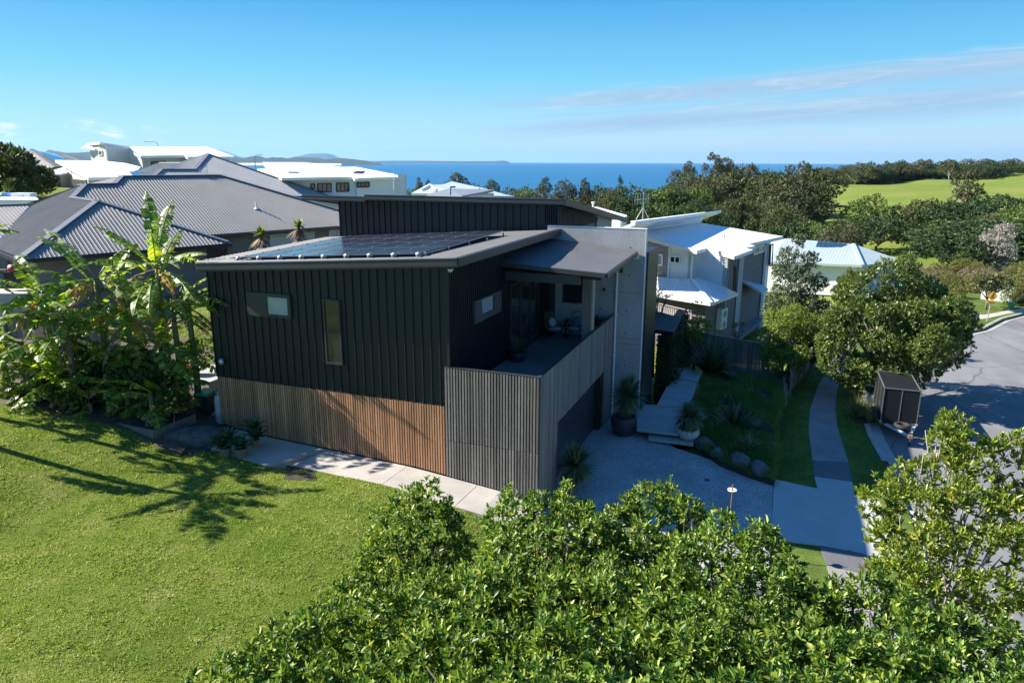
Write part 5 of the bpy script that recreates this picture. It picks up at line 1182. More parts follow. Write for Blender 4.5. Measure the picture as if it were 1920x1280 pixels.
mb = MB(); mb.tube([(-.8, 0, .75), (-.4, 0, .75)], .12, 8); mb.build('side_shelf', DARK, t_)
# ---------------------------------------------------------------- foliage
def unit(a): return a / np.maximum(1e-9, np.linalg.norm(a, axis=-1, keepdims=True))
def leaf_geo(Pt, D, N, L, Wd, simple=False, fold=.18):
    """leaf quads: base points, direction, normal, length, width -> verts, flat faces."""
    S = unit(np.cross(D, N)); N = unit(np.cross(S, D)); L = L[:, None]; Wd = Wd[:, None]
    if simple:
        V = np.stack([Pt, Pt+D*L*.5+S*Wd*.5, Pt+D*L, Pt+D*L*.5-S*Wd*.5], 1); k = np.array([0, 1, 2, 3])
        n = len(Pt); Fc = (np.arange(n)[:, None]*4 + k).ravel()
    else:
        V = np.stack([Pt, Pt+D*L*.32+S*Wd*.46+N*Wd*fold, Pt+D*L*.72+S*Wd*.38+N*Wd*fold*.6, Pt+D*L-N*L*.08, Pt+D*L*.72-S*Wd*.38+N*Wd*fold*.6, Pt+D*L*.32-S*Wd*.46+N*Wd*fold], 1)
        k = np.array([0, 1, 2, 3, 0, 3, 4, 5]); n = len(Pt); Fc = (np.arange(n)[:, None]*6 + k).ravel()
    return V.reshape(-1, 3), Fc
def shell(lobes, dens, rng, cull=.86, low=.35, thick=.22, gap=0.0):
    """points on the outside of a union of lobes (x, y, z, r[, zs]); returns points and outward directions."""
    L = np.array([(l[0], l[1], l[2], l[3], l[4] if len(l) > 4 else 1.0) for l in lobes], float); P_, D_ = [], []
    for i_, l in enumerate(L):
        n = int(4*math.pi*l[3]**2*dens)
        d = unit(rng.normal(size=(n, 3))); keep = rng.random(n) < np.where(d[:, 2] < -.15, low, 1); d = d[keep]
        wob = 1 + .16*np.sin(d[:, 0]*4.1+i_)*np.cos(d[:, 1]*3.7+i_*2)+.10*np.sin(d[:, 2]*7+d[:, 0]*5+i_)
        r = l[3]*(1 - rng.random(len(d))**1.6*thick)*wob
        p = l[:3] + d*r[:, None]*np.array([1, 1, l[4]])
        q = (p[:, None, :]-L[None, :, :3])/np.array([1, 1, 1]); q[..., 2] /= L[None, :, 4]
        dist = np.linalg.norm(q, axis=-1)/L[None, :, 3]; dist[:, i_] = 9
        ok = dist.min(1) > cull; P_.append(p[ok]); D_.append(d[ok])
    P_, D_ = np.concatenate(P_), np.concatenate(D_)
    if gap:
        g_ = sum(np.sin(P_ @ (rng.normal(size=3)*gap) + rng.uniform(0, 6.28)) for _ in range(5)); ok = (g_ > -.75) | (rng.random(len(P_)) < .15); P_, D_ = P_[ok], D_[ok]; P_ = P_ + D_*(np.clip(g_[ok], -2, 2.5)*.045)[:, None]
    return P_, D_
def rosettes(P_, D_, rng, n=6, L=.075, W_=.034, up=.45, spread=(.15, 1.25), lvar=.25, simple=False, back=.35):
    """clusters of leaves round twig tips."""
    ax = unit(D_*.7 + np.array([0, 0, up]) + rng.normal(size=D_.shape)*.28)
    ref = unit(np.cross(ax, rng.normal(size=ax.shape))); bi = np.cross(ax, ref); Pt, Dd, Nn, Ll, Ww = [], [], [], [], []
    ph0 = rng.random(len(P_))*6.28
    for k in range(n):
        ph = ph0 + k*2.4 + rng.normal(size=len(P_))*.25; tilt = spread[0] + (spread[1]-spread[0])*((k+.5)/n) + rng.normal(size=len(P_))*.16
        rad_ = ref*np.cos(ph)[:, None] + bi*np.sin(ph)[:, None]
        d = unit(ax*np.cos(tilt)[:, None] + rad_*np.sin(tilt)[:, None]); nn = unit(ax*np.sin(tilt)[:, None] - rad_*np.cos(tilt)[:, None] + rng.normal(size=d.shape)*.15)
        l = L*(1+rng.uniform(-lvar, lvar, len(P_)))*(.75+.35*k/n)
        Pt.append(P_ - ax*(L*back*(k/n)*2)[..., None] if False else P_ - ax*(L*back*2*(k/n))); Dd.append(d); Nn.append(nn); Ll.append(l); Ww.append(W_*l/L*(1+rng.uniform(-.15, .15, len(P_))))
    return leaf_geo(np.concatenate(Pt), np.concatenate(Dd), np.concatenate(Nn), np.concatenate(Ll), np.concatenate(Ww), simple)
def limbs(base, lobes, r0, rng, frac=.75, wig=.12, n=8):
    mb = MB(); base = Vector(base)
    cz_ = min(l[2] for l in lobes); fork = base.lerp(Vector((sum(l[0] for l in lobes)/len(lobes), sum(l[1] for l in lobes)/len(lobes), cz_)), .55)
    mb.tube([base-UP*.2, base.lerp(fork, .5)+Vector((rng.normal()*.05, rng.normal()*.05, 0)), fork], [r0*1.15, r0*.9, r0*.75], n)
    for l in lobes:
        e = Vector(l[:3]); m_ = fork.lerp(e, .5)+Vector((rng.normal()*wig, rng.normal()*wig, abs(rng.normal())*wig)); mb.tube([fork, m_, fork.lerp(e, frac+.2)], [r0*.5, r0*.3, r0*.12], 6)
        for k in range(3):
            q = e+Vector(rng.normal(size=3))*l[3]*.5; mb.tube([m_.lerp(e, .5), q], [r0*.16, r0*.06], 4)
    return mb
def plant(name, label, cat, base, lobes, dens, leafm, barkm, seed, r0=.08, group=None, n=6, L=.075, W_=.034, part='leaves', simple=False, cull=.86, thick=.22, spread=(.15, 1.25), up=.45, low=.35, trunk='trunk', parent=None, gap=0.0, lvar=.25):
    rng = np.random.default_rng(seed); base = Vector(base)
    t_ = thing(name, label, cat, tuple(base), 0, group)
    lo = [(l[0]-base.x, l[1]-base.y, l[2]-base.z, *l[3:]) for l in lobes]
    P_, D_ = shell(lo, dens, rng, cull, low, thick, gap)
    V_, F_ = rosettes(P_, D_, rng, n, L, W_, up, spread, lvar, simple=simple)
    mobj(part, np_mesh(part, V_, F_, 4, leafm), t_)
    limbs((0, 0, 0), lo, r0, rng).build(trunk, barkm, t_, smooth=True)
    return t_
def lob(px, py, Y, r, zs=1.0):            # lobe whose top outline sits at that pixel
    p = AT(px, py, Y); return (p.x, p.y+r*.35, p.z - r*1.05*zs, r, zs)
FIG = LEAF('fig_leaf', [(0, (.03, .075, .014)), (.35, (.07, .15, .024)), (.7, (.18, .28, .04)), (.92, (.30, .38, .065)), (1, (.45, .45, .11))], rough=.42, trans=.3, spec=.4)
TUCK = LEAF('tuckeroo_leaf', [(0, (.09, .15, .02)), (.5, (.17, .24, .03)), (.85, (.30, .36, .06)), (.97, (.40, .42, .09)), (1, (.42, .27, .06))], rough=.35, trans=.28, spec=.45)
ALLF = []
def fig(label, base, tops, seed, dens=135, deep=True):
    ls = [lob(px, py+14, Y, r*.88) for px, py, Y, r in tops]
    if deep: ls += [(l[0]+.1, l[1]+.2, l[2]-l[3]*1.0, l[3]*1.15, 1.0) for l in ls] + [(l[0]+.2, l[1]+.3, l[2]-l[3]*2.1, l[3]*1.2, 1.0) for l in ls]
    bx, by = sum(l[0] for l in ls)/len(ls), sum(l[1] for l in ls)/len(ls); uu_, vv_ = UV((bx, by, 0)); base = (bx, by, lawnz(uu_, vv_) if uu_ < 2.4 else -.72)
    return plant('fig_tree', label, 'fig tree', base, ls, dens, FIG, BARK, seed, .09, 'glossy fig trees across the front', n=7, L=.098, W_=.042, part='crown', thick=.36, gap=7.0, lvar=.45, low=.65)
fig('slim glossy fig standing alone at the left end, over the lawn', H(-3.2, -7.6, .2), [(785, 903, 11, .62), (745, 940, 10.8, .5), (818, 955, 10.7, .3), (725, 990, 10.3, .55), (800, 985, 10.5, .6), (760, 1030, 10, .6), (690, 1050, 9.7, .5), (645, 1090, 9.3, .48), (600, 1135, 8.8, .45)], 11)
fig('rounded glossy fig directly below the corner of the grey slat screen', H(.2, -9.2, -.3), [(955, 920, 10.4, .5), (1005, 925, 10.2, .5), (1060, 918, 10.4, .5), (940, 1010, 9.8, .42), (965, 985, 9.6, .7), (1040, 975, 9.6, .7), (1110, 960, 9.8, .45), (890, 1060, 9, .5)], 12)
fig('glossy fig with one hooked branch reaching over the driveway', H(2.6, -8.2, -.6), [(1235, 905, 10.7, .55), (1292, 922, 10.4, .26), (1180, 945, 10.3, .45), (1225, 985, 9.8, .5), (1150, 1000, 9.6, .5), (1262, 1000, 9.7, .35)], 13)
fig('domed glossy fig in front of the driveway, right of the hooked one', H(3.6, -10, -.6), [(1395, 968, 8.9, .62), (1345, 1000, 8.7, .55), (1450, 1010, 8.6, .55), (1290, 1040, 8.4, .6), (1390, 1060, 8.1, .8), (1485, 1075, 8, .5), (1530, 1110, 8, .34), (1330, 1120, 7.6, .7), (1450, 1140, 7.5, .7)], 14)
fig('broad glossy fig filling the bottom left of the hedge beside the lawn', (-1.6, 6.4, .0), [(520, 1185, 7.4, .48), (420, 1236, 6.9, .44), (345, 1266, 6.5, .42), (290, 1300, 6.2, .35), (605, 1165, 7.6, .55), (700, 1110, 8.0, .65), (570, 1262, 6.4, .5), (700, 1225, 6.6, .6), (800, 1100, 8.1, .75), (820, 1190, 7, .65), (640, 1330, 5.6, .5), (480, 1330, 5.8, .4), (780, 1300, 5.7, .5)], 15)
fig('broad glossy fig at the bottom middle, the closest of the hedge', (.7, 6.4, -.5), [(920, 1075, 8.2, .7), (1040, 1080, 8.1, .75), (1160, 1070, 8.2, .75), (930, 1190, 6.8, .65), (1060, 1165, 6.5, .55), (1180, 1180, 6.8, .7), (880, 1290, 5.6, .5), (1020, 1275, 5.5, .5), (1150, 1285, 5.4, .5), (1260, 1130, 7.4, .6)], 16)
fig('broad glossy fig at the bottom between the domed one and the yellow green tree', (3.2, 6.6, -.7), [(1300, 1200, 6.6, .65), (1420, 1210, 6.5, .65), (1540, 1165, 7, .55), (1280, 1295, 5.5, .5), (1400, 1290, 5.5, .5), (1520, 1270, 5.7, .5), (1620, 1215, 6.4, .5), (1640, 1300, 5.6, .5)], 17)
fig('glossy fig in the bottom right corner under the yellow green tree', (5.2, 7.0, -.8), [(1625, 1085, 7.9, .5), (1690, 1100, 7.7, .5), (1750, 1150, 7.2, .55), (1850, 1165, 7, .55), (1930, 1180, 6.9, .5), (1720, 1225, 6.3, .55), (1840, 1235, 6.2, .55), (1780, 1300, 5.6, .5), (1920, 1290, 5.6, .5)], 18)
plant('tuckeroo_tree', 'open yellow green tree with bare twigs showing, at the right edge over the road', 'tree', (8.6, 12.4, -.8),
  [lob(*q) for q in [(1800, 772, 12.2, .28), (1770, 800, 12, .32), (1730, 855, 11.9, .42), (1790, 850, 11.8, .4), (1850, 835, 11.7, .45), (1910, 825, 11.7, .5), (1690, 895, 11.5, .38), (1655, 915, 11.3, .32), (1745, 925, 11.2, .45), (1830, 910, 11.1, .5), (1910, 920, 11, .55), (1672, 965, 10.9, .38), (1760, 985, 10.6, .4), (1850, 985, 10.5, .5), (1925, 1000, 10.4, .5), (1650, 1045, 10.3, .22), (1700, 1030, 10.2, .28), (1800, 1060, 10, .45), (1880, 1070, 9.9, .5), (1730, 1085, 9.8, .25), (1960, 900, 11.4, .6)]],
  95, TUCK, BARKP, 21, .10, n=9, L=.115, W_=.038, part='crown', cull=.8, thick=.45, spread=(.1, 1.0), gap=7.0, lvar=.35)

# ---- street and garden trees
STREET = LEAF('street_tree_leaf', [(0, (.045, .08, .014)), (.5, (.08, .125, .024)), (.85, (.135, .185, .036)), (1, (.22, .26, .06))], rough=.38, trans=.2, spec=.45)
GREYG = LEAF('grey_green_leaf', [(0, (.06, .085, .04)), (.6, (.11, .145, .07)), (1, (.22, .25, .15))], rough=.6, trans=.15, spec=.25)
YELG = LEAF('yellow_green_leaf', [(0, (.08, .13, .016)), (.6, (.15, .21, .03)), (1, (.28, .33, .06))], rough=.5, trans=.25, spec=.3)
DARKG = LEAF('dark_green_leaf', [(0, (.018, .04, .014)), (.6, (.032, .062, .02)), (1, (.06, .10, .03))], rough=.5, trans=.12, spec=.3)
def cloud(c, R_, n, seed, flat=.8, rl=(.28, .42), zc=0.0):
    rng = np.random.default_rng(seed); out = []
    for k in range(n):
        d = unit(rng.normal(size=3)); d[2] = abs(d[2])*1.0 - .35; s = R_*rng.uniform(.45, .95); r = R_*rng.uniform(rl[0]*.75, rl[1])
        out.append((c[0]+d[0]*s, c[1]+d[1]*s, c[2]+d[2]*s*flat+zc, r, .85))
    return out
b_ = W(1660, 742, -.72); c_ = AT(1690, 598, b_.y); R0 = 3.1
ls = cloud((c_.x, b_.y, c_.z), 3.2, 34, 31, .78, (.24, .38)) + [lob(1580, 640, b_.y-1, .9), lob(1800, 570, b_.y, 1.0), lob(1790, 630, b_.y-1, .8), lob(1700, 480, b_.y+.5, 1.2), lob(1640, 500, b_.y, 1.1), lob(1690, 655, b_.y-2, 1.0), lob(1640, 668, b_.y-1.6, .8), lob(1740, 655, b_.y-1.8, .8), lob(1575, 610, b_.y-.5, .9), lob(1815, 625, b_.y-1, .6), lob(1600, 665, b_.y-1, .8), lob(1690, 692, b_.y-1.6, .7), lob(1660, 700, b_.y-1.7, .55), lob(1720, 690, b_.y-1.7, .55), lob(1620, 680, b_.y-1.2, .7), lob(1750, 520, b_.y+.5, 1.1), lob(1600, 570, b_.y-1, 1.0)]
plant('street_tree', 'big round glossy street tree over the black box trailer', 'tree', b_, ls, 66, STREET, BARK, 32, .16, n=6, L=.17, W_=.075, part='crown', simple=True, cull=.8, thick=.35, low=.6, gap=2.2, lvar=.35)
def tree_at(name, label, px, py_top, py_base, wpx, Y, leafm, seed, dens=40, L=.16, W_=.07, n=5, cat='tree', zbase=None, group=None, flat=1.0, bark=None, nl=16, thick=.35):
    p = AT(px, py_base, Y); zb = p.z if zbase is None else zbase; top = AT(px, py_top, Y).z; R_ = wpx/2*Y/F*1.02; h = top-zb
    zc = max(zb+h*.45, top-R_*1.05*flat); ls = cloud((p.x, p.y, zc), min(R_, R_), nl, seed, (top-zc)/R_, (.3, .45))
    return plant(name, label, cat, (p.x, p.y, zb), ls, dens, leafm, bark or BARK, seed, .05+h*.012, group, n=n, L=L, W_=W_, part='crown', simple=True, cull=.8, thick=thick, low=.6)
gt = W(1500, 640, -1.3)
plant('grey_green_tree', 'tall loose grey green tree in front of the pale green hip roof', 'tree', (AT(1500, 600, 42).x, 42, -1.4), [lob(*q) for q in [(1502, 436, 42.4, .42), (1483, 462, 42, .6), (1522, 470, 42.3, .55), (1468, 492, 42, .55), (1508, 500, 41.6, .8), (1540, 512, 42, .55), (1475, 530, 41.6, .8), (1520, 545, 41.4, .9), (1452, 562, 41.6, .6), (1548, 560, 42, .6), (1490, 580, 41.2, 1.0), (1535, 600, 41.6, .8), (1460, 610, 41.4, .8), (1505, 630, 41, .9)]], 40, GREYG, BARK, 41, .1, n=5, L=.17, W_=.08, part='crown', simple=True, cull=.72, thick=.5, low=.7)
tree_at('garden_tree', 'rounded yellow green tree beside the footpath, left of the street tree', 1478, 556, 700, 118, 36, YELG, 42, 55, .13, .055, zbase=-.8, nl=20)
tree_at('garden_shrub', 'bright lime tipped shrub below the rounded yellow green tree', 1462, 628, 712, 92, 34.5, LEAF('lime_leaf', [(0, (.04, .08, .012)), (.5, (.08, .14, .02)), (1, (.26, .34, .05))], trans=.25), 43, 60, .13, .06, zbase=-.75, cat='shrub', nl=14)
tree_at('garden_shrub', 'dark hedge like shrub along the footpath under the rounded tree', 1515, 610, 690, 80, 36, DARKG, 44, 55, .13, .06, zbase=-.75, cat='shrub', nl=14)
tree_at('hibiscus_shrub', 'round shrub with red flowers by the twin fan air conditioner', 1306, 579, 632, 76, 38, YELG, 45, 75, .10, .05, zbase=-1.0, cat='shrub', nl=12)
rng = np.random.default_rng(5)
hp = AT(1306, 600, 37.4); t_ = [o for o in bpy.data.objects if o.get('label', '').startswith('round shrub with red')][0]
mb = MB()
for k in range(26):
    d = unit(rng.normal(size=3)); d[2] = abs(d[2]); q = Vector((hp.x, hp.y+.4, hp.z-.1)) + Vector(d)*1.02; mb.slab([q+Vector((-.05, 0, -.04)), q+Vector((.05, 0, -.04)), q+Vector((.04, 0, .05)), q+Vector((-.04, 0, .05))], .03, (0, 1, 0))
mb.build('flowers', MAT('red_flower', (.45, .04, .03), .6), t_, world=True)
tree_at('wispy_shrub', 'wispy grey shrub between the concrete wall and the white slatted fence', 1228, 535, 600, 60, 38, LEAF('wispy_leaf', [(0, (.08, .085, .06)), (1, (.2, .2, .15))], trans=.15), 46, 26, .14, .03, zbase=-1.0, cat='shrub', nl=10, thick=.9)
tree_at('sign_tree', 'small multi stemmed tree in front of the pale green utility cabinet', 1850, 503, 566, 66, 55, LEAF('olive_leaf', [(0, (.05, .07, .018)), (1, (.13, .14, .05))], trans=.2), 47, 30, .22, .1, zbase=-.8, nl=12)
tree_at('low_shrub', 'low clipped shrubs at the foot of the white brick house wall', 1385, 594, 607, 30, 41, YELG, 48, 90, .10, .05, zbase=-1.05, cat='shrub', nl=6)
# ivy on the porch wall
IVY = LEAF('ivy_leaf', [(0, (.015, .035, .012)), (.7, (.03, .06, .018)), (1, (.06, .10, .03))], trans=.12)
a, b2, c, d = PORCH; px0, px1, py0, py1 = 1.25, c.x-.2, d.y-.2, a.y+1.0
rng = np.random.default_rng(9); n = 5200; P_ = np.zeros((n, 3)); D_ = np.zeros((n, 3))
side = rng.random(n) < .5; z = rng.uniform(-.9, 2.3, n)
th = .25 + .35*np.clip((1.6-z)/2, 0, 1)
P_[:, 0] = np.where(side, px1 + rng.random(n)*th, rng.uniform(px0, px1+.2, n)); P_[:, 1] = np.where(side, rng.uniform(py0, py1, n), py0 - rng.random(n)*th); P_[:, 2] = z
D_[side] = (1, 0, .2); D_[~side] = (0, -1, .2); keep = ~(side & (np.abs(P_[:, 1]-(py0+1.5)) < .45) & (z > .2) & (z < 2.0))
P_, D_ = P_[keep], D_[keep]; V_, F_ = rosettes(P_, D_, rng, 4, .10, .08, .1, (.3, 1.4), simple=True)
t_ = thing('ivy', 'dark ivy smothering the porch wall under the black slatted roof', 'ivy', tuple(O), -ANG); mobj('leaves', np_mesh('leaves', V_, F_, 4, IVY), t_)
mb = MB(); mb.box(px1-.02, px1+.02, py0+1.1, py0+1.9, .2, 2.0); mb.build('porch_window', ALU, HS); mb = MB(); mb.box(px1+.02, px1+.03, py0+1.17, py0+1.83, .28, 1.92); mb.build('porch_pane', GLASS, HS)

# ---- flax, tufts, ground cover
FLAX = LEAF('flax_leaf', [(0, (.03, .055, .03)), (.6, (.05, .085, .045)), (1, (.13, .16, .09))], trans=.12, rough=.5)
def flax(loc, label, n, L, w):
    t_ = thing('flax_plant', label, 'flax plant', tuple(loc), 0, 'spiky flax clumps in the garden'); mb = MB(); rosette(mb, (0, 0, .05), n, L, w, 18, 82, .35, 5); mb.build('leaves', FLAX, t_)
    mb = MB(); mb.lathe([(.16, -.05), (.12, .12), (.03, .2)], 8); mb.build('stem_base', BARK, t_)
flax(W(1335, 702, -.2), 'largest spiky flax clump, in front of the paling fence', 170, 1.8, .12)
flax(W(1378, 800, -.2), 'smaller spiky flax clump in the middle of the shaded garden', 90, 1.2, .085)
flax(W(1295, 672, -.1), 'spiky flax clump half hidden at the top of the entry path', 70, .95, .08)
for px, py, n_, L_, lb in ((1362, 762, 60, .7, 'strappy tuft uphill of the smaller flax'), (1412, 752, 70, .75, 'strappy tuft near the sleeper wall'), (1424, 806, 60, .6, 'strappy tuft at the verge side of the garden'), (1347, 806, 60, .6, 'strappy tuft just right of the pale bowl'), (1402, 842, 70, .7, 'strappy tuft above the driveway boulders'), (1440, 770, 50, .6, 'strappy tuft under the end of the sleeper wall')):
    t_ = thing('grass_tuft', lb, 'grass tuft', tuple(W(px, py, -.3)), 0, 'strappy tufts in the shaded garden'); mb = MB(); rosette(mb, (0, 0, .02), n_, L_, .03, 25, 85, .9, 4); mb.build('blades', STRAPL, t_); mb = MB(); mb.lathe([(.1, -.05), (.08, .06), (.02, .1)], 8); mb.build('root_crown', SOIL, t_)
GARD = [(1305, 806), (1322, 842), (1352, 862), (1400, 880), (1452, 896), (1460, 868), (1458, 800), (1470, 762), (1462, 722), (1425, 714), (1385, 704), (1320, 690), (1312, 740), (1300, 780)]
def gardz(u, v): return -.53 + .42*math.exp(-((u-5.8)**2+(v-13)**2)/22) + .07*math.sin(u*2.1+v)*math.sin(v*1.7)
sheet('garden_bed', pxuv(-.35, *GARD), gardz, SOIL, 'dark soil of the shaded garden bed', .6, .5)
def scatter_poly(poly, n, rng):
    poly = np.array(poly); lo, hi = poly.min(0), poly.max(0); out = []
    while sum(len(o) for o in out) < n:
        q = rng.uniform(lo, hi, (n*2, 2)); ins = np.zeros(len(q), bool); j = len(poly)-1
        for i_ in range(len(poly)):
            xi, yi = poly[i_]; xj, yj = poly[j]; c_ = ((yi > q[:, 1]) != (yj > q[:, 1])) & (q[:, 0] < (xj-xi)*(q[:, 1]-yi)/(yj-yi+1e-12)+xi); ins ^= c_; j = i_
        out.append(q[ins])
    return np.concatenate(out)[:n]
def blades(name, label, pts, zf, L, Wd, mat, rng, per=1, lean=.5, kind='stuff', lv=.4, dirb=None):
    n = len(pts); u_, v_ = pts[:, 0], pts[:, 1]; z = np.array([zf(a, b2) for a, b2 in pts]); B = np.array(O)[None] + np.outer(u_, np.array(UX)) + np.outer(v_, np.array(VX)); B[:, 2] = z-.005
    d = rng.normal(size=(n, 3))*lean; d[:, 2] = 1
    if dirb is not None: d += dirb
    d = unit(d); s = unit(np.cross(d, rng.normal(size=(n, 3)))); l = (L*(1+rng.uniform(-lv, lv, n)))[:, None]; w = Wd*(.7+.6*rng.random(n))[:, None]
    V_ = np.stack([B-s*w/2, B+s*w/2, B+d*l], 1).reshape(-1, 3)
    o = mobj(name, np_mesh(name, V_, np.arange(3*n), 3, mat)); return tag(o, label, None, None, kind)
def vnoise(p, s, seed):
    g = np.random.default_rng(seed).random((64, 64)); q = p*s; i0 = np.floor(q).astype(int); f = q-i0; f = f*f*(3-2*f); a = g[i0[:, 0] % 64, i0[:, 1] % 64]; b2 = g[(i0[:, 0]+1) % 64, i0[:, 1] % 64]; c_ = g[i0[:, 0] % 64, (i0[:, 1]+1) % 64]; d_ = g[(i0[:, 0]+1) % 64, (i0[:, 1]+1) % 64]
    return (a*(1-f[:, 0])+b2*f[:, 0])*(1-f[:, 1]) + (c_*(1-f[:, 0])+d_*f[:, 0])*f[:, 1]
rng = np.random.default_rng(77)
GCOV = LEAF('ground_cover_leaf', [(0, (.04, .11, .02)), (.6, (.08, .19, .03)), (1, (.15, .27, .06))], trans=.2)
gp_ = np.array(pxuv(-.35, *GARD)); pts = scatter_poly(gp_, 42000, rng)
msk = (np.sin(pts[:, 0]*1.7+.4)*np.cos(pts[:, 1]*1.3)+.35*np.sin(pts[:, 0]*4+pts[:, 1]*3)) > -.8
o = blades('ground_cover', 'mounds of fine green ground cover in the shaded garden', pts[msk], gardz, .10+.36*vnoise(pts[msk], 1.6, 9), .024, GCOV, rng, lean=.6); o['label'] = 'mounds of fine green ground cover in the shaded garden'
LAWNM = LEAF('lawn_blade', [(0, (.135, .205, .032)), (.45, (.23, .325, .06)), (.8, (.36, .43, .125)), (1, (.53, .54, .27))], rough=.6, trans=.3, spec=.2)
tl = LAWNM.node_tree; bs = tl.nodes['Principled BSDF']; src = bs.inputs['Base Color'].links[0].from_socket; cv_ = coords(tl)
pt_ = ramp(tl, noise(tl, cv_, 1.1, 6, .65), [(.34, (.62, .85, .6)), (.52, (1, 1, 1)), (.68, (1.5, 1.25, 1.7))]); pf_ = ramp(tl, noise(tl, cv_, 7, 4, .7), [(.32, (.55, .6, .5)), (.66, (1.35, 1.3, 1.3))])
for f_ in (pt_, pf_):
    mm_ = node(tl, 'ShaderNodeMix', data_type='RGBA', blend_type='MULTIPLY'); mm_.inputs[0].default_value = 1; tl.links.new(src, mm_.inputs[6]); tl.links.new(f_, mm_.inputs[7]); src = mm_.outputs[2]
tl.links.new(src, bs.inputs['Base Color'])
lp = scatter_poly(np.array(LAWN), 620000, rng); B = np.array(O)[None, :2] + np.outer(lp[:, 0], np.array(UX)[:2]) + np.outer(lp[:, 1], np.array(VX)[:2])
dist = np.hypot(B[:, 0], B[:, 1]); ok = (B[:, 1] > 7) & (B[:, 0]/np.maximum(1, B[:, 1]) > -.86) & (rng.random(len(B)) < np.clip(26/np.maximum(dist, 1), .25, 1.0)); lp = lp[ok]
clump = .35 + 1.5*vnoise(lp, 4.5, 1)*vnoise(lp, 11, 2)*1.6 + .35*vnoise(lp, 1.2, 3)
def lz_fast(a, b2): return lawnz(a, b2)
blades('grass', 'short mown blades of the sunny lawn', lp, lz_fast, .05*clump, .02, LAWNM, rng, lean=1.15)
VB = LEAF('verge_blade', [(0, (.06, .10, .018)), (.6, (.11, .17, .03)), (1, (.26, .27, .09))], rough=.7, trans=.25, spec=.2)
vp = scatter_poly(np.array(VERGE), 120000, rng)
fpL = np.array([UV(W(*q, FZ)) for q in FL]); fpR = np.array([UV(W(*q, FZ)) for q in FR])
cen = (fpL+fpR)/2; dm = np.min(np.linalg.norm(vp[:, None]-np.concatenate([cen, (cen[1:]+cen[:-1])/2, cen[1:]*.25+cen[:-1]*.75, cen[1:]*.75+cen[:-1]*.25])[None], axis=-1), 1)
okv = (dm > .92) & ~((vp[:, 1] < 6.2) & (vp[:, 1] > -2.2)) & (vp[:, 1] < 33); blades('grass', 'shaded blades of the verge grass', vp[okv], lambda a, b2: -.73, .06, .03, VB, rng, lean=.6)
TUFT = LEAF('tuft_leaf', [(0, (.09, .11, .04)), (.6, (.16, .19, .07)), (1, (.34, .34, .18))], trans=.25)
t_ = thing('grass_clump', 'tall pale strappy grass clump beside the box trailer', 'grass clump', tuple(W(1614, 790, -.72)), 0); mb = MB()
for k in range(5): rosette(mb, (random.uniform(-.35, .35), random.uniform(-.4, .5), 0), 90, 1.1, .022, 35, 88, .7, 4)
mb.build('blades', TUFT, t_)
mb = MB(); mb.lathe([(.3, -.02), (.25, .08), (.05, .12)], 10); mb.build('root_crown', SOIL, t_)
# boulders round the garden
for k, (px, py, r, lb) in enumerate(((1322, 832, .36, 'grey boulder at the corner of the garden by the lowest slab'), (1346, 852, .34, 'grey boulder second along the driveway edge'), (1386, 868, .46, 'wide dark boulder in the middle of the driveway edge'), (1425, 880, .42, 'mossy dark boulder near the end of the driveway edge'), (1272, 672, .38, 'boulder at the top of the entry path'), (1318, 712, .34, 'tall boulder beside the farthest entry slab'), (1330, 730, .4, 'jagged boulder below the largest flax'), (1372, 708, .4, 'boulder under the right side of the largest flax'), (1332, 782, .3, 'boulder beside the pale bowl and large slab'), (1437, 798, .24, 'small pale boulder on the garden edge by the verge'), (1447, 838, .36, 'dark boulder on the garden edge above the apron'), (1446, 778, .32, 'boulder below the end of the sleeper wall'))):
    boulder(W(px, py, -.4)-UP*.02, r, lb, 60+k, 'boulders round the garden', (1.1, .85, .9))

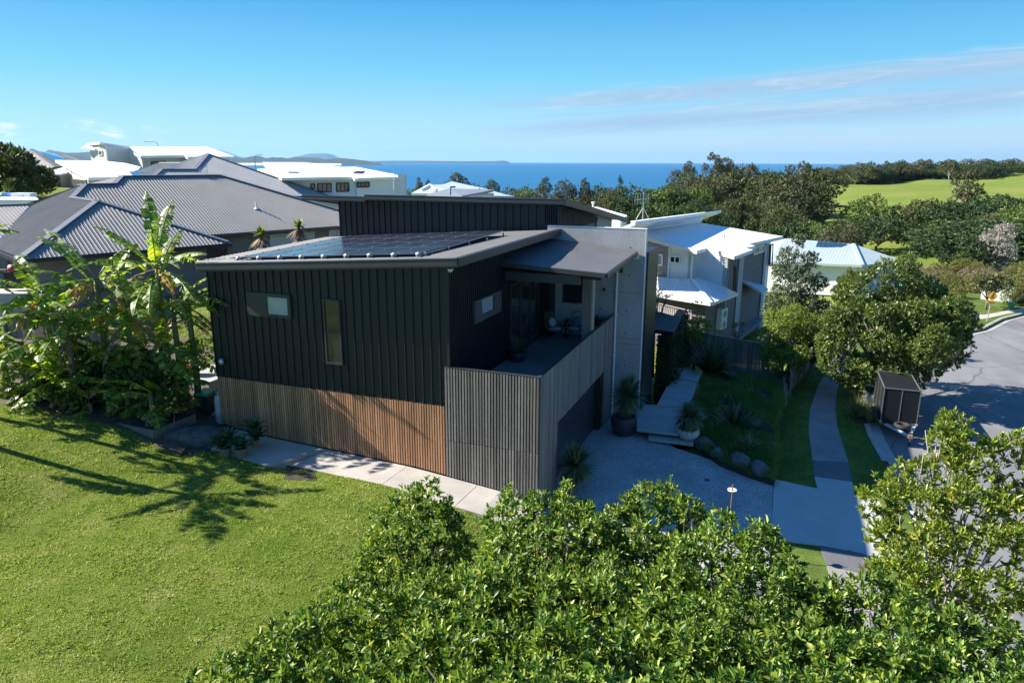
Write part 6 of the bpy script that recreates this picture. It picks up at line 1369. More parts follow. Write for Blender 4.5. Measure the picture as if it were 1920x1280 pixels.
# ---------------------------------------------------------------- banana clump and its neighbours
BAN = LEAF('banana_leaf', [(0, (.06, .125, .02)), (.4, (.11, .20, .03)), (.75, (.20, .31, .042)), (.93, (.38, .42, .07)), (1, (.46, .39, .11))], rough=.46, trans=.45, spec=.4, tcol=(2.0, 1.9, .5))
BANY = LEAF('banana_yellow_leaf', [(0, (.22, .22, .03)), (.5, (.45, .32, .03)), (1, (.5, .22, .03))], rough=.4, trans=.35, tcol=(1.6, 1.2, .4))
BAND = LEAF('banana_dead_leaf', [(0, (.16, .11, .07)), (.6, (.26, .19, .13)), (1, (.42, .34, .26))], rough=.8, trans=.2, tcol=(1.2, 1.0, .8))
STEMG = MAT('banana_stem', (.13, .13, .05), .6, .4, 4, st=(1, 1, .3))
def banana_leaf(mb, base, d, L, w, droop, rng, tear=.5, hang=.5):
    d = Vector(d).normalized(); p = Vector(base); n = 36; pts = [p.copy()]; ds = [d.copy()]
    for k in range(n):
        t_ = (k+1)/n; p = p + d*(L/n); d = (d - UP*(droop/n)*(.35+1.3*t_)).normalized(); pts.append(p.copy()); ds.append(d.copy())
    rr = [.022*(1-k/n*.85)+.003 for k in range(n+1)]; mb.tube(pts, rr, 5); st_ = {-1: [0, 0, 1, .2], 1: [0, 0, 1, .2]}
    for k in range(3, n):
        t_ = (k+.5)/n; ww = w*.5*min(1, (t_-.1)*4)*(1-max(0, t_-.72)/.28)**.6 if t_ < 1 else 0
        s = ds[k].cross(UP); s = s.normalized() if s.length > .1 else Vector((1, 0, 0)); nrm = s.cross(ds[k]).normalized()
        for sg in (-1, 1):
            grp = st_[sg]
            if grp[1] <= 0: grp[0] = hang*rng.uniform(.35, 1.5) if rng.random() < tear else hang*.3; grp[1] = rng.choice((1, 1, 2, 2, 3, 5)); grp[2] = rng.uniform(.7, 1.08); grp[3] = rng.uniform(.1, .35)
            grp[1] -= 1; h = grp[0]
            a, b2 = pts[k], pts[k].lerp(pts[k+1], .62 if grp[1] <= 0 else 1.0)
            e = (s*sg*math.cos(h) - nrm*math.sin(h) + ds[k]*grp[3]).normalized()
            l = ww*grp[2]*rng.uniform(.96, 1.03); m0, m1 = a+e*l*.55+nrm*l*.10, b2+e*l*.55+nrm*l*.10; e2 = (e - UP*.35*h).normalized()
            o0, o1 = m0+e2*l*.5, m1+e2*l*.5
            b_i = len(mb.v); mb.v += [tuple(q) for q in (a, b2, m1, m0, o1, o0)]; mb.f += [[b_i, b_i+1, b_i+2, b_i+3], [b_i+3, b_i+2, b_i+4, b_i+5]]; mb.m += [0, 0]
def banana(base, h, label, seed, nleaf, L, lean=(0, 0), dirs=None, dead=3, yellow=0):
    rng = random.Random(seed); t_ = thing('banana_plant', label, 'banana plant', tuple(base), 0, 'banana plants in the clump')
    top = Vector((lean[0], lean[1], h))
    mb = MB(); mb.tube([(0, 0, -.1), top*.35+Vector((.03, 0, 0)), top*.7, top], [.14, .12, .10, .06], 9); mb.build('stem', STEMG, t_, smooth=True)
    mb = MB(); dl = dirs or []
    for k in range(nleaf+7):
        if k < len(dl): a, e, l = dl[k]
        else: a, e, l = rng.uniform(0, 360), rng.uniform(-15, 60), L*rng.uniform(.7, 1.05)
        a, e = rad(a), rad(e); banana_leaf(mb, top - UP*(rng.uniform(0, .25) if k < len(dl) else rng.uniform(0, .9)), (math.cos(a)*math.cos(e), math.sin(a)*math.cos(e), math.sin(e)), l, rng.uniform(.5, .66), .6 if e > 1.0 else rng.uniform(.7, 1.3), rng, .65, .7)
    mb.build('leaves', BAN, t_)
    if yellow:
        mb = MB()
        for k in range(yellow): a, e = rad(rng.uniform(200, 340)), rad(rng.uniform(-5, 20)); banana_leaf(mb, top-UP*.3, (math.cos(a)*math.cos(e), math.sin(a)*math.cos(e), math.sin(e)), L*.75, .42, .9, rng, .7, .9)
        mb.build('yellow_leaves', BANY, t_)
    if dead:
        mb = MB()
        for k in range(dead): a, e = rad(rng.uniform(0, 360)), rad(rng.uniform(-45, -5)); banana_leaf(mb, top-UP*rng.uniform(.25, .7), (math.cos(a)*math.cos(e), math.sin(a)*math.cos(e), math.sin(e)), L*rng.uniform(.55, .75), .3, 1.6, rng, .9, 1.2)
        mb.build('dead_leaves', BAND, t_)
def bb(px, py, Y): p = AT(px, py, Y); return Vector((p.x, p.y, lawnz(*UV(p))))
def crown_h(px, py, Y): p = AT(px, py, Y); return p.z - lawnz(*UV(p))
for k, (px, pyc, Y, n, L, lab, dirs, dead, yel) in enumerate((
  (292, 490, 25.7, 9, 3.0, 'tallest banana plant, with fronds rising over the ribbed roof', [(118, 62, 3.0), (105, 55, 2.6), (78, 66, 2.5), (160, 40, 2.6), (-20, 30, 2.5)], 5, 1),
  (178, 520, 25.3, 8, 2.9, 'banana plant with one long frond pointing up to the left', [(150, 42, 3.3), (60, 50, 2.3), (-30, 20, 2.3), (200, 15, 2.3)], 4, 2),
  (236, 575, 25.3, 8, 2.6, 'banana plant with the hanging yellow leaf in the middle of the clump', None, 5, 3),
  (322, 560, 25.8, 4, 2.6, 'banana plant leaning against the dark cladding on the right of the clump', [(5, 25, 2.9), (-15, 12, 2.8), (20, 45, 2.4), (-50, 10, 2.4), (-30, 20, 2.7), (12, 5, 2.6)], 4, 0),
  (120, 590, 24.6, 9, 2.9, 'banana plant at the left of the clump with pale glinting fronds', [(185, 15, 2.9), (150, 25, 2.8), (200, 5, 2.6), (-70, 30, 2.1)], 3, 0),
  (352, 560, 25.7, -1, 2.6, 'slim banana plant whose fronds hang across the corner of the dark cladding', [(-8, 18, 3.0), (-22, 5, 2.9), (5, 35, 2.7), (-35, 20, 2.6), (15, 10, 2.6)], 2, 0),
  (80, 545, 25.6, 8, 2.6, 'banana plant with a frond aimed at the ribbed roof corner', [(140, 45, 2.8), (185, 30, 2.5)], 3, 1),
  (40, 640, 24.6, 8, 3.1, 'lowest left banana plant with a long arching frond across the fence', [(170, 20, 3.0), (215, 10, 2.8), (10, 20, 2.3)], 2, 1),
  (190, 665, 25.4, 8, 2.4, 'short banana plant in the dense middle of the clump', None, 4, 1),
  (300, 650, 25.3, 5, 2.5, 'short banana plant over the timber planter', [(0, 15, 2.3), (-30, 5, 2.2), (-60, 10, 2.0)], 3, 0),
  (338, 640, 26.2, 7, 2.1, 'small banana plant nearest the corner of the dark wall', [(0, 20, 2.0), (-40, 0, 1.8), (20, 5, 1.7)], 2, 0),
  (110, 700, 24.4, 7, 2.1, 'young banana plant at the front edge of the clump', None, 2, 1))):
    banana(bb(px, pyc, Y), crown_h(px, pyc, Y), lab, 200+k, n, L, dirs=dirs, dead=dead, yellow=yel)
for k, (x, y, h, lab) in enumerate(((-19.4, 25.0, 6.0, 'tall banana plant at the far left end of the clump, stem out of frame'), (-18.6, 23.2, 5.4, 'banana plant left of the clump with fronds reaching into the left edge'), (-17.6, 21.2, 4.9, 'banana plant nearest the lawn, beyond the left edge'))):  # unseen stems left of frame, inferred from frond shadows on the lawn
    banana((x, y, lawnz(*UV((x, y, 0)))), h, lab, 260+k, 7, 2.6, dead=2)
# shrubs under the bananas
UND = LEAF('understorey_leaf', [(0, (.025, .055, .014)), (.6, (.06, .105, .022)), (1, (.17, .22, .045))], trans=.25)
for k, (px, py, r, Y, lb) in enumerate(((240, 720, .8, 24.6, 'leafy shrub at the foot of the banana clump, above the planter'), (150, 730, 1.0, 24.5, 'leafy shrub at the front of the banana clump'), (90, 720, .9, 25.0, 'leafy shrub at the left foot of the banana clump'), (322, 745, .5, 24.0, 'small orange flowered shrub over the planter'), (190, 690, 1.2, 25.6, 'dense shrub hidden among the banana stems'), (275, 690, 1.0, 25.4, 'broad leafed shrub between the tall banana stems'), (105, 670, 1.1, 26, 'dark shrub behind the young banana plant'), (318, 700, .6, 25.4, 'shrub left of the orange clay pot'))):
    p = AT(px, py, Y); gb = lawnz(*UV(p)); zc_ = max(gb+.5, p.z-.1)
    t_ = plant('garden_shrub', lb, 'shrub', (p.x, p.y, gb), cloud((p.x, p.y, zc_), r, 12, 90+k, .85, (.42, .58)), 46, UND, BARK, 300+k, .03, n=5, L=.2, W_=.095, part='leaves', simple=True, thick=.6, cull=.7, low=1.0)
    if 'orange' in lb:
        mb = MB(); rr = random.Random(4)
        for j in range(10): q = (rr.uniform(-.5, .5), -.72+rr.uniform(-.1, .1), zc_-gb+rr.uniform(-.2, .35)); mb.lathe([(.005, 0), (.05, .03), (.03, .07), (.005, .08)], 8, q)
        mb.build('flowers', MAT('orange_flower', (.7, .28, .02), .6), t_)
for k, (px, Y, h) in enumerate(((20, 25.0, 1.5), (70, 24.8, 1.2), (115, 24.6, 1.7), (160, 24.4, 1.1), (205, 24.3, 1.5), (240, 24.4, 1.2), (285, 24.0, 1.2), (312, 24.6, 1.4), (335, 25.0, 1.6), (140, 25.6, 2.4), (260, 25.4, 2.6))):
    p = AT(px, 760, Y); banana((p.x, p.y, lawnz(*UV(p))), h, f'small banana sucker at the foot of the clump, {("far left", "leftmost but one", "left of the middle", "low and wide at the middle", "right of the middle", "behind the planter end", "over the planter", "beside the orange pot", "by the dark wall corner", "half hidden behind the left shrubs", "half hidden above the planter")[k]}', 320+k, 4, 1.4, dead=1)
# two papaya like trees behind the roof
for px, py, Y, lb in ((490, 440, 41, 'spindly tree with a skirt of dead leaves, left of its twin, behind the solar roof'), (560, 425, 43, 'taller spindly tree with a skirt of dead leaves, nearest the clerestory wall')):
    p = AT(px, py, Y); zb = 2.2; t_ = thing('skirted_tree', lb, 'tree', (p.x, p.y, zb), 0, 'spindly skirted trees behind the roof'); h = p.z - zb; rr = random.Random(px)
    mb = MB(); mb.tube([(0, 0, 0), (.05, 0, h*.5), (0, 0, h)], [.14, .12, .09], 8); mb.build('trunk', BARK, t_)
    mb = MB(); rosette(mb, (0, 0, h), 34, .55, .17, -5, 70, .7, 4, rr); mb.build('leaves', YELG, t_)
    mb = MB(); rosette(mb, (0, 0, h-.15), 30, 1.0, .09, -62, -15, .8, 4, rr); rosette(mb, (0, 0, h-.6), 30, .95, .09, -75, -35, .6, 4, rr); mb.build('dead_skirt', BAND, t_)
# tree on the grassy hill at the far left
tree_at('hillside_tree', 'dark leafy tree on the grassy hill at the far left, before the paling fence', 22, 262, 362, 128, 74, LEAF('hill_tree_leaf', [(0, (.03, .055, .014)), (.6, (.06, .09, .025)), (1, (.13, .15, .05))], trans=.2), 49, 8, .5, .24, n=5, nl=20, zbase=AT(12, 355, 74).z-1.5)
tree_at('bare_shrub', 'small bare twiggy shrub on the grassy hill by the white porch', 82, 350, 366, 26, 78, GREYG, 50, 6, .3, .08, cat='shrub', nl=6)
# ---------------------------------------------------------------- woods between the houses and the sea
def proto_crown(kind, seed):
    """unit tree: height 1, crown radius about .5 of its own width scale."""
    rng = np.random.default_rng(seed); lob_ = []
    if kind == 'gum':       # tall, clumpy, open
        for k in range(26):
            z = rng.uniform(.35, .97); r = .5*math.sin(math.pi*min(1, (z-.18)/.86))**.7*rng.uniform(.35, 1); a = rng.uniform(0, 6.28); lob_.append((r*math.cos(a), r*math.sin(a), z-.05, rng.uniform(.10, .17), .75))
    elif kind == 'pine':    # she oak / cone
        for k in range(24):
            z = rng.uniform(.2, .97); r = .46*(1-(z-.2)/.85)**.8*rng.uniform(.3, 1); a = rng.uniform(0, 6.28); lob_.append((r*math.cos(a), r*math.sin(a), z-.04, .10+.10*(1-z), 1.1))
    elif kind == 'wide':    # dark broad fig like
        for k in range(30):
            a = rng.uniform(0, 6.28); r = .5*math.sqrt(rng.random()); z = .55+.36*math.sqrt(max(0, 1-(r/.52)**2))*rng.uniform(.2, 1); lob_.append((r*math.cos(a), r*math.sin(a), z-.12, rng.uniform(.12, .19), .7))
        for k in range(10): a = k*.63; lob_.append((.4*math.cos(a), .4*math.sin(a), .34+.08*math.sin(k*3), .15, .8))
    else:                   # bushy to the ground
        for k in range(26):
            d = unit(rng.normal(size=3)); lob_.append((d[0]*.34, d[1]*.34, .5+d[2]*.32, rng.uniform(.15, .24), .9))
    dens = {'gum': 190, 'pine': 230, 'wide': 190, 'bush': 170}[kind]
    P_, D_ = shell(lob_, dens, rng, .78, .6, .45)
    V_, F_ = rosettes(P_, D_, rng, 5, .050, .028, .35, (.2, 1.4), simple=True)
    mb = limbs((0, 0, 0), [l for l in lob_ if rng.random() < .5], .022 if kind != 'gum' else .016, rng, wig=.03, n=6)
    return V_, F_, mb
PAL = {
 'olive': LEAF('olive_crown', [(0, (.05, .062, .024)), (.6, (.09, .105, .04)), (1, (.16, .17, .075))], rough=.7, trans=.1, spec=.15),
 'brown': LEAF('brown_green_crown', [(0, (.046, .052, .024)), (.6, (.085, .09, .042)), (1, (.15, .148, .078))], rough=.7, trans=.1, spec=.15),
 'dark': LEAF('dark_crown', [(0, (.02, .045, .016)), (.6, (.04, .075, .025)), (1, (.075, .12, .042))], rough=.6, trans=.1, spec=.2),
 'green': LEAF('green_crown', [(0, (.05, .09, .018)), (.6, (.09, .15, .03)), (1, (.17, .24, .055))], rough=.6, trans=.15, spec=.2),
 'grey': LEAF('grey_bare_crown', [(0, (.20, .185, .165)), (.6, (.30, .28, .255)), (1, (.42, .40, .37))], rough=.8, trans=.1, spec=.1),
}
PROT = {}
def proto(kind, col, seed):
    k = (kind, col, seed)
    if k not in PROT:
        V_, F_, mb = proto_crown(kind, 500 + seed*13 + len(kind)); me = np_mesh('crown', V_, F_, 4, PAL[col])
        tm = bpy.data.meshes.new('trunk'); tm.from_pydata(mb.v, [], mb.f); tm.materials.append(BARKP if kind == 'gum' else BARK); PROT[k] = (me, tm)
    return PROT[k]
FRNG = np.random.default_rng(99)
TREE_N = {'gum': 'gum_tree', 'pine': 'she_oak', 'wide': 'spreading_tree', 'bush': 'bushy_tree'}
def ftree(px, py_top, Y, wpx, kind, col, label, group, seed=None, drop=0.0):
    p = AT(px, py_top, Y); zg = gz(p.x, p.y) - .3 - drop; h = max(2.5, p.z - zg); w = wpx*Y/F*1.12; hc = min(h, w*1.35)
    me, tm = proto(kind, col, int(FRNG.integers(0, 3)) if seed is None else seed)
    t_ = thing(TREE_N[kind], label, 'tree', (p.x, p.y, zg + h - hc), FRNG.uniform(0, 6.28), group); t_.scale = (w, w, hc)
    mobj('crown', me, t_); tk = mobj('trunk', tm, t_); tk.scale = (1, 1, h/hc); tk.location = (0, 0, -(h-hc)/hc); return t_
# named trees that stand out
Z1 = 'trees along the sea front'
for px, py, Y, w, kind, col, lb in (
 (857, 320, 165, 46, 'bush', 'brown', 'large rounded brown green tree against the sea, above the pale green roof'), (785, 333, 150, 20, 'pine', 'brown', 'small dark pointed tree beside the white house, against the sea'), (803, 336, 150, 16, 'pine', 'brown', 'smaller pointed tree right of the first one by the white house'),
 (922, 334, 170, 30, 'bush', 'olive', 'rounded olive tree just right of the large brown one'), (1022, 333, 170, 26, 'gum', 'olive', 'thin see through gum tree standing up against the sea'), (1060, 335, 165, 36, 'bush', 'brown', 'left one of two brown domed trees against the sea'), (1097, 334, 165, 32, 'pine', 'brown', 'right and more pointed one of two brown domed trees against the sea'),
 (1163, 328, 190, 12, 'pine', 'dark', 'slim dark pine tip rising over the canopy against the sea'), (1292, 302, 200, 18, 'gum', 'brown', 'thin gum with a small tuft standing clear of the woods against the sea'), (1337, 287, 200, 36, 'gum', 'brown', 'tallest spindly gum rising above the horizon'), (1364, 295, 200, 26, 'gum', 'olive', 'second tall gum beside the tallest spindly one')):
    ftree(px, py, Y, w, kind, col, lb, Z1)
for px, py, Y, w, kind, col, lb in (
 (1480, 330, 140, 110, 'gum', 'brown', 'huge brown green gum with pale branches in front of the paddock'), (1532, 340, 138, 64, 'gum', 'olive', 'dark gum at the edge of the paddock'), (1430, 332, 150, 60, 'gum', 'olive', 'pale topped gum left of the huge brown one'),
 (1655, 390, 118, 100, 'wide', 'dark', 'spreading dark tree shading the park lawn'), (1632, 360, 135, 80, 'bush', 'green', 'fresh green rounded tree at the paddock edge'), (1735, 358, 135, 90, 'wide', 'olive', 'broad olive tree behind the long picnic table'), (1812, 322, 140, 66, 'gum', 'brown', 'olive domed tree highest on the right, before the paddock'),
 (1800, 365, 128, 110, 'wide', 'dark', 'broad dark tree right of the long picnic table'), (1878, 346, 130, 100, 'wide', 'dark', 'dark tree in front of the paddock near the right edge'), (1860, 395, 102, 190, 'wide', 'dark', 'massive dark spreading tree at the right, beside the small picnic table'), (1790, 420, 96, 110, 'wide', 'dark', 'dark drooping tree left of the pale leafless tree'),
 (1884, 414, 92, 62, 'bush', 'grey', 'pale grey leafless tree at the right edge'), (1925, 380, 110, 90, 'bush', 'green', 'bright green tree cut by the right edge'), (1575, 404, 100, 90, 'wide', 'dark', 'dark glossy tree behind the pale green hip roof'), (1570, 408, 92, 70, 'bush', 'brown', 'pale feathery brown tree right behind the pale green hip roof'), (1606, 417, 94, 40, 'bush', 'brown', 'smaller feathery brown tree at the edge of the park lawn'), (1480, 402, 105, 80, 'wide', 'dark', 'dark tree behind the white brick house roof'), (1525, 398, 110, 90, 'wide', 'green', 'green spreading tree behind the grey green tree')):
    ftree(px, py, Y, w, kind, col, lb, 'trees round the park')
# the mass of the wood: rows from the sea front forward
def fill(n, pxr, pyf, Yr, wr, kinds, label, group, rng, drop=0):
    for k in range(n):
        px = pxr[0] + (pxr[1]-pxr[0])*((k+rng.random()*.9)/n); Y = rng.uniform(*Yr); py = pyf(px) + rng.uniform(-5, 7)
        kind, col = kinds[int(rng.integers(len(kinds)))]; ftree(px, py, Y, rng.uniform(*wr)*1.2, kind, col, label[(kind, col)] if isinstance(label, dict) else label, group, drop=drop)
fr_ = np.random.default_rng(123)
COLN = {'olive': 'olive', 'brown': 'brownish green', 'dark': 'dark green', 'green': 'fresh green', 'grey': 'grey'}
KN = {'gum': 'tall clumpy gum', 'pine': 'pointed she oak', 'wide': 'spreading tree', 'bush': 'bushy tree'}
def labs(place): return {(k, c): f'{COLN[c]} {KN[k]} {place}' for k in KN for c in COLN}
B1 = [('bush', 'olive'), ('bush', 'green'), ('bush', 'brown'), ('wide', 'dark'), ('bush', 'dark')]
fill(24, (760, 1300), lambda x: np.interp(x, [760, 860, 1000, 1100, 1150, 1300], [352, 346, 352, 354, 345, 338]), (150, 185), (34, 58), B1, labs('in the row along the sea front'), 'row of trees along the sea front', fr_)
fill(22, (930, 1320), lambda x: np.interp(x, [930, 1060, 1320], [364, 366, 345]), (118, 142), (38, 66), B1, labs('in the middle row of the wood'), 'middle row of the wood', fr_)
fill(16, (1050, 1330), lambda x: np.interp(x, [1050, 1330], [384, 372]), (92, 112), (44, 70), [('bush', 'green'), ('bush', 'dark'), ('wide', 'dark'), ('bush', 'olive')], labs('at the near edge of the wood behind the white brick house'), 'near edge of the wood', fr_)
fill(13, (1270, 1550), lambda x: np.interp(x, [1270, 1340, 1450, 1580], [318, 312, 310, 312]), (205, 250), (34, 60), [('gum', 'olive'), ('gum', 'brown'), ('wide', 'dark'), ('bush', 'olive')], labs('in the back row below the horizon'), 'back row of tall trees', fr_)
fill(15, (1290, 1535), lambda x: np.interp(x, [1290, 1400, 1580], [336, 332, 340]), (150, 190), (44, 72), [('gum', 'brown'), ('gum', 'olive'), ('gum', 'brown'), ('bush', 'olive')], labs('in the tall stand before the paddock'), 'tall stand of gums', fr_)
fill(12, (1310, 1480), lambda x: np.interp(x, [1310, 1480], [376, 378]), (112, 138), (38, 60), [('gum', 'brown'), ('gum', 'olive'), ('bush', 'brown'), ('bush', 'olive')], labs('at the foot of the tall stand of gums'), 'trees at the foot of the tall stand', fr_)
fill(44, (1530, 1960), lambda x: np.interp(x, [1530, 1620, 1700, 1780, 1960], [310, 305, 300, 299, 303]), (345, 385), (20, 36), [('bush', 'olive'), ('bush', 'dark'), ('bush', 'brown'), ('gum', 'olive')], labs('in the windbreak along the top of the paddock'), 'windbreak along the top of the paddock', fr_)
fill(8, (1770, 1960), lambda x: np.interp(x, [1690, 1800, 1960], [410, 402, 392]), (108, 126), (44, 66), [('wide', 'dark'), ('bush', 'olive'), ('wide', 'olive'), ('bush', 'green')], labs('in the dark belt behind the park lawn'), 'dark belt behind the park lawn', fr_)
fill(30, (1555, 1960), lambda x: np.interp(x, [1555, 1960], [327, 306]), (352, 366), (22, 34), [('bush', 'olive'), ('bush', 'dark')], labs('low under the windbreak along the paddock crest'), 'undergrowth below the windbreak', fr_)
SCR = LEAF('scrub_leaf', [(0, (.06, .075, .02)), (.5, (.12, .14, .035)), (1, (.26, .25, .10))], rough=.7, trans=.2, spec=.15); PAL['scrub'] = SCR; COLN['scrub'] = 'yellow green'
PAL['reed'] = LEAF('reed_leaf', [(0, (.12, .10, .06)), (.5, (.2, .17, .11)), (1, (.3, .27, .19))], rough=.8, trans=.15, spec=.1); COLN['reed'] = 'dry brown'
for k in range(22):
    px = fr_.uniform(1735, 1945); py = fr_.uniform(482, 528); Y = np.interp(py, [482, 528], [84, 66]); col = 'scrub' if (px > 1880 or py < 492) else ('reed' if fr_.random() < .6 else 'scrub')
    t_ = ftree(px, py, Y, fr_.uniform(26, 48), 'bush', col, ('dry brown reedy bush in the hollow beyond the street' if col == 'reed' else 'yellow green bush in the hollow beyond the street'), 'scrub in the hollow beyond the street'); t_.name = 'scrub_bush'; t_['category'] = 'bush'
for px, py, Y, w in ((1905, 520, 57, 40), (1935, 500, 58, 50), (1795, 530, 60, 34)):
    t_ = ftree(px, py, Y, w, 'bush', 'scrub', 'yellow green bush close behind the utility cabinet', 'bushes behind the utility cabinet'); t_.name = 'scrub_bush'; t_['category'] = 'bush'
HAZE = 2.6e-5
# ---------------------------------------------------------------- sun, sky, camera
SUN_AZ, SUN_EL = rad(-78.8), rad(34.2)
sd = bpy.data.lights.new('sun', 'SUN'); sd.energy = 5.0; sd.angle = rad(.5); sd.color = (1.0, .93, .82)
so = bpy.data.objects.new('sun', sd); COL.objects.link(so)
dirv = Vector((math.sin(SUN_AZ)*math.cos(SUN_EL), math.cos(SUN_AZ)*math.cos(SUN_EL), math.sin(SUN_EL)))
so.rotation_euler = dirv.to_track_quat('Z', 'Y').to_euler()
w = bpy.data.worlds.new('World'); sc.world = w; w.use_nodes = True; t = w.node_tree
bg = t.nodes['Background']; sky = node(t, 'ShaderNodeTexSky', sky_type='NISHITA', sun_disc=False)
sky.sun_elevation = SUN_EL; sky.sun_rotation = SUN_AZ; sky.altitude = 40; sky.air_density = 1.0; sky.dust_density = .1; sky.ozone_density = 4.0
tc = node(t, 'ShaderNodeTexCoord'); sx = node(t, 'ShaderNodeSeparateXYZ'); t.links.new(tc.outputs['Generated'], sx.inputs[0])
def mth(op, a, b2=None, c=None, clamp=False):
    n_ = node(t, 'ShaderNodeMath', operation=op); n_.use_clamp = clamp
    for k, q in enumerate((a, b2, c)):
        if q is None: continue
        if isinstance(q, (int, float)): n_.inputs[k].default_value = q
        else: t.links.new(q, n_.inputs[k])
    return n_.outputs[0]
def smooth(x, lo, hi):
    n_ = node(t, 'ShaderNodeMapRange', interpolation_type='SMOOTHSTEP'); t.links.new(x, n_.inputs[0]); n_.inputs[1].default_value = lo; n_.inputs[2].default_value = hi; return n_.outputs[0]
az = mth('ARCTAN2', sx.outputs[0], sx.outputs[1]); el = mth('ARCSINE', sx.outputs[2])
# high streaked cirrus on the seaward right: two long bands drawn out by one wind, over a pale veil
el2 = mth('SUBTRACT', el, mth('MULTIPLY', az, .055))
cv = node(t, 'ShaderNodeCombineXYZ'); t.links.new(mth('MULTIPLY', az, 3.0), cv.inputs[0]); t.links.new(mth('MULTIPLY', el2, 42), cv.inputs[1])
nz = noise(t, cv.outputs[0], 1.5, 12, .72, 1.6)
cvb = node(t, 'ShaderNodeCombineXYZ'); t.links.new(mth('MULTIPLY', az, 2.0), cvb.inputs[0]); t.links.new(mth('MULTIPLY', el2, 10), cvb.inputs[1])
wob = mth('MULTIPLY', mth('SUBTRACT', noise(t, cvb.outputs[0], 1.6, 4, .6), .5), .03)
def band(c0, w0, w1):
    d_ = mth('ABSOLUTE', mth('ADD', mth('SUBTRACT', el2, c0), wob)); wd = mth('MULTIPLY_ADD', az, w1, w0)
    return mth('SUBTRACT', 1, mth('DIVIDE', d_, wd), clamp=True)
bands = mth('MAXIMUM', mth('MAXIMUM', band(.0735, .013, .030), band(.040, .018, .022)), mth('MULTIPLY', band(.056, .006, .012), .6))
cirr = mth('MULTIPLY', smooth(mth('ADD', mth('MULTIPLY', bands, .62), mth('MULTIPLY', nz, .9)), .52, 1.0), smooth(az, -.12, .14))
cirr = mth('MULTIPLY', cirr, .92)
low_veil = mth('MULTIPLY', mth('MULTIPLY', mth('SUBTRACT', 1, smooth(el, .025, .062)), smooth(az, -.12, .2)), mth('MULTIPLY_ADD', nz, .7, .35), clamp=True)
veil = mth('MULTIPLY', mth('SUBTRACT', 1, smooth(el, .015, .10)), .30)
# small fair weather puffs low on the left
cv2 = node(t, 'ShaderNodeCombineXYZ'); t.links.new(mth('MULTIPLY', az, 14), cv2.inputs[0]); t.links.new(mth('MULTIPLY', el, 46), cv2.inputs[1])
nz2 = noise(t, cv2.outputs[0], 1.0, 7, .6, .2)
puff = mth('MULTIPLY', smooth(nz2, .53, .66), mth('MULTIPLY', mth('MULTIPLY', smooth(el, .006, .016), mth('SUBTRACT', 1, smooth(el, .035, .056))), mth('SUBTRACT', 1, smooth(az, -.50, -.40))))
SKYK = .072
def mixc(fac, a, b2):
    n_ = node(t, 'ShaderNodeMix', data_type='RGBA'); 
    t.links.new(fac, n_.inputs[0]) if not isinstance(fac, float) else setattr(n_.inputs[0], 'default_value', fac)
    for k, q in ((6, a), (7, b2)):
        if isinstance(q, tuple): n_.inputs[k].default_value = (*q, 1)
        else: t.links.new(q, n_.inputs[k])
    return n_.outputs[2]
c = sky.outputs[0]
hs = node(t, 'ShaderNodeHueSaturation'); hs.inputs['Saturation'].default_value = 1.15; t.links.new(c, hs.inputs['Color']); c = hs.outputs[0]
tn = node(t, 'ShaderNodeMix', data_type='RGBA', blend_type='MULTIPLY'); tn.inputs[0].default_value = 1; tn.inputs[7].default_value = (.62, 1.0, 1.18, 1); t.links.new(c, tn.inputs[6]); c = tn.outputs[2]
clear = ramp(t, mth('MULTIPLY', el, 2.0), [(0, (3.05/7, 4.35/7, 5.1/7)), (.10, (2.25/7, 4.0/7, 5.1/7)), (.22, (1.1/7, 3.35/7, 4.9/7)), (.44, (.24/7, 1.85/7, 4.1/7)), (.9, (.10/7, 1.1/7, 3.2/7))])
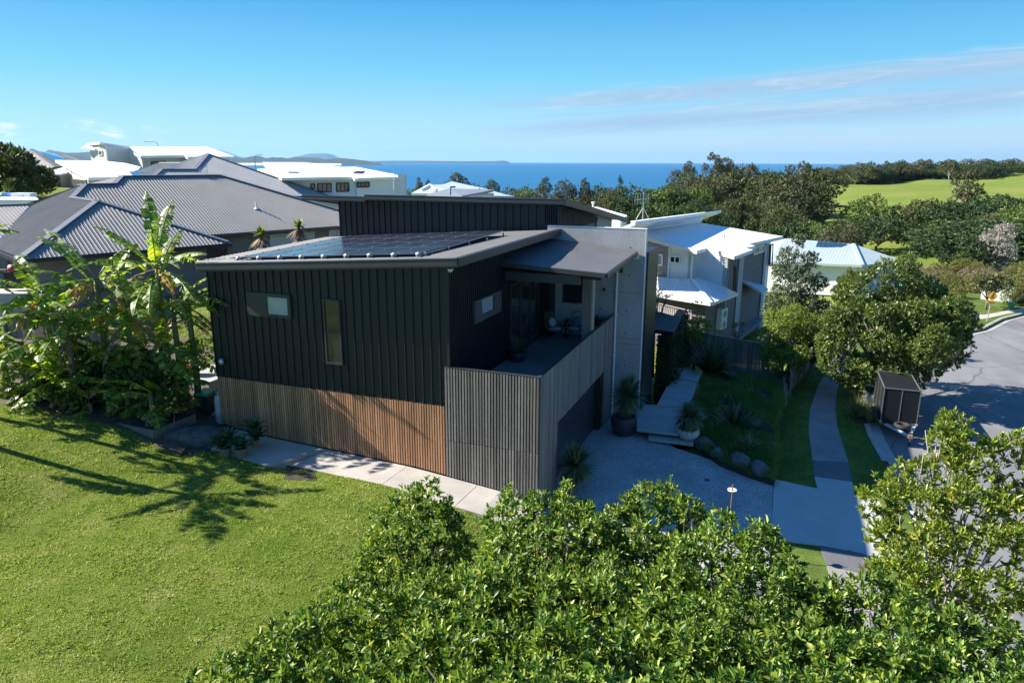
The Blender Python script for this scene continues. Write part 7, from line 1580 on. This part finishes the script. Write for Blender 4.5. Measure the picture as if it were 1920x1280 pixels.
sc7 = node(t, 'ShaderNodeMix', data_type='RGBA', blend_type='MULTIPLY'); sc7.inputs[0].default_value = 1; sc7.inputs[7].default_value = (7, 7, 7, 1); t.links.new(clear, sc7.inputs[6])
c = mixc(mth('MULTIPLY', mth('SUBTRACT', 1, smooth(el, .3, .8)), .9), c, sc7.outputs[2])
c = mixc(low_veil, c, (3.2, 4.1, 4.75))
c = mixc(cirr, c, mixc(smooth(nz, .45, .75), (2.15, 3.2, 4.35), (3.5, 4.25, 4.85)))
c = mixc(puff, c, (5.2, 5.6, 5.8))
t.links.new(c, bg.inputs[0]); bg.inputs[1].default_value = SKYK
m = bpy.data.materials.new('haze_air'); m.use_nodes = True; tt = m.node_tree; tt.nodes.clear()
pv = tt.nodes.new('ShaderNodeVolumePrincipled'); pv.inputs['Color'].default_value = (.30, .62, 1.0, 1); pv.inputs['Density'].default_value = HAZE; pv.inputs['Anisotropy'].default_value = .2
tt.links.new(pv.outputs[0], tt.nodes.new('ShaderNodeOutputMaterial').inputs['Volume'])
mb = MB(); mb.box(-32000, 32000, -32000, 32000, -60, 330); tag(mb.build('haze', m), 'thin blue sea haze over the whole scene', None, None, 'stuff')
cd = bpy.data.cameras.new('camera'); cam = bpy.data.objects.new('camera', cd); COL.objects.link(cam); sc.camera = cam
cd.sensor_width = 36; cd.lens = F/1920*36; cd.clip_start = .3; cd.clip_end = 80000
cam.matrix_world = Matrix.Translation(CAM) @ (Matrix.Rotation(rad(90)-TH, 4, 'X') @ Matrix.Rotation(ROLL, 4, 'Z'))
sc.view_settings.view_transform = 'Standard'; sc.view_settings.look = 'None'; sc.view_settings.exposure = 1.42; sc.view_settings.gamma = 1
sc.render.engine = 'CYCLES'; sc.cycles.max_bounces = 6; sc.cycles.diffuse_bounces = 3; sc.cycles.glossy_bounces = 2; sc.cycles.transmission_bounces = 3; sc.cycles.transparent_max_bounces = 4; sc.cycles.volume_bounces = 0
sc.cycles.use_denoising = True; sc.cycles.sample_clamp_indirect = 6; sc.cycles.use_adaptive_sampling = True; sc.cycles.adaptive_threshold = .015
try: sc.cycles.denoiser = 'OPENIMAGEDENOISE'
except Exception: pass
